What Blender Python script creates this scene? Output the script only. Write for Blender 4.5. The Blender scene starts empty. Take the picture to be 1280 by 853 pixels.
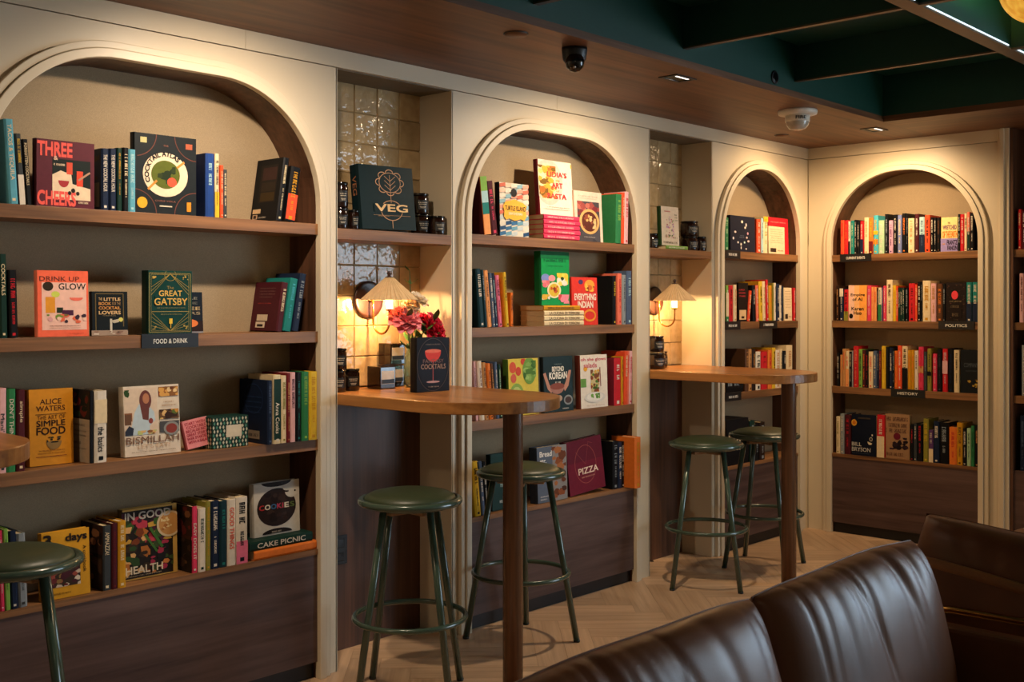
import bpy, math, random
from mathutils import Vector, Matrix
random.seed(7)
R = math.radians
sc = bpy.context.scene
col = sc.collection

# ------------------------------------------------------------------ camera
cam_d = bpy.data.cameras.new('camera'); cam = bpy.data.objects.new('camera', cam_d); col.objects.link(cam)
cam_d.sensor_width = 36.0
cam_d.lens = 39.094
cam_d.shift_y = -0.0363
cam.location = (-6.4915, -3.4389, 1.43)
cam.rotation_euler = (R(90), 0, -math.atan2(0.73351, 0.67968))
cam_d.dof.use_dof = True
cam_d.dof.focus_distance = 5.0
cam_d.dof.aperture_fstop = 10.0
sc.camera = cam

# ------------------------------------------------------------------ world, exposure
w = bpy.data.worlds.new('world'); sc.world = w; w.use_nodes = True
bg = w.node_tree.nodes['Background']; bg.inputs[0].default_value = (0.55, 0.72, 1.0, 1); bg.inputs[1].default_value = 0.25
sc.view_settings.view_transform = 'Standard'; sc.view_settings.look = 'None'
sc.view_settings.exposure = 0.1; sc.view_settings.gamma = 1.0
sc.view_settings.use_curve_mapping = False

# ------------------------------------------------------------------ room lights
WARM = (1.0, 0.74, 0.46)
def spot(name, loc, aim, energy, colr=WARM, size=110, blend=0.7, rad=0.03):
    d = bpy.data.lights.new(name, 'SPOT'); d.energy = energy; d.color = colr
    d.spot_size = R(size); d.spot_blend = blend; d.shadow_soft_size = rad
    o = bpy.data.objects.new(name, d); col.objects.link(o); o.location = loc
    o.rotation_euler = (Vector(aim) - Vector(loc)).to_track_quat('-Z', 'Y').to_euler()
    return o
DOWNLIGHTS = [(-6.33, -0.66), (-4.38, -0.66), (-2.425, -0.66), (-0.47, -0.66)]
def area(name, loc, aim, sx, sy, energy, colr):
    d = bpy.data.lights.new(name, 'AREA'); d.shape = 'RECTANGLE'; d.size = sx; d.size_y = sy; d.energy = energy; d.color = colr
    o = bpy.data.objects.new(name, d); col.objects.link(o); o.location = loc
    o.rotation_euler = (Vector(aim) - Vector(loc)).to_track_quat('-Z', 'Y').to_euler()
    return o
spot('downlight_lamp', (-6.33, -0.66, 2.40), (-6.33, 0.0, 1.0), 60, WARM, 150, 1.0)
spot('downlight_lamp', (-4.38, -0.66, 2.40), (-4.30, 0.0, 1.0), 74, (1.0, 0.78, 0.57), 150, 1.0)
spot('downlight_lamp', (-2.425, -0.66, 2.40), (-2.40, 0.0, 1.0), 71, (1.0, 0.75, 0.50), 150, 1.0)
spot('downlight_lamp', (-0.47, -0.66, 2.40), (0.0, -0.55, 1.2), 56, (1.0, 0.68, 0.38), 150, 1.0)
spot('downlight_lamp', (-0.63, -0.45, 2.40), (-0.60, 0.15, 1.1), 32, (1.0, 0.68, 0.38), 150, 1.0)
# daylight through the shop window further along the back wall
area('window_daylight', (-0.03, -4.3, 1.45), (-4.0, -3.4, 1.0), 2.4, 1.8, 92, (0.68, 0.85, 1.0))
# warm fill lights added above the seating, with no fixtures
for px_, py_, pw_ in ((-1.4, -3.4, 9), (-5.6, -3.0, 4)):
    d = bpy.data.lights.new('room_fill', 'POINT'); d.energy = pw_; d.color = (1.0, 0.78, 0.50); d.shadow_soft_size = 0.15
    o = bpy.data.objects.new('room_fill', d); col.objects.link(o); o.location = (px_, py_, 2.2)

# ------------------------------------------------------------------ colour helpers and materials
def lin(c):
    c = c / 255.0
    return c / 12.92 if c <= 0.04045 else ((c + 0.055) / 1.055) ** 2.4
def hx(s):
    return (lin(int(s[0:2], 16)), lin(int(s[2:4], 16)), lin(int(s[4:6], 16)), 1.0)
MATS = {}
def new_mat(name):
    m = bpy.data.materials.new(name); m.use_nodes = True; MATS[name] = m
    nt = m.node_tree
    return m, nt, nt.nodes['Principled BSDF']
def N(nt, t, **kw):
    n = nt.nodes.new(t)
    for k, v in kw.items():
        if k in n.inputs: n.inputs[k].default_value = v
        else: setattr(n, k, v)
    return n
def coords(nt, scale=(1, 1, 1), kind='Object', rot=(0, 0, 0)):
    tc = N(nt, 'ShaderNodeTexCoord'); mp = N(nt, 'ShaderNodeMapping')
    mp.inputs['Scale'].default_value = scale; mp.inputs['Rotation'].default_value = rot
    nt.links.new(tc.outputs[kind], mp.inputs['Vector'])
    return mp.outputs['Vector']
def ramp(nt, fac, stops):
    r = N(nt, 'ShaderNodeValToRGB'); e = r.color_ramp.elements
    e[0].position, e[0].color = stops[0]; e[1].position, e[1].color = stops[-1]
    for p, c in stops[1:-1]:
        k = e.new(p); k.color = c
    nt.links.new(fac, r.inputs[0]); return r.outputs[0]
def bump(nt, bs, height, strength, dist):
    b = N(nt, 'ShaderNodeBump'); b.inputs['Strength'].default_value = strength; b.inputs['Distance'].default_value = dist
    nt.links.new(height, b.inputs['Height']); nt.links.new(b.outputs[0], bs.inputs['Normal'])
def plain(name, c, rough=0.5, metal=0.0, spec=0.5, noise=0.08, nscale=30, bmp=0.0, coat=0.0):
    m, nt, bs = new_mat(name)
    bs.inputs['Roughness'].default_value = rough; bs.inputs['Metallic'].default_value = metal
    bs.inputs['Specular IOR Level'].default_value = spec; bs.inputs['Coat Weight'].default_value = coat
    n = N(nt, 'ShaderNodeTexNoise', Scale=nscale, Detail=3.0); nt.links.new(coords(nt), n.inputs['Vector'])
    c0 = tuple(x * (1 - noise) for x in c[:3]) + (1,); c1 = tuple(min(1, x * (1 + noise)) for x in c[:3]) + (1,)
    nt.links.new(ramp(nt, n.outputs['Fac'], [(0.3, c0), (0.7, c1)]), bs.inputs['Base Color'])
    if bmp: bump(nt, bs, n.outputs['Fac'], bmp, 0.002)
    return m
def wood(name, dark, light, axis, rough=0.45, fine=55, coarse=9, rnd=0.0, spec=0.4):
    """axis: 0/1/2 = the direction the grain runs in object space"""
    m, nt, bs = new_mat(name)
    s = [fine, fine, fine]; s[axis] = 1.6
    v = coords(nt, s)
    n1 = N(nt, 'ShaderNodeTexNoise', Scale=1.0, Detail=6.0, Roughness=0.65); nt.links.new(v, n1.inputs['Vector'])
    s2 = [coarse, coarse, coarse]; s2[axis] = 0.7
    v2 = coords(nt, s2)
    n2 = N(nt, 'ShaderNodeTexNoise', Scale=1.0, Detail=3.0, Distortion=1.4); nt.links.new(v2, n2.inputs['Vector'])
    mx = N(nt, 'ShaderNodeMath', operation='MULTIPLY_ADD'); mx.inputs[1].default_value = 0.45
    nt.links.new(n1.outputs['Fac'], mx.inputs[0])
    m2 = N(nt, 'ShaderNodeMath', operation='MULTIPLY'); m2.inputs[1].default_value = 0.55; nt.links.new(n2.outputs['Fac'], m2.inputs[0])
    nt.links.new(m2.outputs[0], mx.inputs[2])
    c = ramp(nt, mx.outputs[0], [(0.34, dark), (0.66, light)])
    if rnd:
        oi = N(nt, 'ShaderNodeObjectInfo'); hs = N(nt, 'ShaderNodeHueSaturation')
        ma = N(nt, 'ShaderNodeMath', operation='MULTIPLY_ADD'); ma.inputs[1].default_value = rnd; ma.inputs[2].default_value = 1 - rnd / 2
        nt.links.new(oi.outputs['Random'], ma.inputs[0]); nt.links.new(ma.outputs[0], hs.inputs['Value'])
        nt.links.new(c, hs.inputs['Color']); c = hs.outputs[0]
    nt.links.new(c, bs.inputs['Base Color'])
    bs.inputs['Roughness'].default_value = rough; bs.inputs['Specular IOR Level'].default_value = spec
    bump(nt, bs, n1.outputs['Fac'], 0.12, 0.001)
    return m
plain('cream', hx('d9cbb0'), 0.42, nscale=3, noise=0.03)
plain('seam', hx('6f6350'), 0.7)
wood('walnut_x', hx('4c301b'), hx('a07045'), 0)
wood('walnut_z', hx('3a2519'), hx('6e4a35'), 2)
wood('walnut_dark', hx('3b2926'), hx('675049'), 0, fine=40)
wood('soffit', hx('4e321e'), hx('7e5434'), 0, rough=0.5, fine=40)
wood('oak', hx('a88666'), hx('d8b794'), 0, rough=0.36, fine=40, rnd=0.34)
wood('table_wood', hx('7a4a22'), hx('b27a42'), 1, rough=0.3, fine=45)
wood('post_wood', hx('4a3020'), hx('7d563a'), 2, rough=0.27)
m, nt, bs = new_mat('linen')           # woven cloth on the shelf backs
v = coords(nt, (420, 420, 420))
nn = N(nt, 'ShaderNodeTexNoise', Scale=1.0, Detail=2.0); nt.links.new(v, nn.inputs['Vector'])
nt.links.new(ramp(nt, nn.outputs['Fac'], [(0.3, hx('968468')), (0.7, hx('ae997a'))]), bs.inputs['Base Color'])
bs.inputs['Roughness'].default_value = 0.9; bump(nt, bs, nn.outputs['Fac'], 0.3, 0.001)
m, nt, bs = new_mat('glazed_tile')     # uneven hand-made glaze
oi = N(nt, 'ShaderNodeObjectInfo'); v = coords(nt, (1, 1, 1))
ad = N(nt, 'ShaderNodeVectorMath', operation='ADD'); nt.links.new(v, ad.inputs[0]); 
sv = N(nt, 'ShaderNodeVectorMath', operation='SCALE'); sv.inputs['Scale'].default_value = 9.0
cb = N(nt, 'ShaderNodeCombineXYZ'); nt.links.new(oi.outputs['Random'], cb.inputs[0]); nt.links.new(oi.outputs['Random'], cb.inputs[2])
nt.links.new(cb.outputs[0], sv.inputs[0]); nt.links.new(sv.outputs[0], ad.inputs[1])
nn = N(nt, 'ShaderNodeTexNoise', Scale=22.0, Detail=2.5); nt.links.new(ad.outputs[0], nn.inputs['Vector'])
cc = ramp(nt, nn.outputs['Fac'], [(0.25, hx('a88f66')), (0.75, hx('c4a97e'))])
hs = N(nt, 'ShaderNodeHueSaturation'); ma = N(nt, 'ShaderNodeMath', operation='MULTIPLY_ADD'); ma.inputs[1].default_value = 0.3; ma.inputs[2].default_value = 0.82
nt.links.new(oi.outputs['Random'], ma.inputs[0]); nt.links.new(ma.outputs[0], hs.inputs['Value']); nt.links.new(cc, hs.inputs['Color'])
nt.links.new(hs.outputs[0], bs.inputs['Base Color']); bs.inputs['Roughness'].default_value = 0.1
bump(nt, bs, nn.outputs['Fac'], 0.65, 0.009)
plain('grout', hx('8f7b59'), 0.9)
plain('green_paint', hx('0b3d33'), 0.45, noise=0.04)
plain('rail_bronze', hx('6b5a48'), 0.4, metal=0.6)
plain('stool_green', hx('3c4f42'), 0.22, spec=0.6, coat=0.4, noise=0.03)
plain('stool_leather', hx('35402a'), 0.42, nscale=220, bmp=0.15)
plain('stool_teal', hx('3f574e'), 0.22, spec=0.6, coat=0.4, noise=0.03)
plain('ply', hx('a5815c'), 0.6)
plain('black', hx('0c0d0f'), 0.45)
plain('black_gloss', hx('0a0a0c'), 0.12, spec=0.6)
plain('amber_jar', hx('20100a'), 0.08, spec=0.7)
plain('paper_white', hx('cfc8bb'), 0.7)
plain('tan_leather', hx('8a5a34'), 0.4, nscale=200, bmp=0.1)
plain('brass', hx('b98a4a'), 0.25, metal=1.0)
plain('dark_bronze', hx('3a1f14'), 0.35)
plain('shade_cloth', hx('d8b98c'), 0.8)
plain('white_plastic', hx('d8d2c4'), 0.45)
plain('clear_dome', hx('b7afa0'), 0.1, spec=0.8)
plain('stem_green', hx('2c4a22'), 0.5)
plain('leaf_green', hx('3f6b2c'), 0.45, noise=0.3, nscale=60)
plain('petal_pink', hx('f78c98'), 0.55, noise=0.2, nscale=50)
plain('petal_red', hx('d8274c'), 0.55, noise=0.25, nscale=50)
plain('petal_cream', hx('f2e2c8'), 0.6, noise=0.1, nscale=50)
plain('pages', hx('cbb890'), 0.8, noise=0.12, nscale=400)
m, nt, bs = new_mat('print')           # book covers and printed colour, one colour per face
at = N(nt, 'ShaderNodeAttribute', attribute_name='Col')
nn = N(nt, 'ShaderNodeTexNoise', Scale=60.0, Detail=3.0); nt.links.new(coords(nt), nn.inputs['Vector'])
hs = N(nt, 'ShaderNodeHueSaturation'); nt.links.new(at.outputs['Color'], hs.inputs['Color'])
ma = N(nt, 'ShaderNodeMath', operation='MULTIPLY_ADD'); ma.inputs[1].default_value = 0.3; ma.inputs[2].default_value = 0.85
nt.links.new(nn.outputs['Fac'], ma.inputs[0]); nt.links.new(ma.outputs[0], hs.inputs['Value'])
nt.links.new(hs.outputs[0], bs.inputs['Base Color']); bs.inputs['Roughness'].default_value = 0.5; bs.inputs['Specular IOR Level'].default_value = 0.16
m, nt, bs = new_mat('leather')
v = coords(nt, (1, 1, 1))
n1 = N(nt, 'ShaderNodeTexNoise', Scale=4.0, Detail=5.0); nt.links.new(v, n1.inputs['Vector'])
n2 = N(nt, 'ShaderNodeTexVoronoi', Scale=260.0); nt.links.new(v, n2.inputs['Vector'])
nt.links.new(ramp(nt, n1.outputs['Fac'], [(0.3, hx('5c3620')), (0.7, hx('7c4c2e'))]), bs.inputs['Base Color'])
bs.inputs['Roughness'].default_value = 0.4; bs.inputs['Specular IOR Level'].default_value = 0.38
bump(nt, bs, n2.outputs['Distance'], 0.08, 0.001)
def emit(name, c, s):
    m, nt, bs = new_mat(name)
    bs.inputs['Base Color'].default_value = c; bs.inputs['Emission Color'].default_value = c; bs.inputs['Emission Strength'].default_value = s
    nn = N(nt, 'ShaderNodeTexNoise', Scale=12.0); nt.links.new(coords(nt), nn.inputs['Vector'])
    nt.links.new(nn.outputs['Fac'], bs.inputs['Roughness'])
emit('lamp_white', (1.0, 0.92, 0.82, 1), 1.6)
emit('led_cool', (0.75, 0.9, 1.0, 1), 1.0)
emit('bulb_warm', (1.0, 0.62, 0.24, 1), 9.0)
emit('pendant_yellow', (0.75, 0.36, 0.03, 1), 0.75)
nt = MATS['pendant_yellow'].node_tree; nn = N(nt, 'ShaderNodeTexNoise', Scale=45.0, Detail=5.0); nt.links.new(coords(nt, (1, 1, 0.3)), nn.inputs['Vector'])
nt.links.new(ramp(nt, nn.outputs['Fac'], [(0.3, (0.42, 0.17, 0.01, 1)), (0.7, (1.0, 0.52, 0.07, 1))]), nt.nodes['Principled BSDF'].inputs['Emission Color'])
m, nt, bs = new_mat('vase_glass'); bs.inputs['Base Color'].default_value = (0.6, 0.75, 0.6, 1); bs.inputs['Roughness'].default_value = 0.05
bs.inputs['Transmission Weight'].default_value = 0.9; nn = N(nt, 'ShaderNodeTexNoise', Scale=5.0); bump(nt, bs, nn.outputs['Fac'], 0.05, 0.001)
m, nt, bs = new_mat('window_pane'); bs.inputs['Base Color'].default_value = (0.8, 0.9, 1, 1); bs.inputs['Roughness'].default_value = 0.02
bs.inputs['Transmission Weight'].default_value = 1.0; bs.inputs['IOR'].default_value = 1.02
nn = N(nt, 'ShaderNodeTexNoise', Scale=2.0); bump(nt, bs, nn.outputs['Fac'], 0.01, 0.001)

# ------------------------------------------------------------------ mesh helpers
class MB:
    def __init__(s): s.v = []; s.f = []; s.c = []; s.sm = []
    def face(s, pts, colr=None, smooth=False):
        i = len(s.v); s.v += [tuple(p) for p in pts]; s.f.append(tuple(range(i, i + len(pts)))); s.c.append(colr); s.sm.append(smooth)
    def box(s, x0, y0, z0, x1, y1, z1, colr=None):
        i = len(s.v)
        s.v += [(x0, y0, z0), (x1, y0, z0), (x1, y1, z0), (x0, y1, z0), (x0, y0, z1), (x1, y0, z1), (x1, y1, z1), (x0, y1, z1)]
        for q in ((0, 3, 2, 1), (4, 5, 6, 7), (0, 1, 5, 4), (1, 2, 6, 5), (2, 3, 7, 6), (3, 0, 4, 7)):
            s.f.append(tuple(i + k for k in q)); s.c.append(colr); s.sm.append(False)
        return s
    def rings(s, rings, close_u=True, cap=True, colr=None, smooth=True, close_v=False):
        i = len(s.v); n = len(rings[0])
        for r in rings: s.v += [tuple(p) for p in r]
        m_ = len(rings)
        for a in range(m_ if close_v else m_ - 1):
            b_ = (a + 1) % m_
            for k in range(n if close_u else n - 1):
                l = (k + 1) % n
                s.f.append((i + a * n + k, i + a * n + l, i + b_ * n + l, i + b_ * n + k)); s.c.append(colr); s.sm.append(smooth)
        if cap and not close_v:
            s.f.append(tuple(i + k for k in reversed(range(n)))); s.c.append(colr); s.sm.append(False)
            s.f.append(tuple(i + (m_ - 1) * n + k for k in range(n))); s.c.append(colr); s.sm.append(False)
        return s
    def lathe(s, prof, n=24, centre=(0, 0, 0), cap=False, smooth=True, colr=None, ripple=None):
        rr = []
        for j, (r, z) in enumerate(prof):
            rr.append([(centre[0] + (r + (ripple(j, 2 * math.pi * k / n) if ripple else 0)) * math.cos(2 * math.pi * k / n),
                        centre[1] + (r + (ripple(j, 2 * math.pi * k / n) if ripple else 0)) * math.sin(2 * math.pi * k / n), centre[2] + z) for k in range(n)])
        return s.rings(rr, True, cap, colr, smooth)
    def tube(s, path, rad, n=10, closed=False, colr=None):
        P = [Vector(p) for p in path]; m_ = len(P); rr = []; up = None
        for i in range(m_):
            if closed: t = (P[(i + 1) % m_] - P[i - 1]).normalized()
            else: t = (P[min(i + 1, m_ - 1)] - P[max(i - 1, 0)]).normalized()
            if up is None:
                up = Vector((0, 0, 1)) if abs(t.z) < 0.9 else Vector((1, 0, 0))
            a = t.cross(up).normalized(); b = a.cross(t).normalized(); up = b
            rd = rad[i] if isinstance(rad, (list, tuple)) else rad
            rr.append([P[i] + rd * (math.cos(2 * math.pi * k / n) * a + math.sin(2 * math.pi * k / n) * b) for k in range(n)])
        return s.rings(rr, True, not closed, colr, True, closed)
    def prism(s, poly, z0, z1, colr=None, smooth=False, f=lambda x, y, z: (x, y, z)):
        n = len(poly); i = len(s.v)
        s.v += [f(x, y, z0) for x, y in poly] + [f(x, y, z1) for x, y in poly]
        s.f += [tuple(i + k for k in reversed(range(n))), tuple(i + n + k for k in range(n))]; s.c += [colr, colr]; s.sm += [False, False]
        for k in range(n):
            l = (k + 1) % n
            s.f.append((i + k, i + l, i + n + l, i + n + k)); s.c.append(colr); s.sm.append(smooth)
        return s
    def mesh(s, name, mat):
        me = bpy.data.meshes.new(name); me.from_pydata(s.v, [], s.f); me.materials.append(MATS[mat])
        if any(s.sm): me.polygons.foreach_set('use_smooth', s.sm)
        if any(c is not None for c in s.c):
            at = me.color_attributes.new('Col', 'FLOAT_COLOR', 'CORNER')
            data = []
            for f, c in zip(s.f, s.c):
                data += list(c or (0.5, 0.5, 0.5, 1)) * len(f)
            at.data.foreach_set('color', data)
        me.update()
        return me
    def build(s, name, mat, parent=None, loc=None, rot=None, bev=0.0, fix=True):
        me = s.mesh(name, mat)
        o = bpy.data.objects.new(name, me); col.objects.link(o)
        if fix:
            import bmesh
            b = bmesh.new(); b.from_mesh(me); bmesh.ops.remove_doubles(b, verts=b.verts, dist=1e-5) if fix == 2 else None
            bmesh.ops.recalc_face_normals(b, faces=b.faces); b.to_mesh(me); b.free()
        if parent: o.parent = parent
        if loc: o.location = loc
        if rot: o.rotation_euler = rot
        if bev:
            md = o.modifiers.new('bevel', 'BEVEL'); md.width = bev; md.segments = 2; md.limit_method = 'ANGLE'
        return o
def empty(name, loc=(0, 0, 0), rot=(0, 0, 0), parent=None):
    o = bpy.data.objects.new(name, None); col.objects.link(o); o.location = loc; o.rotation_euler = rot; o.empty_display_size = 0.05
    if parent: o.parent = parent
    return o
def tag(o, label, cat, group=None):
    o['label'] = label; o['category'] = cat
    if group: o['group'] = group
    return o
def struct(o): o['kind'] = 'structure'; return o
def link_copy(src, parent, loc=None, rot=None, name=None):
    o = src.copy(); col.objects.link(o); o.parent = parent
    if name: o.name = name
    if loc is not None: o.location = loc
    if rot is not None: o.rotation_euler = rot
    return o
# lettering: the built-in font, turned into meshes and fitted to a box
_txt = {}
def glyphs(s, bold):
    k = (s, bold)
    if k in _txt: return _txt[k]
    c = bpy.data.curves.new('lettering', 'FONT'); c.body = s; c.size = 1.0; c.resolution_u = 3
    o = bpy.data.objects.new('lettering', c); col.objects.link(o)
    dg = bpy.context.evaluated_depsgraph_get()
    me = bpy.data.meshes.new_from_object(o.evaluated_get(dg))
    vs = [v.co.copy() for v in me.vertices]; fs = [tuple(p.vertices) for p in me.polygons]
    bpy.data.objects.remove(o); bpy.data.curves.remove(c); bpy.data.meshes.remove(me)
    if bold > 0.003:           # heavier strokes: the outline laid down four times, a hair apart
        n0 = len(vs); base, bf = list(vs), list(fs); vs, fs = [], []
        for k, (dx, dy) in enumerate(((-bold, -bold), (bold, -bold), (bold, bold), (-bold, bold))):
            vs += [v + Vector((dx, dy, 0.00007 * k)) for v in base]; fs += [tuple(i + k * n0 for i in f) for f in bf]
    x0 = min(v.x for v in vs); x1 = max(v.x for v in vs); y0 = min(v.y for v in vs); y1 = max(v.y for v in vs)
    vs = [((v.x - x0) / (x1 - x0), (v.y - y0) / (y1 - y0), v.z) for v in vs]
    _txt[k] = (vs, fs); return _txt[k]
def letter(mb, s, box, put, colr, bold=0.012, fn=None):
    """box = (x0,y0,x1,y1) in the flat frame; put maps the flat frame into 3D"""
    vs, fs = glyphs(s, bold); i = len(mb.v); x0, y0, x1, y1 = box
    o_, ex, ey = Vector(put(0, 0)), Vector(put(0.01, 0)), Vector(put(0, 0.01)); nrm = (ex - o_).cross(ey - o_).normalized()
    for a, b, k in vs: mb.v.append(tuple(Vector(put(x0 + a * (x1 - x0), y0 + b * (y1 - y0))) + nrm * k))
    for f in fs: mb.f.append(tuple(i + k for k in f)); mb.c.append(colr); mb.sm.append(False)

# ------------------------------------------------------------------ metres that recur
CEIL = 2.42; FRZ = 2.348; ARCH_TOP = 2.232; RAD = 0.43; BACK = 0.165
SHELF_Z = (1.735, 1.325, 0.915, 0.495)
NICHES = [(-5.83, -5.21), (-3.783, -3.16), (-1.718, -1.119)]
BAYS = {  # panel from, to, opening from, to
    1: (-5.21, -3.783, -5.125, -3.885), 2: (-3.16, -1.718, -3.069, -1.872), 3: (-1.119, 0.0, -1.035, -0.158)}
BACKBAY = (0.0, 1.175, 0.172, 1.075)          # along the back wall, from the corner
def arch(x0, x1, top, rad, n=14, z0=0.0):
    pts = [(x0, z0)]
    for k in range(n + 1):
        a = math.pi - k * math.pi / 2 / n; pts.append((x0 + rad + rad * math.cos(a), top - rad + rad * math.sin(a)))
    for k in range(n + 1):
        a = math.pi / 2 - k * math.pi / 2 / n; pts.append((x1 - rad + rad * math.cos(a), top - rad + rad * math.sin(a)))
    pts.append((x1, z0)); return pts

# ------------------------------------------------------------------ floor: base slab and herringbone planks
floor = struct(MB().box(-9.2, -6.3, -0.12, 0.4, 0.4, -0.012).build('floor', 'oak'))
PL, PWD = 0.625, 0.125
pm = MB().box(0.0004, 0.0004, -0.012, PL - 0.0004, PWD - 0.0004, 0.0).mesh('plank', 'oak')
c45 = math.cos(R(45)); cnt = 0; rest = MB()
def plank(ox, oy, ang):
    global cnt
    cx = ox + (PL / 2) * math.cos(ang) - (PWD / 2) * math.sin(ang); cy = oy + (PL / 2) * math.sin(ang) + (PWD / 2) * math.cos(ang)
    near = -4.35 < cx < 0.2 and -1.55 < cy < 0.35
    if near and cnt < 290:
        o = bpy.data.objects.new('plank', pm); col.objects.link(o); o.parent = floor; o.location = (ox, oy, 0); o.rotation_euler = (0, 0, ang); cnt += 1
    elif -8 < cx < 0.3 and -5.8 < cy < 0.35:
        q = []
        for a, b in ((0.001, 0.001), (PL - 0.001, 0.001), (PL - 0.001, PWD - 0.001), (0.001, PWD - 0.001)):
            q.append((ox + a * math.cos(ang) - b * math.sin(ang), oy + a * math.sin(ang) + b * math.cos(ang), 0.0))
        rest.face(q)
# herringbone laid at 45 degrees to the walls; one zigzag column repeats every PL*sqrt2
def uv(u, v): return (-4.0 + (u - v) * c45, -0.8 + (u + v) * c45)
for i in range(-60, 60):
    for j in range(-12, 12):
        u = i * PWD + j * PL; v = i * PWD - j * PL
        x, y = uv(u, v)
        if -9.5 < x < 1.5 and -7 < y < 1.5:
            plank(x, y, R(45))
            x2, y2 = uv(u, v + PWD)
            x3, y3 = uv(u + PWD, v + PWD)
            plank(x3, y3, R(135))
ro = rest.build('plank_field', 'oak', floor, fix=False); ro['kind'] = 'stuff'

# ------------------------------------------------------------------ walls
def wall_panel(parent, p0, p1, o0, o1, place, tw=0.055):
    a = arch(o0 - tw, o1 + tw, ARCH_TOP + tw, RAD + tw)
    b = []
    for (x, z) in a:
        b.append(None)
    n = len(a); half = n // 2
    # matching points on the rectangle: left side, top, right side
    for k, (x, z) in enumerate(a):
        if k == 0: b[k] = (p0, 0)
        elif k == n - 1: b[k] = (p1, 0)
        else:
            t = (k - 1) / (n - 3)
            if t < 0.25: b[k] = (p0, ARCH_TOP + tw - RAD - tw + (FRZ - ARCH_TOP + RAD) * t / 0.25)
            elif t <= 0.75: b[k] = (p0 + (p1 - p0) * (t - 0.25) / 0.5, FRZ)
            else: b[k] = (p1, FRZ - (FRZ - ARCH_TOP + RAD) * (t - 0.75) / 0.25)
    m = MB()
    for k in range(n - 1):
        f0 = [(a[k][0], 0, a[k][1]), (a[k + 1][0], 0, a[k + 1][1]), (b[k + 1][0], 0, b[k + 1][1]), (b[k][0], 0, b[k][1])]
        m.face(f0); m.face([(x, 0.02, z) for x, y, z in f0])
        for cx in (p0, p1):       # the square corners beside the arch
            if (b[k][0] == cx) != (b[k + 1][0] == cx) and min(b[k][1], b[k + 1][1]) < FRZ:
                m.face([(b[k][0], 0, b[k][1]), (cx, 0, FRZ), (b[k + 1][0], 0, b[k + 1][1])])
    m.box(p0, 0.0, 0.0, p0 + 0.004, 0.21, FRZ); m.box(p1 - 0.004, 0.0, 0.0, p1, 0.21, FRZ)
    return m.build('panel', 'cream', parent, *place)
wl = struct(empty('wall_left'))
MB().box(-9.0, 0.225, 0.0, 0.3, 0.33, 3.0).build('masonry', 'cream', wl)
for b, (p0, p1, o0, o1) in BAYS.items(): wall_panel(wl, p0, p1, o0, o1, ((0, 0, 0), (0, 0, 0)))
# frieze boards with a butt joint at each bay, above a thin shadow joint
fx = [-9.0, -5.4, -4.2, -2.47, -0.0]
for k in range(4):
    MB().box(fx[k] + 0.0008, -0.004, FRZ + 0.003, fx[k + 1] - 0.0008, 0.21, CEIL).build('frieze_board', 'cream', wl)
MB().box(-9.0, 0.012, FRZ - 0.002, 0.0, 0.2, FRZ + 0.004).build('shadow_joint', 'seam', wl)
MB().box(-9.0, 0.0, 0.0, NICHES[0][0], 0.21, FRZ).build('panel', 'cream', wl)
tile_me = None
for ni, (n0, n1) in enumerate(NICHES):
    nb = MB().box(n0, 0.205, 1.04, n1, 0.222, FRZ).build('niche_back', 'grout', wl)
    TS = 0.1275
    if tile_me is None:
        t = MB(); e = 0.0035; q = TS - 0.0018
        for (pts) in ([(0, 0), (q, 0), (q, q), (0, q)],):
            base = [(x, 0.0, z) for x, z in pts]
            inn = [(e, -0.005, e), (q - e, -0.005, e), (q - e, -0.005, q - e), (e, -0.005, q - e)]
            t.face(inn)
            for k in range(4): t.face([base[k], base[(k + 1) % 4], inn[(k + 1) % 4], inn[k]])
        tile_me = t.mesh('tile', 'glazed_tile')
    ncol = int(round((n1 - n0) / TS)); dx = (n1 - n0) / ncol
    for r_ in range(11):
        for c_ in range(ncol):
            z = 1.083 + r_ * TS
            if z > FRZ - 0.02: continue
            o = bpy.data.objects.new('tile', tile_me); col.objects.link(o); o.parent = nb
            o.location = (n0 + c_ * dx + 0.0015, 0.205, z); o.scale = (dx / TS, 1, 1)
            o.rotation_euler = (R(random.uniform(-1.0, 1.0)), 0, R(random.uniform(-1.0, 1.0)))
    MB().box(n0, 0.2, 0.0, n1, 0.222, 1.04).build('niche_panel', 'walnut_z', wl)
    MB().box(n0, 0.0, 0.0, n0 + 0.003, 0.21, FRZ).build('niche_side', 'cream', wl)
    MB().box(n1 - 0.003, 0.0, 0.0, n1, 0.21, FRZ).build('niche_side', 'cream', wl)
# back wall
wb = struct(empty('wall_back'))
ROTB = (0, 0, R(-90))
MB().box(-0.3, 0.225, 0.0, 3.05, 0.33, 3.0).build('masonry', 'cream', wb, (0, 0, 0), ROTB)
wall_panel(wb, *BACKBAY, ((0, 0, 0), ROTB))
MB().box(0.0, -0.004, FRZ + 0.003, 1.175, 0.21, CEIL).build('frieze_board', 'cream', wb, (0, 0, 0), ROTB)
MB().box(0.0, 0.012, FRZ - 0.002, 1.175, 0.2, FRZ + 0.004).build('shadow_joint', 'seam', wb, (0, 0, 0), ROTB)
# fluted pilaster that ends the back wall
for a0, a1, pr in ((1.175, 1.195, 0.010), (1.195, 1.218, 0.028), (1.218, 1.243, 0.016)):
    MB().box(a0, -pr, 0.0, a1, 0.21, CEIL).build('pilaster_strip', 'cream', wb, (0, 0, 0), ROTB, bev=0.003)
for q in ((2.5, 0.0, 3.05, CEIL), (5.55, 0.0, 6.2, CEIL), (3.05, 0.0, 5.55, 0.5), (3.05, 2.38, 5.55, CEIL)):
    MB().box(q[0], -0.004, q[1], q[2], 0.21, q[3]).build('panel', 'cream', wb, (0, 0, 0), ROTB)
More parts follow.
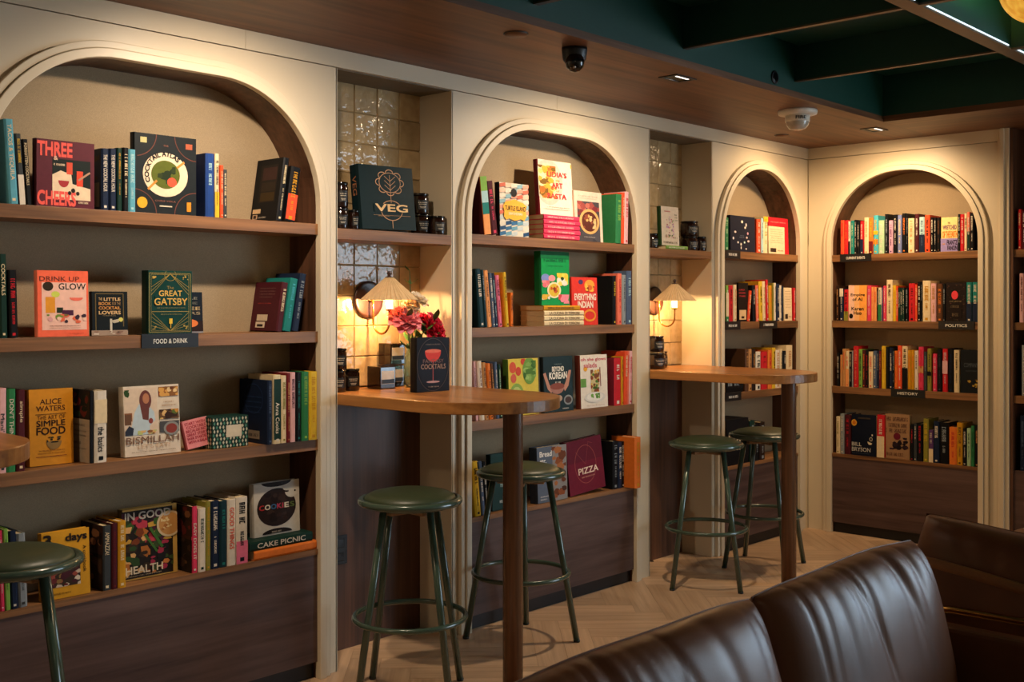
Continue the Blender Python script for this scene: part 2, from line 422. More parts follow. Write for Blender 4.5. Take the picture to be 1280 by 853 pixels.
# shop window in the back wall, beyond the open bookcase
wn = struct(empty('window_1', (0, 0, 0), ROTB))
for q in ((3.05, 0.5, 3.10, 2.38), (5.50, 0.5, 5.55, 2.38), (3.10, 0.5, 5.50, 0.55), (3.10, 2.33, 5.50, 2.38), (4.28, 0.55, 4.32, 2.33)):
    MB().box(q[0], 0.10, q[1], q[2], 0.15, q[3]).build('window_frame', 'black', wn)
for q in ((3.10, 4.28), (4.32, 5.50)): MB().box(q[0], 0.12, 0.55, q[1], 0.126, 2.33).build('pane', 'window_pane', wn)
struct(MB().box(-9.0, -6.3, 0.0, 0.3, -6.2, 3.0).build('wall_front', 'cream'))
struct(MB().box(-9.1, -6.3, 0.0, -9.0, 0.33, 3.0).build('wall_left_end', 'cream'))

# ------------------------------------------------------------------ ceiling: wooden soffit, green coffers
SY, SX = -0.81, -0.69
ce = struct(empty('ceiling'))
MB().box(-9.0, SY, CEIL, 0.3, 0.33, CEIL + 0.03).build('soffit_board', 'soffit', ce)
MB().box(-1.1, -0.34, CEIL, 5.4, 0.34 + 0.35 - 0.0, CEIL + 0.03)
MB().box(0.81, SX, CEIL, 6.2, 0.3, CEIL + 0.03).build('soffit_board', 'soffit', ce, (0, 0, 0), ROTB)
PZ = 2.665
MB().box(-9.0, SY, CEIL + 0.03, SX, SY + 0.03, PZ + 0.1).build('coffer_face', 'green_paint', ce)
MB().box(-9.0, SY - 0.006, CEIL - 0.002, SX, SY + 0.0, CEIL + 0.012).build('edge_bead', 'soffit', ce)
MB().box(-SY, SX, CEIL + 0.03, 6.2, SX + 0.03, PZ + 0.1).build('coffer_face', 'green_paint', ce, (0, 0, 0), ROTB)
MB().box(-SY, SX - 0.006, CEIL - 0.002, 6.2, SX, CEIL + 0.012).build('edge_bead', 'soffit', ce, (0, 0, 0), ROTB)
MB().box(-9.0, -6.3, PZ + 0.1, 0.3, 0.3, PZ + 0.15).build('upper_slab', 'green_paint', ce)
FINX = [SX - 0.96 - 0.94 * k for k in range(9)]
RAILY = [-1.78 - 0.97 * k for k in range(5)]
ys = [SY] + RAILY
for k, ry in enumerate(RAILY):
    rl = MB().box(-9.0, ry - 0.03, 2.502, SX, ry + 0.03, PZ).build('rail', 'green_paint', ce)
    MB().box(-9.0, ry - 0.031, 2.494, SX, ry + 0.031, 2.502).build('rail_edge', 'rail_bronze', rl)
for fxx in FINX:
    for k in range(len(ys) - 1):
        f = MB().box(fxx - 0.012, ys[k + 1] + 0.03, 2.50, fxx + 0.012, ys[k] - (0.03 if k else 0.0), PZ).build('fin', 'green_paint', ce)
        MB().box(fxx - 0.013, ys[k + 1] + 0.03, 2.494, fxx + 0.013, ys[k] - (0.03 if k else 0.0), 2.501).build('fin_edge', 'rail_bronze', f)
cells_x = [SX] + FINX
for i in range(len(cells_x) - 1):
    for k in range(len(ys) - 1):
        MB().box(cells_x[i + 1] + 0.013, ys[k + 1] + 0.03, PZ, cells_x[i] - 0.013, ys[k] - 0.02, PZ + 0.02).build('ceiling_panel', 'green_paint', ce)
for i in range(6):
    MB().box(cells_x[i + 1] + 0.05, RAILY[0] - 0.034, 2.503, cells_x[i] - 0.05, RAILY[0] - 0.0305, 2.508).build('led_strip', 'led_cool', ce)

# ------------------------------------------------------------------ arched bookcases
def bookcase(name, p, place, label, cat='bookcase'):
    p0, p1, o0, o1 = p
    root = empty(name, *place); tag(root, label, cat)
    # two-step arch moulding
    for (w0, w1, yf) in ((0.0, 0.030, -0.032), (0.0315, 0.055, -0.022)):
        A = arch(o0 - w0, o1 + w0, ARCH_TOP + w0, RAD + w0, 18); B = arch(o0 - w1, o1 + w1, ARCH_TOP + w1, RAD + w1, 18)
        m = MB()
        rr = [[(a[0], yf, a[1]), (b[0], yf, b[1]), (b[0], 0.0, b[1]), (a[0], 0.0, a[1])] for a, b in zip(A, B)]
        m.rings(rr, True, True, None, False)
        m.build('arch_trim', 'cream', root, bev=0.0025)
    # wooden lining that follows the arch
    A = arch(o0, o1, ARCH_TOP, RAD, 18); B = arch(o0 - 0.018, o1 + 0.018, ARCH_TOP + 0.018, RAD + 0.018, 18)
    rr = [[(a[0], 0.0005, a[1]), (b[0], 0.0005, b[1]), (b[0], BACK, b[1]), (a[0], BACK, a[1])] for a, b in zip(A, B)]
    MB().rings(rr, True, True, None, False).build('lining', 'walnut_z', root)
    # cloth back
    m = MB(); m.prism([(x, z) for x, z in B], BACK, BACK + 0.012, f=lambda x, y, z: (x, z, y)); m.build('back_panel', 'linen', root)
    for z in SHELF_Z[:3]:
        MB().box(o0 + 0.0008, -0.016, z - 0.042, o1 - 0.0008, BACK, z).build('shelf', 'walnut_x', root, bev=0.001)
    MB().box(o0 + 0.0005, -0.016, SHELF_Z[3] - 0.02, o1 - 0.0005, BACK, SHELF_Z[3]).build('shelf', 'walnut_x', root)
    MB().box(o0 + 0.0005, -0.012, 0.065, o1 - 0.0005, 0.02, SHELF_Z[3] - 0.0205).build('base_panel', 'walnut_dark', root)
    MB().box(o0 + 0.0005, 0.012, 0.0, o1 - 0.0005, 0.03, 0.064).build('toe_kick', 'black', root)
    return root
bookcase('arched_bookcase', BAYS[1], ((0, 0, 0), (0, 0, 0)), 'wide arched bookcase of cookbooks with a black food tag on its shelf')
bookcase('arched_bookcase', BAYS[2], ((0, 0, 0), (0, 0, 0)), 'wide arched bookcase of cookbooks between the two tiled niches')
bookcase('arched_bookcase', BAYS[3], ((0, 0, 0), (0, 0, 0)), 'narrow round-arched bookcase between tiled niche and room corner')
bookcase('arched_bookcase', BACKBAY, ((0, 0, 0), ROTB), 'narrow round-arched bookcase of spines with a politics tag, past the corner')
# open rectangular bookcase past the pilaster
root = empty('open_bookcase', (0, 0, 0), ROTB); tag(root, 'open square-cornered walnut bookcase past the cream pilaster', 'bookcase')
MB().box(1.244, -0.01, 0.0, 1.262, 0.2, CEIL - 0.002).build('side_panel', 'walnut_z', root)
MB().box(2.48, -0.01, 0.0, 2.498, 0.2, CEIL - 0.002).build('side_panel', 'walnut_z', root)
MB().box(1.262, 0.18, 0.0, 2.48, 0.2, CEIL - 0.002).build('back_panel', 'walnut_z', root)
for z in SHELF_Z[:3]: MB().box(1.2625, 0.0, z - 0.042, 2.4795, 0.18, z).build('shelf', 'walnut_x', root)
MB().box(1.2625, 0.0, 0.0, 2.4795, 0.18, SHELF_Z[3]).build('base_panel', 'walnut_dark', root)
# niche shelves
for k, (n0, n1) in enumerate(NICHES):
    if k == 0: continue
    o = MB().box(n0 + 0.0035, 0.0, 1.683, n1 - 0.0035, 0.198, 1.725).build('niche_shelf', 'walnut_x', bev=0.001)
    tag(o, ('walnut shelf in the tiled niche above the flowers', 'walnut shelf in the tiled niche beside the corner arch')[k - 1], 'shelf')

# ------------------------------------------------------------------ books
class TX(MB):
    def __init__(s): super().__init__(); s.parts = []
    def new(s): t = MB(); s.parts.append(t); return t
def cover_mb(T, D, L, b, P, c, cs, cr):
    """hinged case: two boards and a slightly rounded spine; P maps (thickness, depth, length) into the book's frame"""
    m = MB(); r = min(0.004, T * 0.18)
    outer = [(0, D), (0, r), (T * 0.22, 0), (T * 0.78, 0), (T, r), (T, D)]
    inner = [(b, D), (b, r + b), (max(b, T * 0.22), r + b), (min(T - b, T * 0.78), r + b), (T - b, r + b), (T - b, D)]
    cc = [cr, cs, cs, cs, c]
    for k in range(5):
        o0, o1, i0, i1 = outer[k], outer[k + 1], inner[k], inner[k + 1]
        m.face([P(*o0, 0), P(*o1, 0), P(*o1, L), P(*o0, L)], cc[k]); m.face([P(*i0, 0), P(*i1, 0), P(*i1, L), P(*i0, L)], cc[k])
        m.face([P(*o0, 0), P(*o1, 0), P(*i1, 0), P(*i0, 0)], cc[k]); m.face([P(*o0, L), P(*o1, L), P(*i1, L), P(*i0, L)], cc[k])
    for k in (0, 5):
        m.face([P(*outer[k], 0), P(*inner[k], 0), P(*inner[k], L), P(*outer[k], L)], cc[min(k, 4)])
    return m
def quads(m, put, x0, y0, x1, y1, c): m.face([put(x0, y0), put(x1, y0), put(x1, y1), put(x0, y1)], c)
def greek(m, put, x0, y0, x1, y1, c, rng, run=None):
    """marks as small as unreadable lettering: a row of upright strokes and bars from x0 to x1"""
    h = y1 - y0; x = x0; s = h * 0.62
    while x + s * 0.8 < x1:
        if rng.random() < 0.14: x += s * 0.7; continue
        w_ = s * rng.uniform(0.55, 0.85); k = rng.random(); t = s * 0.24
        quads(m, put, x, y0, x + t, y1, c)
        if k < 0.7: quads(m, put, x + w_ - t, y0, x + w_, y1 if k < 0.45 else y0 + h * 0.5, c)
        if k > 0.25: quads(m, put, x + t, y1 - h * 0.22, x + w_ - t, y1, c)
        if k < 0.5: quads(m, put, x + t, y0 + h * 0.4, x + w_ - t, y0 + h * 0.58, c)
        if k > 0.6: quads(m, put, x + t, y0, x + w_ - t, y0 + h * 0.2, c)
        x += w_ + s * 0.22
def finish_book(root, cov, pg, art, txt):
    cov.build('cover', 'print', root)
    pg.build('pages', 'pages', root, fix=False)
    if art.f: art.build('cover_art', 'print', root, fix=False)['kind'] = 'stuff'
    for t in txt.parts: t.build('title', 'print', root, fix=False)
    if txt.f: txt.build('small_print', 'print', root, fix=False)['kind'] = 'stuff'
def wloc(wall, a, y, z): return (a, y, z) if wall == 'L' else (y, -a, z)
def wrot(wall): return 0.0 if wall == 'L' else R(-90)
def set_rot(o, wall, lean, tilt):
    M = Matrix.Rotation(wrot(wall), 4, 'Z') @ Matrix.Rotation(R(lean), 4, 'Y') @ Matrix.Rotation(R(-tilt), 4, 'X')
    o.rotation_euler = M.to_euler()
def spine_book(wall, a, w_, h, d, yf, z, lean, c, tc, title, bands, label, group, name='book', gseed=0, cc=None, side=None):
    rng = random.Random(gseed); root = empty(name); tag(root, label, 'book', group)
    b = 0.0022 if w_ > 0.012 else 0.0012
    right = lean > 0                         # leans towards the right: pivot on the lower right edge
    off = w_ if right else 0.0
    root.location = wloc(wall, a + off, yf, z + 0.0006); set_rot(root, wall, lean, 0)
    P = lambda t, dd, l: (t - off, dd, l)
    C = hx(c); CC = hx(cc) if cc else C
    cov = cover_mb(w_, d, h, b, P, CC, C, CC)
    pg = MB().box(b - off, 0.006, 0.003, w_ - b - off, d - 0.003, h - 0.004)
    art = MB(); txt = TX()
    put = lambda q: (lambda x, y: (x - off, -q, y))
    for (f0, f1, bc) in bands: quads(art, put(0.0005), 0.0, h * f0, w_, h * f1, hx(bc))
    if title and title != '-':
        # reads downwards: flat x runs down the spine, flat y across it
        s0, s1 = 0.08, 0.78
        if '@' in title: title, s0, s1 = title.split('@')[0], float(title.split('@')[1]), float(title.split('@')[2])
        th = w_ * 0.52
        ln = min((s1 - s0) * h, len(title) * th * 0.95)
        letter(txt.new(), title, (0, 0, ln, th), lambda x, y: (w_ / 2 - th / 2 + y - off, -0.0009, h * (1 - s0) - x), hx(tc), 0.01)
    elif title == '-':
        th = w_ * rng.uniform(0.34, 0.52); pt = lambda x, y: (w_ / 2 - th / 2 + y - off, -0.0009, h - x)
        m0 = rng.uniform(0.06, 0.14); m1 = rng.uniform(0.42, 0.6)
        greek(txt, pt, h * m0, 0, h * m1, th, hx(tc), rng)
        if rng.random() < 0.7: 
            pt2 = lambda x, y: (w_ / 2 - th * 0.3 + y - off, -0.0009, h - x)
            greek(txt, pt2, h * (m1 + 0.05), 0, h * rng.uniform(0.74, 0.85), th * 0.6, hx(tc), rng)
    if rng.random() < 0.6 and title:
        quads(txt, put(0.0009), w_ * 0.32, h * 0.035, w_ * 0.68, h * 0.035 + w_ * 0.3, hx(tc))
    if side: draw(side, d, h, lambda x, y, q: (-q - off, d - x, y), art, txt, gseed)      # print on the cover that faces sideways
    finish_book(root, cov, pg, art, txt)
    return root
def draw(ops, W, H, put, art, txt, seed):
    """prints a cover: boxes in fractions of the cover, later layers a hair further out"""
    rng = random.Random(seed); base = 0.0005
    for k, op in enumerate(ops):
        base += 0.0001; q = base; P = lambda x, y: put(x * W, y * H, q)
        k0 = op[0]; cl = lambda x, y: P(min(max(x, 0.0), 1.0), min(max(y, 0.0), 1.0))
        if k0 == 'r': quads(art, P, *op[1:5], hx(op[5]))
        elif k0 == 'c' or k0 == 'h':
            _, cx, cy, rx, ry, c = op[:6]; n = 28; a0, a1 = (0, 2 * math.pi) if k0 == 'c' else (R(op[6]), R(op[7]))
            art.face([cl(cx + rx * math.cos(a0 + (a1 - a0) * i / n), cy + ry * math.sin(a0 + (a1 - a0) * i / n)) for i in range(n + (0 if k0 == 'c' else 1))], hx(c))
        elif k0 == 'o':
            _, cx, cy, rx, ry, t, c = op; n = 40
            for i in range(n):
                a, b = 2 * math.pi * i / n, 2 * math.pi * (i + 1) / n
                if any(not (0 <= cx + rx * math.cos(e) <= 1 and 0 <= cy + ry * math.sin(e) <= 1) for e in (a, b)): continue
                art.face([P(cx + rx * math.cos(a), cy + ry * math.sin(a)), P(cx + rx * math.cos(b), cy + ry * math.sin(b)),
                          P(cx + (rx - t) * math.cos(b), cy + (ry - t * W / H) * math.sin(b)), P(cx + (rx - t) * math.cos(a), cy + (ry - t * W / H) * math.sin(a))], hx(c))
        elif k0 == 'l':
            _, x0, y0, x1, y1, t, c = op; dx, dy = (x1 - x0) * W, (y1 - y0) * H; L = math.hypot(dx, dy); nx, ny = -dy / L * t / 2, dx / L * t / 2
            art.face([put(x0 * W + nx, y0 * H + ny, q), put(x1 * W + nx, y1 * H + ny, q), put(x1 * W - nx, y1 * H - ny, q), put(x0 * W - nx, y0 * H - ny, q)], hx(c))
        elif k0 == 'p': art.face([cl(x, y) for x, y in op[1]], hx(op[2]))
        elif k0 == 'b':
            _, x0, y0, x1, y1, n, size, cs = op
            for i in range(n):
                cx, cy = rng.uniform(x0, x1), rng.uniform(y0, y1); s = size * rng.uniform(0.5, 1.2); ph = rng.uniform(0, 6); sq = rng.uniform(0.45, 1)
                mm = rng.randint(5, 8); qq = q + 0.00002 * i; base = qq
                pts = []
                for j in range(mm):
                    a = ph + 2 * math.pi * j / mm; rr_ = s * rng.uniform(0.7, 1.1)
                    pts.append(put(min(max(cx * W + rr_ * W * math.cos(a), x0 * W), x1 * W), min(max(cy * H + rr_ * W * sq * math.sin(a), y0 * H), y1 * H), qq))
                art.face(pts, hx(rng.choice(cs)))
        elif k0 == 't': letter(txt.new(), op[1], op[2:6], P, hx(op[6]), op[7] if len(op) > 7 else 0.012)
        elif k0 == 'v': letter(txt.new(), op[1], (0, 0, 1, 1), lambda x, y, o=op, P=P: P(o[2] + y * (o[4] - o[2]), o[5] - x * (o[5] - o[3])), hx(op[6]), op[7] if len(op) > 7 else 0.012)
        elif k0 == 'g': greek(txt, P, *op[1:5], hx(op[5]), rng)
        elif k0 == 'a':    # lettering bent along a circle
            _, s, cx, cy, rad, a0, a1, th, c = op
            vs, fs = glyphs(s, 0.03); tn = txt.new(); i0 = 0
            for u, v, kk in vs:
                a = R(a0 + (a1 - a0) * u); rr_ = rad + th * v
                tn.v.append(put(cx * W + rr_ * math.cos(a), cy * H + rr_ * math.sin(a), q + kk))
            for f in fs: tn.f.append(tuple(i0 + kk for kk in f)); tn.c.append(hx(c)); tn.sm.append(False)
def face_book(wall, a, W, H, t, yf, z, lean, tilt, c, cs, ops, label, group, name='book', gseed=0, yaw=0.0, sops=None):
    root = empty(name); tag(root, label, 'book', group)
    right = lean > 0; off = W if right else 0.0
    root.location = wloc(wall, a + off, yf + t, z + 0.0008); set_rot(root, wall, lean, tilt)
    if yaw: root.rotation_euler = (root.rotation_euler[0], root.rotation_euler[1], root.rotation_euler[2] + R(yaw))
    P = lambda tt, dd, l: (dd - off, tt - t, l)
    b = 0.0025 if t > 0.01 else 0.0012
    cov = cover_mb(t, W, H, b, P, hx(c), hx(cs), hx(c))
    pg = MB().box(0.006 - off, b - t, 0.004, W - 0.004 - off, -b, H - 0.004)
    art = MB(); txt = TX()
    draw(ops, W, H, lambda x, y, q: (x - off, -t - q, y), art, txt, gseed)
    if sops: draw(sops, t, H, lambda x, y, q: (-q - off, -x, y), art, txt, gseed + 1)
    finish_book(root, cov, pg, art, txt)
    return root
def flat_book(wall, a, L, D, t, yf, z, c, cs, title, tc, label, group, name='book', gseed=0, yaw=0.0):
    root = empty(name); tag(root, label, 'book', group)
    root.location = wloc(wall, a, yf, z + 0.0006); root.rotation_euler = (0, 0, wrot(wall) + R(yaw))
    P = lambda tt, dd, l: (l, dd, tt)
    cov = cover_mb(t, D, L, 0.0018, P, hx(c), hx(cs), hx(c))
    pg = MB().box(0.003, 0.006, 0.0018, L - 0.003, D - 0.003, t - 0.0018)
    art = MB(); txt = TX(); put = lambda x, y: (x, -0.0006, y)
    if title == '-': greek(txt, put, L * 0.1, t * 0.32, L * 0.85, t * 0.68, hx(tc), random.Random(gseed))
    elif title: letter(txt.new(), title, (L * 0.12, t * 0.22, L * 0.88, t * 0.78), put, hx(tc), 0.012)
    finish_book(root, cov, pg, art, txt)
    return root
def shelf_tag(wall, a, w_, z, text, label):
    root = empty('shelf_tag', wloc(wall, a, -0.018, z)); root.rotation_euler = (0, 0, wrot(wall)); tag(root, label, 'sign', 'black subject tags on the shelves')
    MB().box(0, -0.0025, -0.044, w_, 0.0, 0.004).box(0, 0.0, 0.001, w_, 0.03, 0.004).build('holder', 'black', root)
    if text == '-':
        t = MB(); greek(t, lambda x, y: (x, -0.0032, y), w_ * 0.2, -0.028, w_ * 0.8, -0.014, hx('e8e4da'), random.Random(int(a * 1000)))
        t.build('small_print', 'print', root, fix=False)['kind'] = 'stuff'
        return root
    t = MB(); letter(t, text, (w_ * 0.2, -0.029, w_ * 0.8, -0.013), lambda x, y: (x, -0.0032, y), hx('e8e4da'), 0.01)
    t.build('title', 'print', root, fix=False)
    return root

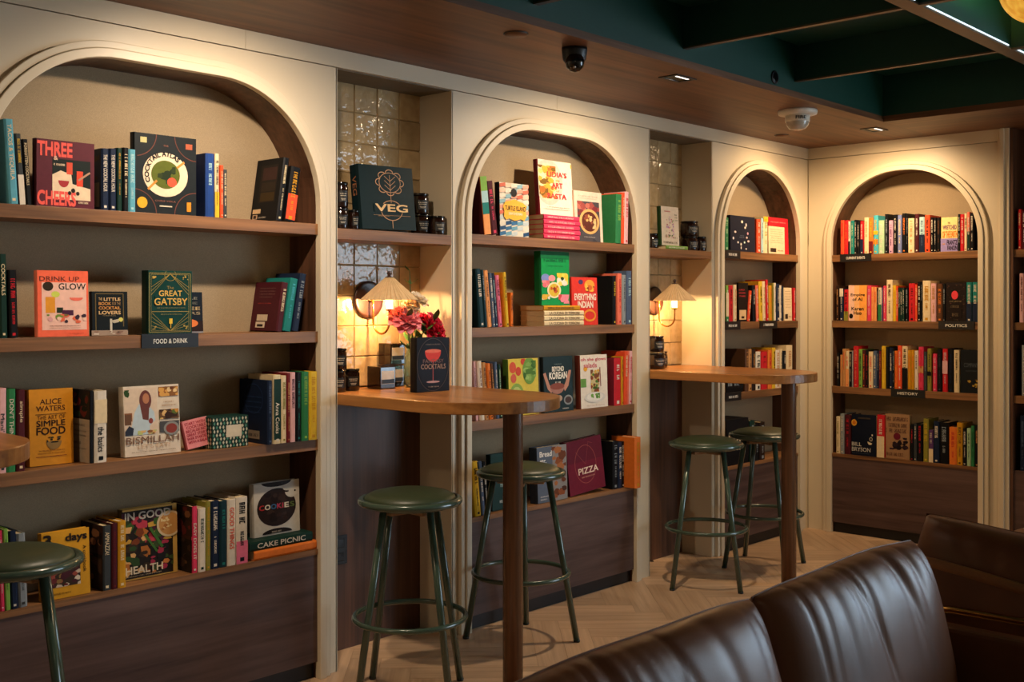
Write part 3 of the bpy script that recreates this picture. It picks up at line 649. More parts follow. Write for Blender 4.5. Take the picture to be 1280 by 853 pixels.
ART = {
 'three': [('r', 0.28, 0.12, 0.93, 0.72, '17211f'), ('p', [(0.28, 0.12), (0.93, 0.12), (0.93, 0.3), (0.62, 0.36), (0.6, 0.5), (0.42, 0.55), (0.28, 0.48)], 'e8cfae'), ('t', 'THREE', 0.03, 0.75, 0.62, 0.97, 'ef5f55', 0.035), ('t', 'CHEERS', 0.03, 0.02, 0.68, 0.24, 'ef5f55', 0.035), ('h', 0.47, 0.4, 0.09, 0.1, 'a8353a', 180, 360), ('r', 0.52, 0.5, 0.62, 0.68, 'd9533a'), ('r', 0.69, 0.33, 0.8, 0.56, 'd9482f'), ('c', 0.63, 0.26, 0.035, 0.035, '2a2018'), ('c', 0.57, 0.22, 0.03, 0.03, '2a2018'), ('c', 0.71, 0.22, 0.03, 0.03, '2a2018'), ('l', 0.72, 0.42, 0.92, 0.55, 0.006, 'b08a70'), ('g', 0.3, 0.62, 0.5, 0.65, 'e8cfae'), ('g', 0.72, 0.07, 0.9, 0.1, 'e8cfae'), ('t', '&', 0.3, 0.7, 0.37, 0.76, 'f0c8b0')],
 'atlas': [('o', 0, 0, 0.36, 0.3, 0.012, '6b3f33'), ('o', 1, 0, 0.36, 0.3, 0.012, '6b3f33'), ('o', 0, 1, 0.36, 0.3, 0.012, '6b3f33'), ('o', 1, 1, 0.36, 0.3, 0.012, '6b3f33'), ('c', 0.5, 0.5, 0.36, 0.28, 'e8cfb0'), ('c', 0.5, 0.5, 0.23, 0.18, '57601f'), ('b', 0.34, 0.38, 0.66, 0.62, 9, 0.09, ['2e3a1c', '23301a']), ('c', 0.6, 0.41, 0.075, 0.06, 'f0563c'), ('l', 0.22, 0.3, 0.36, 0.42, 0.008, 'c8873c'), ('l', 0.68, 0.6, 0.8, 0.68, 0.008, 'c8873c'), ('a', 'COCKTAIL ATLAS', 0.5, 0.5, 0.062, 205, 45, 0.017, '1a1a18'), ('r', 0.1, 0.88, 0.2, 0.95, 'b9b37c'), ('r', 0.82, 0.85, 0.93, 0.92, 'a5573c'), ('c', 0.13, 0.13, 0.08, 0.07, 'e0a52c'), ('r', 0.84, 0.05, 0.91, 0.17, 'd98a24'), ('t', 'CHRIS VOLA', 0.33, 0.155, 0.66, 0.175, '8a5a4a'), ('t', 'THE', 0.46, 0.855, 0.54, 0.875, '8a5a4a'), ('l', 0.4, 0.1, 0.6, 0.1, 0.004, 'd8c8b0')],
 'drink': [('r', 0.1, 0.1, 0.96, 0.82, 'eebfae'), ('t', 'DRINK UP', 0.06, 0.84, 0.82, 0.91, '5a2f26', 0.0), ('t', 'GLOW', 0.42, 0.71, 0.95, 0.81, '2a2422', 0.012), ('c', 0.22, 0.76, 0.1, 0.07, '33271a'), ('r', 0.17, 0.36, 0.35, 0.6, 'e0962c'), ('c', 0.36, 0.64, 0.08, 0.045, 'c9d45c'), ('h', 0.76, 0.59, 0.13, 0.05, 'ea6f5c', 180, 360), ('r', 0.38, 0.36, 0.5, 0.44, '23301f'), ('r', 0.48, 0.32, 0.7, 0.4, '4b2440'), ('b', 0.1, 0.2, 0.95, 0.34, 16, 0.06, ['e06a4a', '6f8f3c', 'd9a0a0', '3a2a3a', '7a6a3c', 'f0c8b4']), ('g', 0.24, 0.155, 0.84, 0.17, '8a5a4c'), ('g', 0.24, 0.125, 0.84, 0.135, 'b0806c'), ('g', 0.6, 0.04, 0.9, 0.055, 'c85038')],
 'little': [('l', 0.12, 0.1, 0.12, 0.95, 0.003, '6b5a34'), ('l', 0.88, 0.2, 0.88, 0.95, 0.003, '6b5a34'), ('l', 0.12, 0.95, 0.88, 0.95, 0.003, '6b5a34'), ('r', 0, 0, 1, 0.12, 'a08a78'), ('t', 'THE', 0.2, 0.8, 0.3, 0.86, 'd9b07a'), ('t', 'LITTLE', 0.34, 0.79, 0.8, 0.86, 'e6c08a', 0.02), ('t', 'BOOK', 0.2, 0.69, 0.54, 0.76, 'd99a52', 0.02), ('t', 'FOR THE', 0.57, 0.69, 0.8, 0.76, 'b08a5a', 0.0), ('t', 'COCKTAIL', 0.2, 0.59, 0.8, 0.66, 'd99a52', 0.02), ('t', 'LOVERS', 0.2, 0.48, 0.8, 0.56, 'e6c08a', 0.02), ('g', 0.3, 0.44, 0.68, 0.46, '8a7a5a'), ('r', 0.5, 0.06, 0.56, 0.38, 'c8c0ae'), ('p', [(0.52, 0.34), (0.78, 0.38), (0.74, 0.3), (0.6, 0.28)], 'bdb39c'), ('c', 0.8, 0.36, 0.06, 0.05, 'd6cf6a'), ('b', 0.05, 0.02, 0.95, 0.1, 8, 0.07, ['c8b8a8', '8a6a5a', '5a4a40'])],
 'gatsby': [('l', 0.04, 0.04, 0.96, 0.04, 0.0016, 'a8924a'), ('l', 0.04, 0.96, 0.96, 0.96, 0.0016, 'a8924a'), ('l', 0.04, 0.04, 0.04, 0.96, 0.0016, 'a8924a'), ('l', 0.96, 0.04, 0.96, 0.96, 0.0016, 'a8924a'), ('l', 0.08, 0.06, 0.92, 0.06, 0.001, 'a8924a'), ('l', 0.08, 0.94, 0.92, 0.94, 0.001, 'a8924a'), ('l', 0.08, 0.06, 0.08, 0.94, 0.001, 'a8924a'), ('l', 0.92, 0.06, 0.92, 0.94, 0.001, 'a8924a'), ('l', 0.92, 0.94, 0.5, 0.94, 0.0012, 'a8924a'), ('l', 0.08, 0.94, 0.5, 0.94, 0.0012, 'a8924a'), ('l', 0.5, 0.95, 0.08, 0.62, 0.0012, 'a8924a'), ('l', 0.5, 0.95, 0.08, 0.6799999999999999, 0.0012, 'a8924a'), ('l', 0.5, 0.95, 0.08, 0.74, 0.0012, 'a8924a'), ('l', 0.5, 0.95, 0.92, 0.62, 0.0012, 'a8924a'), ('l', 0.5, 0.95, 0.92, 0.6799999999999999, 0.0012, 'a8924a'), ('l', 0.5, 0.95, 0.92, 0.74, 0.0012, 'a8924a'), ('l', 0.5, 0.06, 0.08, 0.14, 0.0012, 'a8924a'), ('l', 0.5, 0.06, 0.08, 0.21000000000000002, 0.0012, 'a8924a'), ('l', 0.5, 0.06, 0.08, 0.28, 0.0012, 'a8924a'), ('l', 0.5, 0.06, 0.08, 0.35000000000000003, 0.0012, 'a8924a'), ('l', 0.5, 0.06, 0.92, 0.14, 0.0012, 'a8924a'), ('l', 0.5, 0.06, 0.92, 0.21000000000000002, 0.0012, 'a8924a'), ('l', 0.5, 0.06, 0.92, 0.28, 0.0012, 'a8924a'), ('l', 0.5, 0.06, 0.92, 0.35000000000000003, 0.0012, 'a8924a'), ('p', [(0.16, 0.48), (0.84, 0.48), (0.84, 0.62), (0.5, 0.86), (0.16, 0.62)], '0d3a33'), ('o', 0.5, 0.93, 0.13, 0.09, 0.006, 'b89c4c'), ('b', 0.1, 0.86, 0.22, 0.93, 5, 0.03, ['b89c4c']), ('b', 0.78, 0.86, 0.9, 0.93, 5, 0.03, ['b89c4c']), ('b', 0.1, 0.08, 0.22, 0.15, 5, 0.03, ['b89c4c']), ('b', 0.78, 0.08, 0.9, 0.15, 5, 0.03, ['b89c4c']), ('t', 'The', 0.42, 0.71, 0.57, 0.76, '9a8648', 0.0), ('t', 'GREAT', 0.24, 0.6, 0.76, 0.69, 'd9b25a', 0.012), ('t', 'GATSBY', 0.14, 0.46, 0.88, 0.57, 'd9b25a', 0.012), ('l', 0.08, 0.36, 0.92, 0.36, 0.0016, 'a8924a'), ('g', 0.2, 0.41, 0.84, 0.425, '7f7a50'), ('g', 0.28, 0.31, 0.76, 0.325, '7f7a50'), ('r', 0.47, 0.17, 0.54, 0.25, 'd8b83c'), ('r', 0.495, 0.1, 0.51, 0.17, 'd8b83c')],
 'coffee': [('t', 'TTLE', 0.1, 0.82, 0.8, 0.88, '8a8878'), ('t', 'THE', 0.3, 0.7, 0.8, 0.76, '6a6a60'), ('t', 'FEE', 0.3, 0.56, 0.9, 0.64, 'c0a878'), ('t', 'ERS', 0.3, 0.45, 0.9, 0.52, 'a09070'), ('r', 0, 0, 1, 0.3, '2a1712'), ('c', 0.45, 0.24, 0.35, 0.1, 'e07a3c'), ('r', 0, 0, 1, 0.04, '8a8a90')],
 'alice': [('t', 'ALICE', 0.26, 0.8, 0.74, 0.87, '4a2c10', 0.008), ('t', 'WATERS', 0.18, 0.71, 0.82, 0.78, '4a2c10', 0.008), ('l', 0.16, 0.67, 0.84, 0.67, 0.002, '6a4212'), ('t', 'THE ART OF', 0.2, 0.6, 0.82, 0.655, '5a3610', 0.0), ('t', 'SIMPLE', 0.18, 0.51, 0.82, 0.59, '2a180c', 0.014), ('t', 'FOOD', 0.18, 0.4, 0.82, 0.5, '2a180c', 0.014), ('h', 0.56, 0.31, 0.17, 0.11, '8a6a3a', 180, 360), ('b', 0.4, 0.29, 0.75, 0.37, 10, 0.06, ['1f2014', '2c2c18', '141410']), ('g', 0.2, 0.185, 0.8, 0.2, '7a4c14'), ('g', 0.2, 0.15, 0.8, 0.165, '7a4c14'), ('l', 0.16, 0.115, 0.84, 0.115, 0.002, '7a3a14')],
 'bismillah': [('r', 0.03, 0.3, 0.6, 0.97, 'd8c2aa'), ('r', 0.03, 0.5, 0.16, 0.62, '8a5a3a'), ('b', 0.03, 0.84, 0.12, 0.95, 5, 0.05, ['2f4a24', '4a5a2c']), ('r', 0.03, 0.45, 0.14, 0.6, '6a4a34'), ('p', [(0.16, 0.3), (0.14, 0.4), (0.2, 0.62), (0.28, 0.74), (0.42, 0.74), (0.54, 0.62), (0.56, 0.5), (0.46, 0.42), (0.46, 0.3)], 'b9cad2'), ('c', 0.395, 0.79, 0.105, 0.145, '6a3a34'), ('p', [(0.3, 0.72), (0.34, 0.52), (0.44, 0.5), (0.46, 0.7), (0.49, 0.8), (0.3, 0.8)], '6a3a34'), ('c', 0.405, 0.815, 0.058, 0.075, 'b57a58'), ('c', 0.48, 0.49, 0.04, 0.04, '8a4038'), ('p', [(0.03, 0.3), (0.16, 0.3), (0.18, 0.4), (0.1, 0.44), (0.03, 0.36)], '2b3140'), ('b', 0.18, 0.3, 0.58, 0.36, 12, 0.06, ['d8b070', 'c8a878', '8a5a34', 'b8c07a']), ('r', 0.63, 0.83, 0.98, 0.97, '8a5a2c'), ('b', 0.63, 0.83, 0.98, 0.97, 12, 0.07, ['d8a050', '6a3a1c', 'e8c890', '8a2a22']), ('r', 0.63, 0.5, 0.98, 0.64, '6a4a2c'), ('b', 0.63, 0.5, 0.98, 0.64, 12, 0.07, ['d8b070', '5a6a2c', 'c88a3c', '3a2418']), ('r', 0.63, 0.31, 0.98, 0.47, '4a4a4c'), ('c', 0.84, 0.36, 0.14, 0.1, '8a8a86'), ('c', 0.84, 0.36, 0.1, 0.07, '8a3a30'), ('g', 0.7, 0.74, 0.9, 0.76, 'a8805a'), ('g', 0.67, 0.69, 0.95, 0.71, 'a8805a'), ('t', 'BISMILLAH', 0.04, 0.175, 0.97, 0.275, '7a5a48', 0.004), ('t', "LET'S EAT!", 0.24, 0.1, 0.8, 0.16, 'c0a080', 0.0), ('g', 0.12, 0.05, 0.9, 0.065, '8a7460')],
 'start': [('t', 'START WITH', 0.1, 0.82, 0.9, 0.92, 'a83040', 0.02), ('t', 'COCKTAILS', 0.14, 0.69, 0.9, 0.79, 'a83040', 0.02), ('t', 'BECAUSE NO', 0.1, 0.56, 0.9, 0.66, 'a83040', 0.02), ('t', 'GREAT STORY', 0.1, 0.43, 0.9, 0.53, 'a83040', 0.02), ('t', 'EVER STARTED', 0.1, 0.3, 0.9, 0.4, 'a83040', 0.02), ('t', 'WITH A SALAD', 0.1, 0.17, 0.9, 0.27, 'a83040', 0.02)],
 'days': [('r', 0.0, 0.17, 0.8, 0.62, '3a2c20'), ('b', 0.0, 0.17, 0.8, 0.62, 40, 0.09, ['6a2a2c', 'c8b098', '8a6a3c', '4a2028', 'd8c8b0', '9a4a3c']), ('t', 'days', 0.5, 0.8, 0.95, 0.95, '241a10', 0.03), ('t', '3', 0.05, 0.78, 0.22, 0.97, '241a10', 0.03), ('v', 'A cookbook', 0.86, 0.34, 0.93, 0.74, '241a10', 0.01), ('g', 0.05, 0.06, 0.6, 0.085, '3a2410')],
 'health': [('r', 0.0, 0.02, 0.92, 0.97, '241c16'), ('b', 0.0, 0.5, 0.9, 0.95, 40, 0.1, ['8a2028', 'b83a4a', '3a5a24', '4a2030', 'c89a3c', '2c3a1c']), ('b', 0.0, 0.05, 0.5, 0.75, 30, 0.1, ['b06a2c', '7a3c1c', 'd8a868', '3a2a1c', '2f4a24']), ('b', 0.5, 0.05, 0.92, 0.5, 26, 0.08, ['a83048', '3a4a24', 'c87a3c', '1c1814']), ('c', 0.86, 0.72, 0.24, 0.19, 'cfb890'), ('c', 0.86, 0.72, 0.2, 0.16, 'c08a4c'), ('b', 0.7, 0.62, 0.92, 0.82, 12, 0.04, ['a86a34', 'e0c890']), ('l', 0.5, 0.7, 0.72, 0.4, 0.01, '3f6a2c'), ('l', 0.4, 0.62, 0.62, 0.35, 0.008, '3f6a2c'), ('t', 'IN GOOD', 0.05, 0.84, 0.88, 0.95, 'b8b0a4', 0.02), ('t', 'HEALTH', 0.05, 0.08, 0.72, 0.19, 'e0d0b0', 0.02), ('g', 0.05, 0.045, 0.7, 0.06, 'b0a080')],
 'cookies': [('h', 0.5, 1.0, 0.32, 0.09, '241a16', 180, 360), ('c', 0.5, 0.52, 0.42, 0.36, '2a1c16'), ('b', 0.15, 0.25, 0.85, 0.8, 24, 0.08, ['3a2820', '201410', '332019']), ('c', 0.83, 0.8, 0.15, 0.13, 'cfc8ba'), ('c', 0.7, 0.84, 0.06, 0.05, 'cfc8ba'), ('h', 0.5, 0.03, 0.32, 0.09, '241a16', 0, 180), ('b', 0.62, 0.78, 0.76, 0.86, 6, 0.04, ['2a1c16', '3a2820']), ('c', 0.9, 0.79, 0.02, 0.02, '2a1c16'), ('t', 'C', 0.12, 0.49, 0.23, 0.59, 'b8322c', 0.03), ('t', 'O', 0.24, 0.49, 0.36, 0.59, 'e0d4bc', 0.03), ('t', 'O', 0.37, 0.49, 0.49, 0.59, '3a6a94', 0.03), ('t', 'K', 0.5, 0.49, 0.6, 0.59, 'b8405c', 0.03), ('t', 'I', 0.61, 0.49, 0.64, 0.59, 'b0404c', 0.03), ('t', 'E', 0.66, 0.49, 0.76, 0.59, 'e0d4bc', 0.03), ('t', 'S', 0.78, 0.49, 0.88, 0.59, '5a6a34', 0.03), ('g', 0.38, 0.05, 0.6, 0.075, 'd8c8b0')],
 'veg': [('o', 0.56, 0.74, 0.2, 0.16, 0.012, 'd0a078'), ('o', 0.75, 0.74, 0.075, 0.06, 0.012, 'd0a078'), ('o', 0.694403771141768, 0.8460237771658049, 0.075, 0.06, 0.012, 'd0a078'), ('o', 0.5601513020750394, 0.8899999524397751, 0.075, 0.06, 0.012, 'd0a078'), ('o', 0.425810287484199, 0.8461926362972648, 0.075, 0.06, 0.012, 'd0a078'), ('o', 0.37000024097176754, 0.740238897937473, 0.075, 0.06, 0.012, 'd0a078'), ('o', 0.42538251115346826, 0.6341453508997285, 0.075, 0.06, 0.012, 'd0a078'), ('o', 0.5595460941586665, 0.5900004280418423, 0.075, 0.06, 0.012, 'd0a078'), ('o', 0.6939753135116004, 0.6336387739336675, 0.075, 0.06, 0.012, 'd0a078'), ('c', 0.56, 0.74, 0.19, 0.15, '0c2529'), ('l', 0.56, 0.42, 0.56, 0.86, 0.0022, 'd0a078'), ('l', 0.56, 0.62, 0.4600000000000001, 0.7, 0.002, 'd0a078'), ('l', 0.56, 0.62, 0.66, 0.7, 0.002, 'd0a078'), ('l', 0.56, 0.69, 0.4600000000000001, 0.77, 0.002, 'd0a078'), ('l', 0.56, 0.69, 0.66, 0.77, 0.002, 'd0a078'), ('l', 0.56, 0.76, 0.4600000000000001, 0.84, 0.002, 'd0a078'), ('l', 0.56, 0.76, 0.66, 0.84, 0.002, 'd0a078'), ('o', 0.56, 0.3, 0.2, 0.16, 0.01, 'd0a078'), ('l', 0.56, 0.02, 0.56, 0.14, 0.003, 'd0a078'), ('r', 0.24, 0.27, 0.9, 0.4, '0c2529'), ('t', 'VEG', 0.26, 0.28, 0.86, 0.4, 'f0c890', 0.02), ('l', 0.22, 0.22, 0.9, 0.22, 0.0014, 'b08860'), ('g', 0.3, 0.2, 0.52, 0.215, 'b08860')],
 'cocktails': [('o', 0.5, 0.5, 0.48, 0.49, 0.012, '5a4a44'), ('c', 0.5, 0.5, 0.43, 0.45, '191a24'), ('h', 0.5, 0.75, 0.24, 0.2, 'e0453c', 180, 360), ('c', 0.5, 0.75, 0.24, 0.035, 'f07a62'), ('l', 0.5, 0.55, 0.5, 0.2, 0.003, 'c05a58'), ('c', 0.5, 0.18, 0.2, 0.02, 'c89a98'), ('t', 'COCKTAILS', 0.14, 0.42, 0.88, 0.51, 'b8927c', 0.008), ('t', 'FANTASY', 0.2, 0.53, 0.82, 0.6, '8a6a62', 0.0), ('g', 0.28, 0.86, 0.74, 0.885, '7a6a5c'), ('g', 0.34, 0.08, 0.68, 0.1, 'a08a7c')],
 'turtle': [('p', [(0.0, 0.0), (0.2, 0.03), (0.2, 0.1), (0.0, 0.07)], '3a6a94'), ('p', [(0.2, 0.0), (0.4, 0.03), (0.4, 0.1), (0.2, 0.07)], '6a9ab0'), ('p', [(0.4, 0.0), (0.6000000000000001, 0.03), (0.6000000000000001, 0.1), (0.4, 0.07)], 'b8c4c8'), ('p', [(0.6, 0.0), (0.8, 0.03), (0.8, 0.1), (0.6, 0.07)], 'd8d0c0'), ('p', [(0.8, 0.0), (1.0, 0.03), (1.0, 0.1), (0.8, 0.07)], '2a4a70'), ('p', [(0.0, 0.1), (0.2, 0.13), (0.2, 0.2), (0.0, 0.17)], '2a4a70'), ('p', [(0.2, 0.1), (0.4, 0.13), (0.4, 0.2), (0.2, 0.17)], '3a6a94'), ('p', [(0.4, 0.1), (0.6000000000000001, 0.13), (0.6000000000000001, 0.2), (0.4, 0.17)], '6a9ab0'), ('p', [(0.6, 0.1), (0.8, 0.13), (0.8, 0.2), (0.6, 0.17)], 'b8c4c8'), ('p', [(0.8, 0.1), (1.0, 0.13), (1.0, 0.2), (0.8, 0.17)], 'd8d0c0'), ('p', [(0.0, 0.2), (0.2, 0.23), (0.2, 0.30000000000000004), (0.0, 0.27)], 'd8d0c0'), ('p', [(0.2, 0.2), (0.4, 0.23), (0.4, 0.30000000000000004), (0.2, 0.27)], '2a4a70'), ('p', [(0.4, 0.2), (0.6000000000000001, 0.23), (0.6000000000000001, 0.30000000000000004), (0.4, 0.27)], '3a6a94'), ('p', [(0.6, 0.2), (0.8, 0.23), (0.8, 0.30000000000000004), (0.6, 0.27)], '6a9ab0'), ('p', [(0.8, 0.2), (1.0, 0.23), (1.0, 0.30000000000000004), (0.8, 0.27)], 'b8c4c8'), ('p', [(0.0, 0.3), (0.2, 0.32999999999999996), (0.2, 0.4), (0.0, 0.37)], 'b8c4c8'), ('p', [(0.2, 0.3), (0.4, 0.32999999999999996), (0.4, 0.4), (0.2, 0.37)], 'd8d0c0'), ('p', [(0.4, 0.3), (0.6000000000000001, 0.32999999999999996), (0.6000000000000001, 0.4), (0.4, 0.37)], '2a4a70'), ('p', [(0.6, 0.3), (0.8, 0.32999999999999996), (0.8, 0.4), (0.6, 0.37)], '3a6a94'), ('p', [(0.8, 0.3), (1.0, 0.32999999999999996), (1.0, 0.4), (0.8, 0.37)], '6a9ab0'), ('p', [(0.0, 0.4), (0.2, 0.43000000000000005), (0.2, 0.5), (0.0, 0.47000000000000003)], 'c86a54'), ('p', [(0.2, 0.4), (0.4, 0.43000000000000005), (0.4, 0.5), (0.2, 0.47000000000000003)], 'e8c0a8'), ('p', [(0.4, 0.4), (0.6000000000000001, 0.43000000000000005), (0.6000000000000001, 0.5), (0.4, 0.47000000000000003)], 'e0d4c4'), ('p', [(0.6, 0.4), (0.8, 0.43000000000000005), (0.8, 0.5), (0.6, 0.47000000000000003)], '8ab0bc'), ('p', [(0.8, 0.4), (1.0, 0.43000000000000005), (1.0, 0.5), (0.8, 0.47000000000000003)], 'd89a84'), ('p', [(0.0, 0.5), (0.2, 0.53), (0.2, 0.6), (0.0, 0.5700000000000001)], 'd89a84'), ('p', [(0.2, 0.5), (0.4, 0.53), (0.4, 0.6), (0.2, 0.5700000000000001)], 'c86a54'), ('p', [(0.4, 0.5), (0.6000000000000001, 0.53), (0.6000000000000001, 0.6), (0.4, 0.5700000000000001)], 'e8c0a8'), ('p', [(0.6, 0.5), (0.8, 0.53), (0.8, 0.6), (0.6, 0.5700000000000001)], 'e0d4c4'), ('p', [(0.8, 0.5), (1.0, 0.53), (1.0, 0.6), (0.8, 0.5700000000000001)], '8ab0bc'), ('p', [(0.0, 0.6), (0.2, 0.63), (0.2, 0.7), (0.0, 0.6699999999999999)], '8ab0bc'), ('p', [(0.2, 0.6), (0.4, 0.63), (0.4, 0.7), (0.2, 0.6699999999999999)], 'd89a84'), ('p', [(0.4, 0.6), (0.6000000000000001, 0.63), (0.6000000000000001, 0.7), (0.4, 0.6699999999999999)], 'c86a54'), ('p', [(0.6, 0.6), (0.8, 0.63), (0.8, 0.7), (0.6, 0.6699999999999999)], 'e8c0a8'), ('p', [(0.8, 0.6), (1.0, 0.63), (1.0, 0.7), (0.8, 0.6699999999999999)], 'e0d4c4'), ('p', [(0.0, 0.7), (0.2, 0.73), (0.2, 0.7999999999999999), (0.0, 0.77)], 'e0d4c4'), ('p', [(0.2, 0.7), (0.4, 0.73), (0.4, 0.7999999999999999), (0.2, 0.77)], '8ab0bc'), ('p', [(0.4, 0.7), (0.6000000000000001, 0.73), (0.6000000000000001, 0.7999999999999999), (0.4, 0.77)], 'd89a84'), ('p', [(0.6, 0.7), (0.8, 0.73), (0.8, 0.7999999999999999), (0.6, 0.77)], 'c86a54'), ('p', [(0.8, 0.7), (1.0, 0.73), (1.0, 0.7999999999999999), (0.8, 0.77)], 'e8c0a8'), ('p', [(0.0, 0.8), (0.2, 0.8300000000000001), (0.2, 0.9), (0.0, 0.8700000000000001)], 'e8c0a8'), ('p', [(0.2, 0.8), (0.4, 0.8300000000000001), (0.4, 0.9), (0.2, 0.8700000000000001)], 'e0d4c4'), ('p', [(0.4, 0.8), (0.6000000000000001, 0.8300000000000001), (0.6000000000000001, 0.9), (0.4, 0.8700000000000001)], '8ab0bc'), ('p', [(0.6, 0.8), (0.8, 0.8300000000000001), (0.8, 0.9), (0.6, 0.8700000000000001)], 'd89a84'), ('p', [(0.8, 0.8), (1.0, 0.8300000000000001), (1.0, 0.9), (0.8, 0.8700000000000001)], 'c86a54'), ('p', [(0.0, 0.9), (0.2, 0.93), (0.2, 1.0), (0.0, 0.97)], 'c86a54'), ('p', [(0.2, 0.9), (0.4, 0.93), (0.4, 1.0), (0.2, 0.97)], 'e8c0a8'), ('p', [(0.4, 0.9), (0.6000000000000001, 0.93), (0.6000000000000001, 1.0), (0.4, 0.97)], 'e0d4c4'), ('p', [(0.6, 0.9), (0.8, 0.93), (0.8, 1.0), (0.6, 0.97)], '8ab0bc'), ('p', [(0.8, 0.9), (1.0, 0.93), (1.0, 1.0), (0.8, 0.97)], 'd89a84'), ('p', [(0.12, 0.36), (0.2, 0.3), (0.3, 0.33), (0.5, 0.29), (0.7, 0.33), (0.82, 0.3), (0.9, 0.38), (0.88, 0.5), (0.92, 0.58), (0.8, 0.64), (0.66, 0.66), (0.5, 0.7), (0.32, 0.66), (0.18, 0.64), (0.1, 0.55), (0.14, 0.46)], 'ecb040'), ('t', 'TURTLE ISLAND', 0.16, 0.48, 0.88, 0.57, '2a241c', 0.02), ('t', 'SEAN SHERMAN', 0.28, 0.4, 0.76, 0.45, 'f4ead0', 0.01), ('c', 0.48, 0.82, 0.1, 0.08, '2a2624')],
 'pasta': [('c', 0.3, 0.6, 0.42, 0.42, 'cdbfae'), ('c', 0.26, 0.6, 0.34, 0.34, 'e6d2ac'), ('b', 0.01, 0.3, 0.52, 0.9, 44, 0.09, ['e0a83c', 'd8963a', 'edc870', 'b06a2c', '7a5a24']), ('r', 0.97, 0.9, 1, 0.97, 'e0b03c'), ('t', "LIDIA'S", 0.26, 0.7, 0.84, 0.8, 'e0403c', 0.025), ('t', 'the', 0.5, 0.62, 0.62, 0.67, 'd89a4c', 0.01), ('t', 'ART', 0.38, 0.5, 0.7, 0.6, 'e0403c', 0.025), ('t', 'of', 0.5, 0.43, 0.6, 0.47, 'd89a4c', 0.01), ('t', 'PASTA', 0.24, 0.3, 0.8, 0.4, 'e0403c', 0.025), ('g', 0.2, 0.14, 0.88, 0.155, '8a7a6a'), ('g', 0.1, 0.1, 0.9, 0.115, '8a7a6a')],
 'pie': [('r', 0.1, 0.0, 0.9, 0.8, '4a4448'), ('b', 0.1, 0.5, 0.9, 0.8, 16, 0.12, ['9a4a44', 'b86a5c', '7a3034']), ('b', 0.1, 0.0, 0.9, 0.25, 10, 0.12, ['3a3a42', '4c4a50']), ('c', 0.52, 0.4, 0.36, 0.25, 'd8a868'), ('c', 0.52, 0.4, 0.28, 0.2, '5a2c22'), ('b', 0.28, 0.26, 0.76, 0.54, 16, 0.08, ['d8a868', 'e0b880', '8a4a34']), ('g', 0.15, 0.89, 0.85, 0.915, 'b09888'), ('g', 0.2, 0.85, 0.8, 0.865, 'b09888'), ('g', 0.3, 0.08, 0.7, 0.1, 'b0a8a0')],
 'green': [('r', 0, 0.86, 1, 1, '0e6a3a'), ('g', 0.1, 0.8, 0.9, 0.88, '0c5a34'), ('g', 0.25, 0.72, 0.8, 0.735, '0c5a34'), ('c', 0.16, 0.5, 0.15, 0.08, '7a8ac8'), ('c', 0.38, 0.5, 0.12, 0.06, 'e89aa0'), ('b', 0.0, 0.32, 0.3, 0.46, 5, 0.12, ['e88a92', 'e0707a']), ('b', 0.55, 0.36, 0.95, 0.6, 12, 0.13, ['f0c83c', 'f4d85a', 'e8e4d4']), ('c', 0.45, 0.28, 0.24, 0.15, 'e8e0b8'), ('c', 0.45, 0.28, 0.19, 0.12, 'd8b83c'), ('b', 0.32, 0.2, 0.58, 0.36, 8, 0.07, ['c8542c', '8a3a1c']), ('b', 0.6, 0.03, 0.98, 0.2, 6, 0.14, ['e88a9c', 'd04848']), ('b', 0.02, 0.1, 0.3, 0.2, 5, 0.1, ['e8e4d4', 'd8b03c']), ('c', 0.74, 0.5, 0.06, 0.03, '2a4a24')],
 'indian': [('c', 0.36, 0.9, 0.09, 0.05, '4a3a6a'), ('c', 0.7, 0.83, 0.2, 0.12, 'e8a03c'), ('c', 0.7, 0.78, 0.1, 0.06, 'd8682c'), ('b', 0.5, 0.7, 0.9, 0.9, 8, 0.06, ['f0c04c', '8a3a1c']), ('t', 'EVERYTHING', 0.1, 0.52, 0.94, 0.66, 'f0e0cc', 0.03), ('t', 'INDIAN', 0.22, 0.36, 0.82, 0.5, 'f0e0cc', 0.03), ('o', 0.68, 0.2, 0.24, 0.13, 0.05, 'e8962c'), ('b', 0.05, 0.05, 0.45, 0.3, 6, 0.06, ['e86a3c', 'b02a22'])],
 'veggie': [('c', 0.16, 0.85, 0.11, 0.1, 'd0553a'), ('c', 0.34, 0.78, 0.09, 0.08, 'c84a34'), ('c', 0.18, 0.66, 0.09, 0.08, 'd0604a'), ('c', 0.5, 0.95, 0.08, 0.06, 'c84a34'), ('c', 0.7, 0.78, 0.22, 0.24, '6f9a44'), ('b', 0.5, 0.6, 0.92, 0.96, 18, 0.11, ['4f7a34', '86ad58', '3f6a2c', '9abf6c']), ('c', 0.27, 0.33, 0.24, 0.24, '86a84c'), ('c', 0.27, 0.33, 0.18, 0.18, 'b9c878'), ('c', 0.27, 0.36, 0.05, 0.1, '7a5a2c'), ('b', 0.55, 0.02, 0.98, 0.3, 18, 0.09, ['d89a4c', 'c8b45c', '8aa84c', 'e0c070'])],
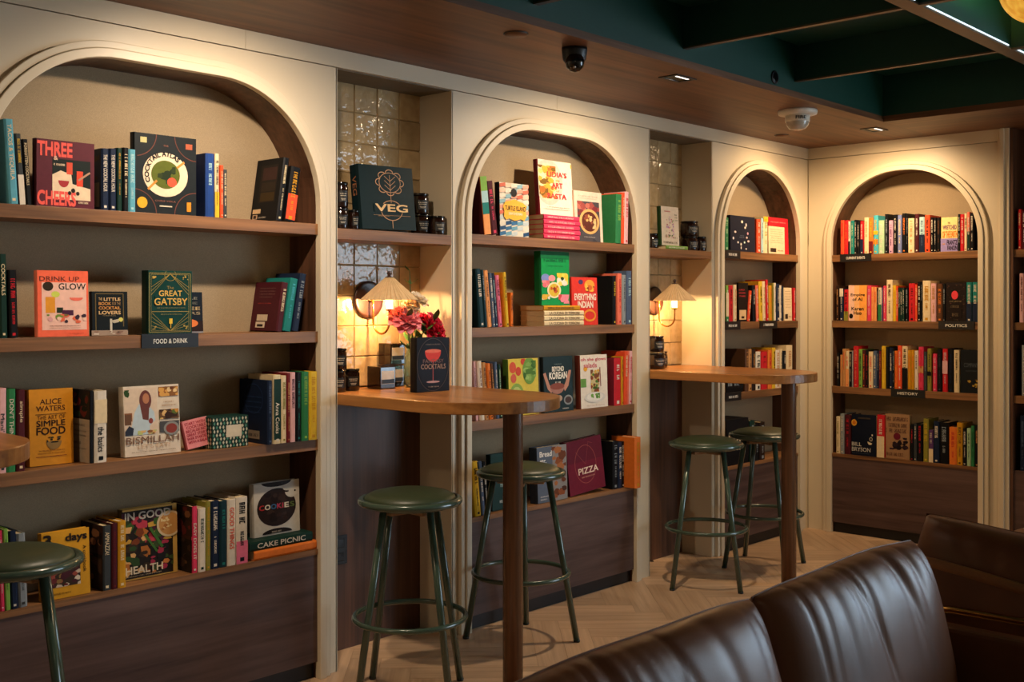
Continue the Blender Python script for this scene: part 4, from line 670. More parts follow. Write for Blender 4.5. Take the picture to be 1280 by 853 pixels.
 'korean': [('t', 'BEYOND', 0.3, 0.73, 0.7, 0.82, 'efe8da', 0.025), ('t', 'KOREAN', 0.2, 0.59, 0.8, 0.72, 'efe8da', 0.03), ('g', 0.4, 0.51, 0.6, 0.545, 'e0d8c8'), ('g', 0.38, 0.85, 0.62, 0.87, '7a8a88'), ('p', [(0, 0.7), (0.08, 0.72), (0.2, 0.5), (0.3, 0.42), (0.26, 0.34), (0.14, 0.42)], 'c08a74'), ('p', [(0.95, 0.74), (0.86, 0.74), (0.74, 0.52), (0.66, 0.44), (0.72, 0.36), (0.84, 0.46)], 'c08a74'), ('h', 0.46, 0.46, 0.24, 0.14, 'a8786a', 180, 360), ('c', 0.46, 0.46, 0.24, 0.06, '8a4a3c'), ('c', 0.5, 0.24, 0.12, 0.06, 'b89a84'), ('c', 0.82, 0.2, 0.15, 0.09, '8a908e'), ('c', 0.82, 0.2, 0.11, 0.06, '4a3a38'), ('g', 0.62, 0.04, 0.84, 0.06, 'd8d0c4')],
 'salads': [('t', 'oh she glows', 0.04, 0.87, 0.96, 0.95, 'c84a5c', 0.012), ('t', 'salads', 0.14, 0.76, 0.62, 0.85, 'c84a5c', 0.012), ('c', 0.2, 0.74, 0.07, 0.045, 'e8a834'), ('r', 0.02, 0.4, 0.22, 0.56, '6a9a4c'), ('p', [(0.38, 0.7), (0.7, 0.7), (0.66, 0.2), (0.4, 0.2)], 'c8b888'), ('b', 0.38, 0.2, 0.7, 0.72, 34, 0.08, ['8a3a24', '4f7a34', 'd8a83c', '7a4a2c', 'c8b05c', '3f5a24']), ('c', 0.52, 0.2, 0.38, 0.1, 'd8d4cc'), ('c', 0.52, 0.21, 0.3, 0.075, 'e8e4da'), ('b', 0.36, 0.17, 0.7, 0.27, 10, 0.06, ['6fa044', '4f8034']), ('l', 0.72, 0.76, 0.74, 0.4, 0.006, '8a4a3c'), ('g', 0.2, 0.04, 0.86, 0.055, 'c0a898')],
 'bread': [('r', 0.52, 0, 1, 1, '8a8684'), ('b', 0.5, 0.05, 0.98, 0.98, 16, 0.14, ['6a3a20', '8a4c28', 'a8683c', '4a2818']), ('t', 'Bread', 0.1, 0.82, 0.5, 0.92, 'f0ece4', 0.02), ('t', 'etc.', 0.1, 0.7, 0.32, 0.78, 'f0ece4', 0.02), ('g', 0.1, 0.1, 0.4, 0.12, 'e0dcd4'), ('g', 0.1, 0.05, 0.32, 0.07, 'e0dcd4')],
 'pizza': [('r', 0, 0, 1, 0.58, '6d152a'), ('o', 0.5, 0.52, 0.3, 0.36, 0.008, 'a85a4c'), ('l', 0.5, 0.52, 0.25, 0.78, 0.001, 'a85a4c'), ('l', 0.5, 0.52, 0.62, 0.92, 0.001, 'a85a4c'), ('l', 0.62, 0.92, 0.74, 0.88, 0.001, 'a85a4c'), ('t', 'PIZZA', 0.28, 0.34, 0.84, 0.46, 'f0d8c0', 0.014), ('g', 0.36, 0.27, 0.76, 0.295, 'c88a74')],
 'darkgreen': [('g', 0.3, 0.4, 0.9, 0.5, '9ab0a4'), ('g', 0.3, 0.12, 0.8, 0.17, 'd8dcd4')],
 'niche2': [('g', 0.2, 0.86, 0.55, 0.89, 'c05a5c'), ('b', 0.3, 0.2, 0.72, 0.7, 36, 0.04, ['a87ab0', 'd88a9c', '8a9a5c', 'c8a03c', 'b05a6c']), ('b', 0.42, 0.6, 0.56, 0.8, 8, 0.03, ['a87ab0', '8a9a5c']), ('g', 0.75, 0.78, 0.92, 0.81, '6a7a5c'), ('g', 0.75, 0.71, 0.92, 0.74, '6a7a5c'), ('g', 0.75, 0.64, 0.95, 0.67, '6a7a5c'), ('g', 0.1, 0.05, 0.9, 0.1, '5a5048'), ('b', 0.1, 0.18, 0.9, 0.28, 14, 0.04, ['8a6a3c', 'b07a8c', '6a7a44'])],
 'drops': [('c', 0.48, 0.84, 0.04, 0.04, 'e8dcc8'), ('c', 0.64, 0.76, 0.03, 0.05, 'e0d0c8'), ('c', 0.6, 0.68, 0.035, 0.03, 'e8dcc8'), ('c', 0.2, 0.54, 0.04, 0.03, 'f0d8d0'), ('c', 0.12, 0.36, 0.03, 0.04, 'e0d8d8'), ('c', 0.7, 0.52, 0.03, 0.04, 'd8a0b0'), ('c', 0.66, 0.4, 0.03, 0.03, 'e8c8c0'), ('c', 0.72, 0.3, 0.04, 0.03, 'f0d0c8'), ('c', 0.3, 0.25, 0.03, 0.03, 'e8e0d8'), ('c', 0.42, 0.2, 0.03, 0.04, 'e0d8d0'), ('c', 0.56, 0.26, 0.03, 0.03, 'c8e0d0'), ('c', 0.42, 0.1, 0.02, 0.04, 'e0d8d0'), ('c', 0.62, 0.08, 0.03, 0.02, 'e8d8d0'), ('g', 0.36, 0.38, 0.56, 0.41, '6a7484'), ('g', 0.38, 0.43, 0.54, 0.46, '6a7484')],
 'back': [('g', 0.1, 0.88, 0.85, 0.9, '8a7458'), ('g', 0.1, 0.8, 0.9, 0.82, 'a88c68'), ('g', 0.1, 0.72, 0.9, 0.74, 'a88c68'), ('g', 0.1, 0.64, 0.8, 0.66, 'a88c68'), ('g', 0.1, 0.56, 0.9, 0.58, 'a88c68'), ('g', 0.1, 0.48, 0.85, 0.5, 'a88c68'), ('g', 0.1, 0.4, 0.9, 0.42, 'a88c68'), ('r', 0.1, 0.06, 0.45, 0.2, '3a2c24'), ('g', 0.55, 0.1, 0.9, 0.14, '7a6248')],
 'redback': [('g', 0.08, 0.86, 0.9, 0.89, 'e08a84')],
 'reader': [('g', 0.05, 0.8, 0.7, 0.84, 'b0383c'), ('g', 0.05, 0.72, 0.75, 0.76, 'b0383c'), ('g', 0.05, 0.64, 0.75, 0.68, 'b0383c'), ('r', 0.1, 0.05, 0.8, 0.3, 'd8b888'), ('r', 0.3, 0.08, 0.6, 0.14, '3a2c20')],
 'empire': [('r', 0, 0, 0.32, 1, 'eec0a8'), ('r', 0.32, 0, 0.6, 1, 'f4b878'), ('t', 'Empire', 0.12, 0.67, 0.9, 0.77, '221a14', 0.02), ('t', 'of AI', 0.22, 0.56, 0.76, 0.65, '221a14', 0.02), ('t', 'Karen', 0.16, 0.29, 0.84, 0.39, '221a14', 0.02), ('t', 'Hao', 0.28, 0.17, 0.72, 0.27, '221a14', 0.02), ('c', 0.14, 0.13, 0.11, 0.07, '181210')],
 'wretched': [('r', 0, 0, 1, 0.38, '9a8ac0'), ('t', 'THE', 0.42, 0.8, 0.56, 0.86, '4a3a24', 0.01), ('t', 'WRETCHED', 0.12, 0.64, 0.94, 0.77, '7a4a6a', 0.02), ('t', 'OF THE EARTH', 0.1, 0.4, 0.98, 0.6, 'e8862c', 0.03), ('t', 'FRANTZ', 0.36, 0.19, 0.98, 0.33, '2a2030', 0.03), ('t', 'FANON', 0.4, 0.03, 0.98, 0.17, '2a2030', 0.03), ('g', 0.04, 0.2, 0.3, 0.24, 'e0a06a')],
 'ornate': [('b', 0.04, 0.04, 0.96, 0.96, 90, 0.04, ['3a2c24', '4a3a2c', '33241f', '2c3028', '553a30']), ('r', 0.2, 0.12, 0.8, 0.45, '1c1412'), ('c', 0.46, 0.68, 0.16, 0.11, 'e0424c'), ('g', 0.2, 0.5, 0.8, 0.54, '7a6a4c'), ('g', 0.26, 0.36, 0.72, 0.42, '6a5a44'), ('g', 0.3, 0.14, 0.66, 0.22, '6a5a44')],
 'company': [('t', 'COMPANY', 0.2, 0.6, 0.98, 0.7, '4a5258', 0.01), ('g', 0.3, 0.5, 0.9, 0.53, '3a4248'), ('b', 0.3, 0.1, 0.98, 0.34, 12, 0.1, ['5a4014', '8a6a1c', '3a2a10', 'a88a34'])],
 'bryson': [('c', 0.12, 0.8, 0.11, 0.08, 'e0a034'), ('c', 0.12, 0.8, 0.07, 0.05, 'c8701c'), ('t', 'BILL', 0.03, 0.23, 0.42, 0.32, 'c8c4bc', 0.008), ('t', 'BRYSON', 0.03, 0.1, 0.78, 0.2, 'c8c4bc', 0.008), ('h', 0.76, 0.36, 0.1, 0.08, 'd8ccb0', 180, 330), ('o', 0.8, 0.42, 0.06, 0.05, 0.02, 'd8ccb0'), ('c', 0.85, 0.52, 0.03, 0.025, 'd8ccb0'), ('g', 0.03, 0.05, 0.74, 0.065, '4a5264'), ('r', 0.28, 0.9, 0.78, 0.94, '3a3430')],
 'tan': [('g', 0.08, 0.84, 0.94, 0.93, '4a2c24'), ('g', 0.16, 0.7, 0.92, 0.79, '4a2c24'), ('g', 0.06, 0.58, 0.9, 0.67, '4a2c24'), ('b', 0.2, 0.2, 0.95, 0.48, 16, 0.12, ['2a1c24', '3a2430', '1c1418']), ('c', 0.5, 0.5, 0.14, 0.08, '6a1c2c'), ('g', 0.08, 0.06, 0.8, 0.13, '5a3424')],
 'sd_black': [('r', 0.2, 0.3, 0.85, 0.9, '1f1b18'), ('r', 0.28, 0.66, 0.8, 0.86, '3a2622'), ('r', 0.28, 0.48, 0.8, 0.62, '2c241c'), ('r', 0.28, 0.32, 0.8, 0.46, '3a2c16'), ('r', 0.06, 0.13, 0.36, 0.2, 'd8b88c'), ('r', 0.08, 0.04, 0.26, 0.11, 'c8a888'), ('r', 0.11, 0.05, 0.22, 0.1, '3a2c24'), ('g', 0.3, 0.05, 0.6, 0.075, 'b0a898')],
 'sd_maroon': [('g', 0.2, 0.86, 0.8, 0.88, '7a5a52'), ('g', 0.2, 0.8, 0.8, 0.82, '7a5a52'), ('g', 0.2, 0.74, 0.8, 0.76, '7a5a52'), ('g', 0.2, 0.68, 0.7, 0.7, '7a5a52'), ('g', 0.2, 0.55, 0.7, 0.57, 'a83a34'), ('r', 0.22, 0.2, 0.62, 0.33, 'd0bca0'), ('r', 0.2, 0.06, 0.55, 0.18, 'd8c8b0'), ('r', 0.26, 0.08, 0.48, 0.13, '2a2020')],
 'sd_navy': [('o', 0.5, 0.7, 0.34, 0.24, 0.02, '26385c'), ('g', 0.2, 0.72, 0.8, 0.74, '30456c'), ('g', 0.2, 0.64, 0.8, 0.66, '30456c'), ('g', 0.2, 0.56, 0.8, 0.58, '30456c'), ('g', 0.2, 0.48, 0.75, 0.5, '30456c'), ('r', 0.3, 0.07, 0.72, 0.2, 'a89a84'), ('g', 0.34, 0.1, 0.68, 0.15, '2a2a30')],
 'sd_photo': [('r', 0.0, 0.55, 1, 1, '3a2620'), ('b', 0.05, 0.5, 0.95, 0.98, 16, 0.16, ['6a2a28', '2c2018', '8a5a3c', '1c1612']), ('r', 0, 0, 1, 0.5, '2a211c'), ('b', 0.05, 0.05, 0.95, 0.5, 12, 0.16, ['4a3428', '6a4a34', '241c18'])],
 'sd_grey': [('r', 0, 0.6, 1, 1, '2a2422'), ('b', 0.05, 0.62, 0.95, 0.98, 14, 0.16, ['6a2a24', '1c2420', 'a87a54', '3a4a34']), ('r', 0, 0, 1, 0.6, 'b8a894'), ('g', 0.1, 0.5, 0.8, 0.53, '6a5c50'), ('g', 0.1, 0.42, 0.85, 0.44, '8a7a6a'), ('g', 0.1, 0.36, 0.85, 0.38, '8a7a6a'), ('g', 0.1, 0.25, 0.6, 0.28, '6a5c50'), ('g', 0.1, 0.18, 0.85, 0.2, '8a7a6a')],
 'sd_pages': [('r', 0.1, 0.05, 0.9, 0.45, '5a524c'), ('b', 0.1, 0.5, 0.9, 0.9, 10, 0.12, ['2a1c1c', '3a2a24'])],
}
spine_book('L',-5.0440,0.0274,0.2586,0.142,-0.0080,1.7350,-4,'5aa0b4','e2cda4','TACOS & TEQUILA@.06@.72',[],'pale blue spine book, sixteenth from flower niche, top shelf, food-tagged arch','books on the top shelf of the food-tagged arch',gseed=117)
spine_book('L',-5.0130,0.0174,0.2175,0.139,-0.0080,1.7350,-4,'3a3f42','d8b02c','-',[(0, 0.42, 'ddd2c0')],'dark grey and white spine book, fifteenth from flower niche, top shelf, food-tagged arch','books on the top shelf of the food-tagged arch',gseed=118)
spine_book('L',-4.9920,0.0164,0.2025,0.149,-0.0080,1.7350,-4,'101114','e2cda4','FORGOTTEN COCKTAILS@.06@.7',[],'black spine book, fourteenth from flower niche, top shelf, food-tagged arch','books on the top shelf of the food-tagged arch',gseed=119)
face_book('L',-4.9640,0.1920,0.2110,0.026,-0.0040,1.7350,0,0,'5b2530','4a1c26',ART['three'],'maroon front cover book, thirteenth from flower niche, top shelf, food-tagged arch','books on the top shelf of the food-tagged arch',gseed=120)
spine_book('L',-4.7510,0.0254,0.2000,0.140,-0.0120,1.7350,0,'18243c','ddd2c0','THE NEW COCKTAIL HOUR@.1@.7',[],'navy spine book, twelfth from flower niche, top shelf, food-tagged arch','books on the top shelf of the food-tagged arch',gseed=121,side=ART['sd_pages'])
spine_book('L',-4.7210,0.0234,0.2030,0.120,-0.0080,1.7350,0,'18243c','ddd2c0','THE NEW COCKTAIL HOUR@.1@.7',[],'navy spine book, eleventh from flower niche, top shelf, food-tagged arch','books on the top shelf of the food-tagged arch',gseed=122)
spine_book('L',-4.6960,0.0174,0.2070,0.135,-0.0100,1.7350,0,'14322a','c8901c','-',[],'dark green spine book, tenth from flower niche, top shelf, food-tagged arch','books on the top shelf of the food-tagged arch',gseed=123)
spine_book('L',-4.6760,0.0194,0.2100,0.143,-0.0120,1.7350,0,'101114','e2cda4','-',[],'black spine book, ninth from flower niche, top shelf, food-tagged arch','books on the top shelf of the food-tagged arch',gseed=124)
spine_book('L',-4.6540,0.0244,0.2070,0.141,-0.0080,1.7350,0,'5aa0b4','a8ccd0','-',[],'pale blue spine book, eighth from flower niche, top shelf, food-tagged arch','books on the top shelf of the food-tagged arch',gseed=125)
face_book('L',-4.6300,0.2350,0.2690,0.030,0.0060,1.7350,0,0,'1d2224','15191b',ART['atlas'],'black front cover book, seventh from flower niche, top shelf, food-tagged arch','books on the top shelf of the food-tagged arch',gseed=126)
spine_book('L',-4.3650,0.0344,0.2230,0.149,-0.0080,1.7350,0,'1f3f80','a8ccd0','-',[],'royal blue spine book, sixth from flower niche, top shelf, food-tagged arch','books on the top shelf of the food-tagged arch',gseed=127)
spine_book('L',-4.3280,0.0164,0.2250,0.149,-0.0080,1.7350,0,'e2cda4','101114','-',[(0, 0.4, 'd8b02c')],'cream and yellow spine book, fifth from flower niche, top shelf, food-tagged arch','books on the top shelf of the food-tagged arch',gseed=128)
spine_book('L',-4.3090,0.0124,0.1850,0.161,-0.0120,1.7350,0,'e0502c','e2cda4','-',[],'red-orange spine book, fourth from flower niche, top shelf, food-tagged arch','books on the top shelf of the food-tagged arch',gseed=129)
spine_book('L',-4.2950,0.0164,0.1720,0.154,-0.0080,1.7350,0,'3a3f42','e2cda4','-',[],'dark grey spine book, third from flower niche, top shelf, food-tagged arch','books on the top shelf of the food-tagged arch',gseed=130)
spine_book('L',-4.0710,0.0244,0.2396,0.170,-0.0100,1.7350,8.5,'101114','e2cda4','-',[],'black spine book, second from flower niche, top shelf, food-tagged arch','books on the top shelf of the food-tagged arch',gseed=131,side=ART['sd_black'])
spine_book('L',-4.0310,0.0424,0.2073,0.157,-0.0080,1.7350,8.5,'101114','c8901c','-',[(0.03, 0.5, 'e0502c')],'black and red-orange spine book, first from flower niche, top shelf, food-tagged arch','books on the top shelf of the food-tagged arch',gseed=132)
spine_book('L',-5.0730,0.0214,0.2560,0.158,-0.0120,1.3250,-1,'14322a','e2cda4','COCKTAILS@.12@.75',[],'dark green spine book, ninth from flower niche, second shelf, food-tagged arch','books on the second shelf of the food-tagged arch',gseed=142)
spine_book('L',-5.0440,0.0264,0.2081,0.158,-0.0080,1.3250,-1.5,'101114','c4222a','-',[],'black spine book, eighth from flower niche, second shelf, food-tagged arch','books on the second shelf of the food-tagged arch',gseed=143)
face_book('L',-4.9570,0.1690,0.2090,0.020,0.0000,1.3250,0,2,'f0694a','f28468',ART['drink'],'orange front cover book, seventh from flower niche, second shelf, food-tagged arch','books on the second shelf of the food-tagged arch',gseed=144)
face_book('L',-4.7790,0.1260,0.1440,0.018,0.0000,1.3250,0,2,'12181a','0d1214',ART['little'],'black front cover book, sixth from flower niche, second shelf, food-tagged arch','books on the second shelf of the food-tagged arch',gseed=145)
face_book('L',-4.5890,0.1680,0.2170,0.045,-0.0100,1.3250,0,0,'0d3a33','0a2f2a',ART['gatsby'],'dark green front cover book, fifth from flower niche, second shelf, food-tagged arch','books on the second shelf of the food-tagged arch',gseed=146)
face_book('L',-4.4410,0.1010,0.1450,0.018,0.0500,1.3250,0,3,'131a24','0e141c',ART['coffee'],'navy front cover book, fourth from flower niche, second shelf, food-tagged arch','books on the second shelf of the food-tagged arch',gseed=147)
spine_book('L',-4.0740,0.0274,0.1843,0.170,-0.0120,1.3250,9,'4a1a22','e2cda4','-',[],'maroon spine book, third from flower niche, second shelf, food-tagged arch','books on the second shelf of the food-tagged arch',gseed=148,side=ART['sd_maroon'])
spine_book('L',-4.0390,0.0324,0.2000,0.160,-0.0100,1.3250,10,'1f7a74','4ab0c0','-',[],'teal spine book, second from flower niche, second shelf, food-tagged arch','books on the second shelf of the food-tagged arch',gseed=149)
spine_book('L',-3.9990,0.0284,0.2193,0.158,-0.0100,1.3250,10,'18243c','8a9296','-',[],'navy spine book, first from flower niche, second shelf, food-tagged arch','books on the second shelf of the food-tagged arch',gseed=150)
spine_book('L',-5.0770,0.0234,0.2580,0.149,-0.0080,0.9150,0,'e0aeb0','3a3f42',"Mani's Kitchen@.3@.95",[],'pale pink spine book, sixteenth from flower niche, third shelf, food-tagged arch','books on the third shelf of the food-tagged arch',gseed=167)
spine_book('L',-5.0520,0.0254,0.2540,0.163,-0.0100,0.9150,0,'2f7a4a','ddd2c0',"DON'T THINK ABOUT@.12@.9",[],'green spine book, fifteenth from flower niche, third shelf, food-tagged arch','books on the third shelf of the food-tagged arch',gseed=168)
spine_book('L',-5.0230,0.0254,0.2500,0.156,-0.0100,0.9150,0,'4a1a22','e2cda4','simple@.14@.4',[],'maroon spine book, fourteenth from flower niche, third shelf, food-tagged arch','books on the third shelf of the food-tagged arch',gseed=169)
face_book('L',-4.9630,0.1460,0.2420,0.030,0.0450,0.9150,0,2,'d08a22','c07c1a',ART['alice'],'mustard front cover book, thirteenth from flower niche, third shelf, food-tagged arch','books on the third shelf of the food-tagged arch',gseed=170)
spine_book('L',-4.7890,0.0124,0.2340,0.147,-0.0080,0.9150,0,'101114','ffffff','',[],'black spine book, twelfth from flower niche, third shelf, food-tagged arch','books on the third shelf of the food-tagged arch',gseed=171,side=ART['sd_grey'])
spine_book('L',-4.7740,0.0414,0.2320,0.148,-0.0120,0.9150,0,'ddd2c0','101114','the basics@.5@.85',[(0.55, 0.88, 'e2cda4')],'white and cream spine book, eleventh from flower niche, third shelf, food-tagged arch','books on the third shelf of the food-tagged arch',gseed=172)
face_book('L',-4.6560,0.2100,0.2350,0.030,0.0200,0.9150,0,4,'dccdb8','b8a994',ART['bismillah'],'cream front cover book, tenth from flower niche, third shelf, food-tagged arch','books on the third shelf of the food-tagged arch',gseed=173)
face_book('L',-4.4150,0.1010,0.1000,0.022,0.0300,0.9150,-8,10,'e08a8c','b05a60',ART['start'],'pink front cover book, ninth from flower niche, third shelf, food-tagged arch','books on the third shelf of the food-tagged arch',gseed=174)
spine_book('L',-4.1230,0.0214,0.2340,0.180,-0.0300,0.9150,0,'18243c','4c5c78','-',[],'navy spine book, eighth from flower niche, third shelf, food-tagged arch','books on the third shelf of the food-tagged arch',gseed=175,side=ART['sd_navy'])
spine_book('L',-4.0960,0.0314,0.2530,0.165,-0.0300,0.9150,0,'e2cda4','ddd2c0','Anna Cooks@.4@.85',[(0.06, 0.94, '14322a')],'cream and dark green spine book, seventh from flower niche, third shelf, food-tagged arch','books on the third shelf of the food-tagged arch',gseed=176)
spine_book('L',-4.0620,0.0224,0.2490,0.160,-0.0300,0.9150,0,'e2cda4','8a8434','-',[],'cream spine book, sixth from flower niche, third shelf, food-tagged arch','books on the third shelf of the food-tagged arch',gseed=177)
spine_book('L',-4.0370,0.0154,0.2570,0.161,-0.0300,0.9150,0,'6a1c20','c08a54','-',[],'dark red spine book, fifth from flower niche, third shelf, food-tagged arch','books on the third shelf of the food-tagged arch',gseed=178)
spine_book('L',-4.0210,0.0224,0.2590,0.138,-0.0300,0.9150,0,'e0aeb0','4a1a22','-',[],'pale pink spine book, fourth from flower niche, third shelf, food-tagged arch','books on the third shelf of the food-tagged arch',gseed=179)
spine_book('L',-3.9950,0.0224,0.2580,0.139,-0.0300,0.9150,0,'101114','1f7a74','-',[],'black spine book, third from flower niche, third shelf, food-tagged arch','books on the third shelf of the food-tagged arch',gseed=180)
spine_book('L',-3.9680,0.0304,0.2590,0.142,-0.0300,0.9150,0,'2f7a4a','7fae4c','-',[],'green spine book, second from flower niche, third shelf, food-tagged arch','books on the third shelf of the food-tagged arch',gseed=181)
spine_book('L',-3.9350,0.0364,0.2580,0.164,-0.0300,0.9150,0,'d8b02c','c8901c','-',[],'yellow spine book, first from flower niche, third shelf, food-tagged arch','books on the third shelf of the food-tagged arch',gseed=182)
spine_book('L',-5.0710,0.0124,0.2451,0.148,-0.0080,0.4950,-2,'d83a5c','ddd2c0','-',[],'hot pink spine book, seventeenth from flower niche, lowest shelf, food-tagged arch','books on the lowest shelf of the food-tagged arch',gseed=202)
spine_book('L',-5.0570,0.0154,0.2482,0.161,-0.0100,0.4950,-2,'7fae4c','14322a','-',[],'light green spine book, sixteenth from flower niche, lowest shelf, food-tagged arch','books on the lowest shelf of the food-tagged arch',gseed=203)
spine_book('L',-5.0400,0.0224,0.2401,0.150,-0.0100,0.4950,-2,'18243c','ddd2c0','KITCHEN@.3@.7',[],'navy spine book, fifteenth from flower niche, lowest shelf, food-tagged arch','books on the lowest shelf of the food-tagged arch',gseed=204)
spine_book('L',-5.0150,0.0264,0.2281,0.152,-0.0080,0.4950,-2,'8a9296','3a3f42','-',[],'grey spine book, fourteenth from flower niche, lowest shelf, food-tagged arch','books on the lowest shelf of the food-tagged arch',gseed=205)
face_book('L',-4.9420,0.1590,0.2110,0.025,0.0000,0.4950,0,3,'d69a22','b07818',ART['days'],'mustard front cover book, thirteenth from flower niche, lowest shelf, food-tagged arch','books on the lowest shelf of the food-tagged arch',gseed=206)
spine_book('L',-4.7440,0.0284,0.2110,0.153,-0.0080,0.4950,0,'3a3f42','e2cda4','AMMAZZA!@.1@.45',[],'dark grey spine book, twelfth from flower niche, lowest shelf, food-tagged arch','books on the lowest shelf of the food-tagged arch',gseed=207,cc='241c18',side=ART['sd_photo'])
spine_book('L',-4.7140,0.0194,0.2150,0.142,-0.0100,0.4950,0,'4a1a22','6a1c20','-',[],'maroon spine book, eleventh from flower niche, lowest shelf, food-tagged arch','books on the lowest shelf of the food-tagged arch',gseed=208)
spine_book('L',-4.6930,0.0274,0.2190,0.155,-0.0120,0.4950,0,'c8901c','e2cda4','-',[],'mustard spine book, tenth from flower niche, lowest shelf, food-tagged arch','books on the lowest shelf of the food-tagged arch',gseed=209)
face_book('L',-4.6460,0.2050,0.2390,0.035,0.0500,0.4950,0,2,'c9a050','57503c',ART['health'],'food-photo front cover book, ninth from flower niche, lowest shelf, food-tagged arch','books on the lowest shelf of the food-tagged arch',gseed=210)
spine_book('L',-4.4190,0.0214,0.2300,0.161,-0.0080,0.4950,0,'d83a5c','ddd2c0','EASY DOES IT@.25@.85',[],'hot pink spine book, eighth from flower niche, lowest shelf, food-tagged arch','books on the lowest shelf of the food-tagged arch',gseed=211,cc='4a2c20',side=ART['sd_photo'])
spine_book('L',-4.3960,0.0284,0.2210,0.155,-0.0120,0.4950,0,'ddd2c0','14322a','-',[],'white spine book, seventh from flower niche, lowest shelf, food-tagged arch','books on the lowest shelf of the food-tagged arch',gseed=212)
spine_book('L',-4.3660,0.0194,0.2400,0.156,-0.0100,0.4950,0,'8a8434','c8901c','-',[],'olive spine book, sixth from flower niche, lowest shelf, food-tagged arch','books on the lowest shelf of the food-tagged arch',gseed=213)
spine_book('L',-4.3440,0.0334,0.2390,0.164,-0.0080,0.4950,0,'18243c','ddd2c0','-',[],'navy spine book, fifth from flower niche, lowest shelf, food-tagged arch','books on the lowest shelf of the food-tagged arch',gseed=214)
spine_book('L',-4.3090,0.0304,0.2350,0.152,-0.0080,0.4950,0,'14323a','1f7a74','-',[],'dark teal spine book, fourth from flower niche, lowest shelf, food-tagged arch','books on the lowest shelf of the food-tagged arch',gseed=215)
spine_book('L',-4.2770,0.0344,0.2360,0.155,-0.0080,0.4950,0,'ddd2c0','e0502c','GOOD THINGS@.12@.75',[],'white spine book, third from flower niche, lowest shelf, food-tagged arch','books on the lowest shelf of the food-tagged arch',gseed=216)
spine_book('L',-4.2410,0.0474,0.2390,0.160,-0.0080,0.4950,0,'ddd2c0','101114','-',[(0, 0.34, 'e0708c')],'white and pink spine book, second from flower niche, lowest shelf, food-tagged arch','books on the lowest shelf of the food-tagged arch',gseed=217)
flat_book('L',-4.1680,0.2800,0.150,0.0339,-0.0120,0.4950,'e0762c','e0762c','','e0762c','orange book lying flat under the cake book','books on the lowest shelf of the food-tagged arch',gseed=218)
flat_book('L',-4.1860,0.2820,0.150,0.0339,-0.0080,0.5295,'14322a','14322a','CAKE PICNIC','ddd2c0','dark green flat book with white title carrying the cookie book','books on the lowest shelf of the food-tagged arch',gseed=219)
face_book('L',-4.1360,0.2080,0.1960,0.030,0.0400,0.5640,0,2,'cfc8ba','b8b0a2',ART['cookies'],'pale grey front cover book, first from flower niche, lowest shelf, food-tagged arch','books on the lowest shelf of the food-tagged arch',gseed=220)
spine_book('L',-2.9700,0.0404,0.2569,0.143,-0.0120,1.7350,-7,'e0762c','1f7a74','',[(0.0, 0.35, 'e89a5c'), (0.35, 0.55, '1f7a74'), (0.55, 0.75, 'a8ccd0'), (0.75, 1, '7fae4c')],'orange and pale orange spine book, first from flower niche, top shelf, arch between niches','books on the top shelf of the arch between niches',gseed=234,cc='4a1a22')
spine_book('L',-2.9190,0.0414,0.2410,0.137,-0.0080,1.7350,-9,'4a1a22','d83a5c','-',[],'maroon spine book, second from flower niche, top shelf, arch between niches','books on the top shelf of the arch between niches',gseed=235)
face_book('L',-2.8650,0.1940,0.2430,0.030,-0.0050,1.7350,0,2,'d8d0c0','141414',ART['turtle'],'patterned front cover book, third from flower niche, top shelf, arch between niches','books on the top shelf of the arch between niches',gseed=236)
flat_book('L',-2.5820,0.2620,0.155,0.0224,-0.0200,1.8270,'d83a5c','d83a5c','-','e0aeb0','pink flat book, first from the top of the stack of five','books on the top shelf of the arch between niches',gseed=237)
flat_book('L',-2.5820,0.2680,0.155,0.0224,-0.0200,1.8040,'d83a5c','d83a5c','-','e0aeb0','pink flat book, second from the top of the stack of five','books on the top shelf of the arch between niches',gseed=238)
flat_book('L',-2.5820,0.2620,0.155,0.0224,-0.0200,1.7810,'d83a5c','d83a5c','-','e0aeb0','pink flat book, third from the top of the stack of five','books on the top shelf of the arch between niches',gseed=239)
flat_book('L',-2.5820,0.2680,0.155,0.0224,-0.0200,1.7580,'d83a5c','d83a5c','-','e0aeb0','pink flat book, fourth from the top of the stack of five','books on the top shelf of the arch between niches',gseed=240)
flat_book('L',-2.5820,0.2620,0.155,0.0224,-0.0200,1.7350,'d83a5c','d83a5c','-','e0aeb0','pink flat book, fifth from the top of the stack of five','books on the top shelf of the arch between niches',gseed=241)
face_book('L',-2.5650,0.2480,0.2630,0.030,0.0200,1.8500,0,4,'eedcc8','7a1f2c',ART['pasta'],'cream front cover book, fourth from flower niche, top shelf, arch between niches','books on the top shelf of the arch between niches',gseed=242)
face_book('L',-2.3200,0.2160,0.2480,0.012,0.0050,1.7350,0,3,'dfc8b4','c8b09c',ART['pie'],'beige front cover book, fifth from flower niche, top shelf, arch between niches','books on the top shelf of the arch between niches',gseed=243)
spine_book('L',-2.0320,0.0454,0.2481,0.165,-0.0200,1.7350,1.5,'2f7a4a','7fae4c','-',[],'green spine book, sixth from flower niche, top shelf, arch between niches','books on the top shelf of the arch between niches',gseed=244)
spine_book('L',-1.9850,0.0234,0.2591,0.165,-0.0200,1.7350,1.5,'e0502c','e2cda4','-',[],'red-orange spine book, seventh from flower niche, top shelf, arch between niches','books on the top shelf of the arch between niches',gseed=245)
spine_book('L',-1.9612,0.0324,0.2651,0.138,-0.0200,1.7350,1.5,'e0aeb0','c4222a','-',[],'pale pink spine book, eighth from flower niche, top shelf, arch between niches','books on the top shelf of the arch between niches',gseed=246)
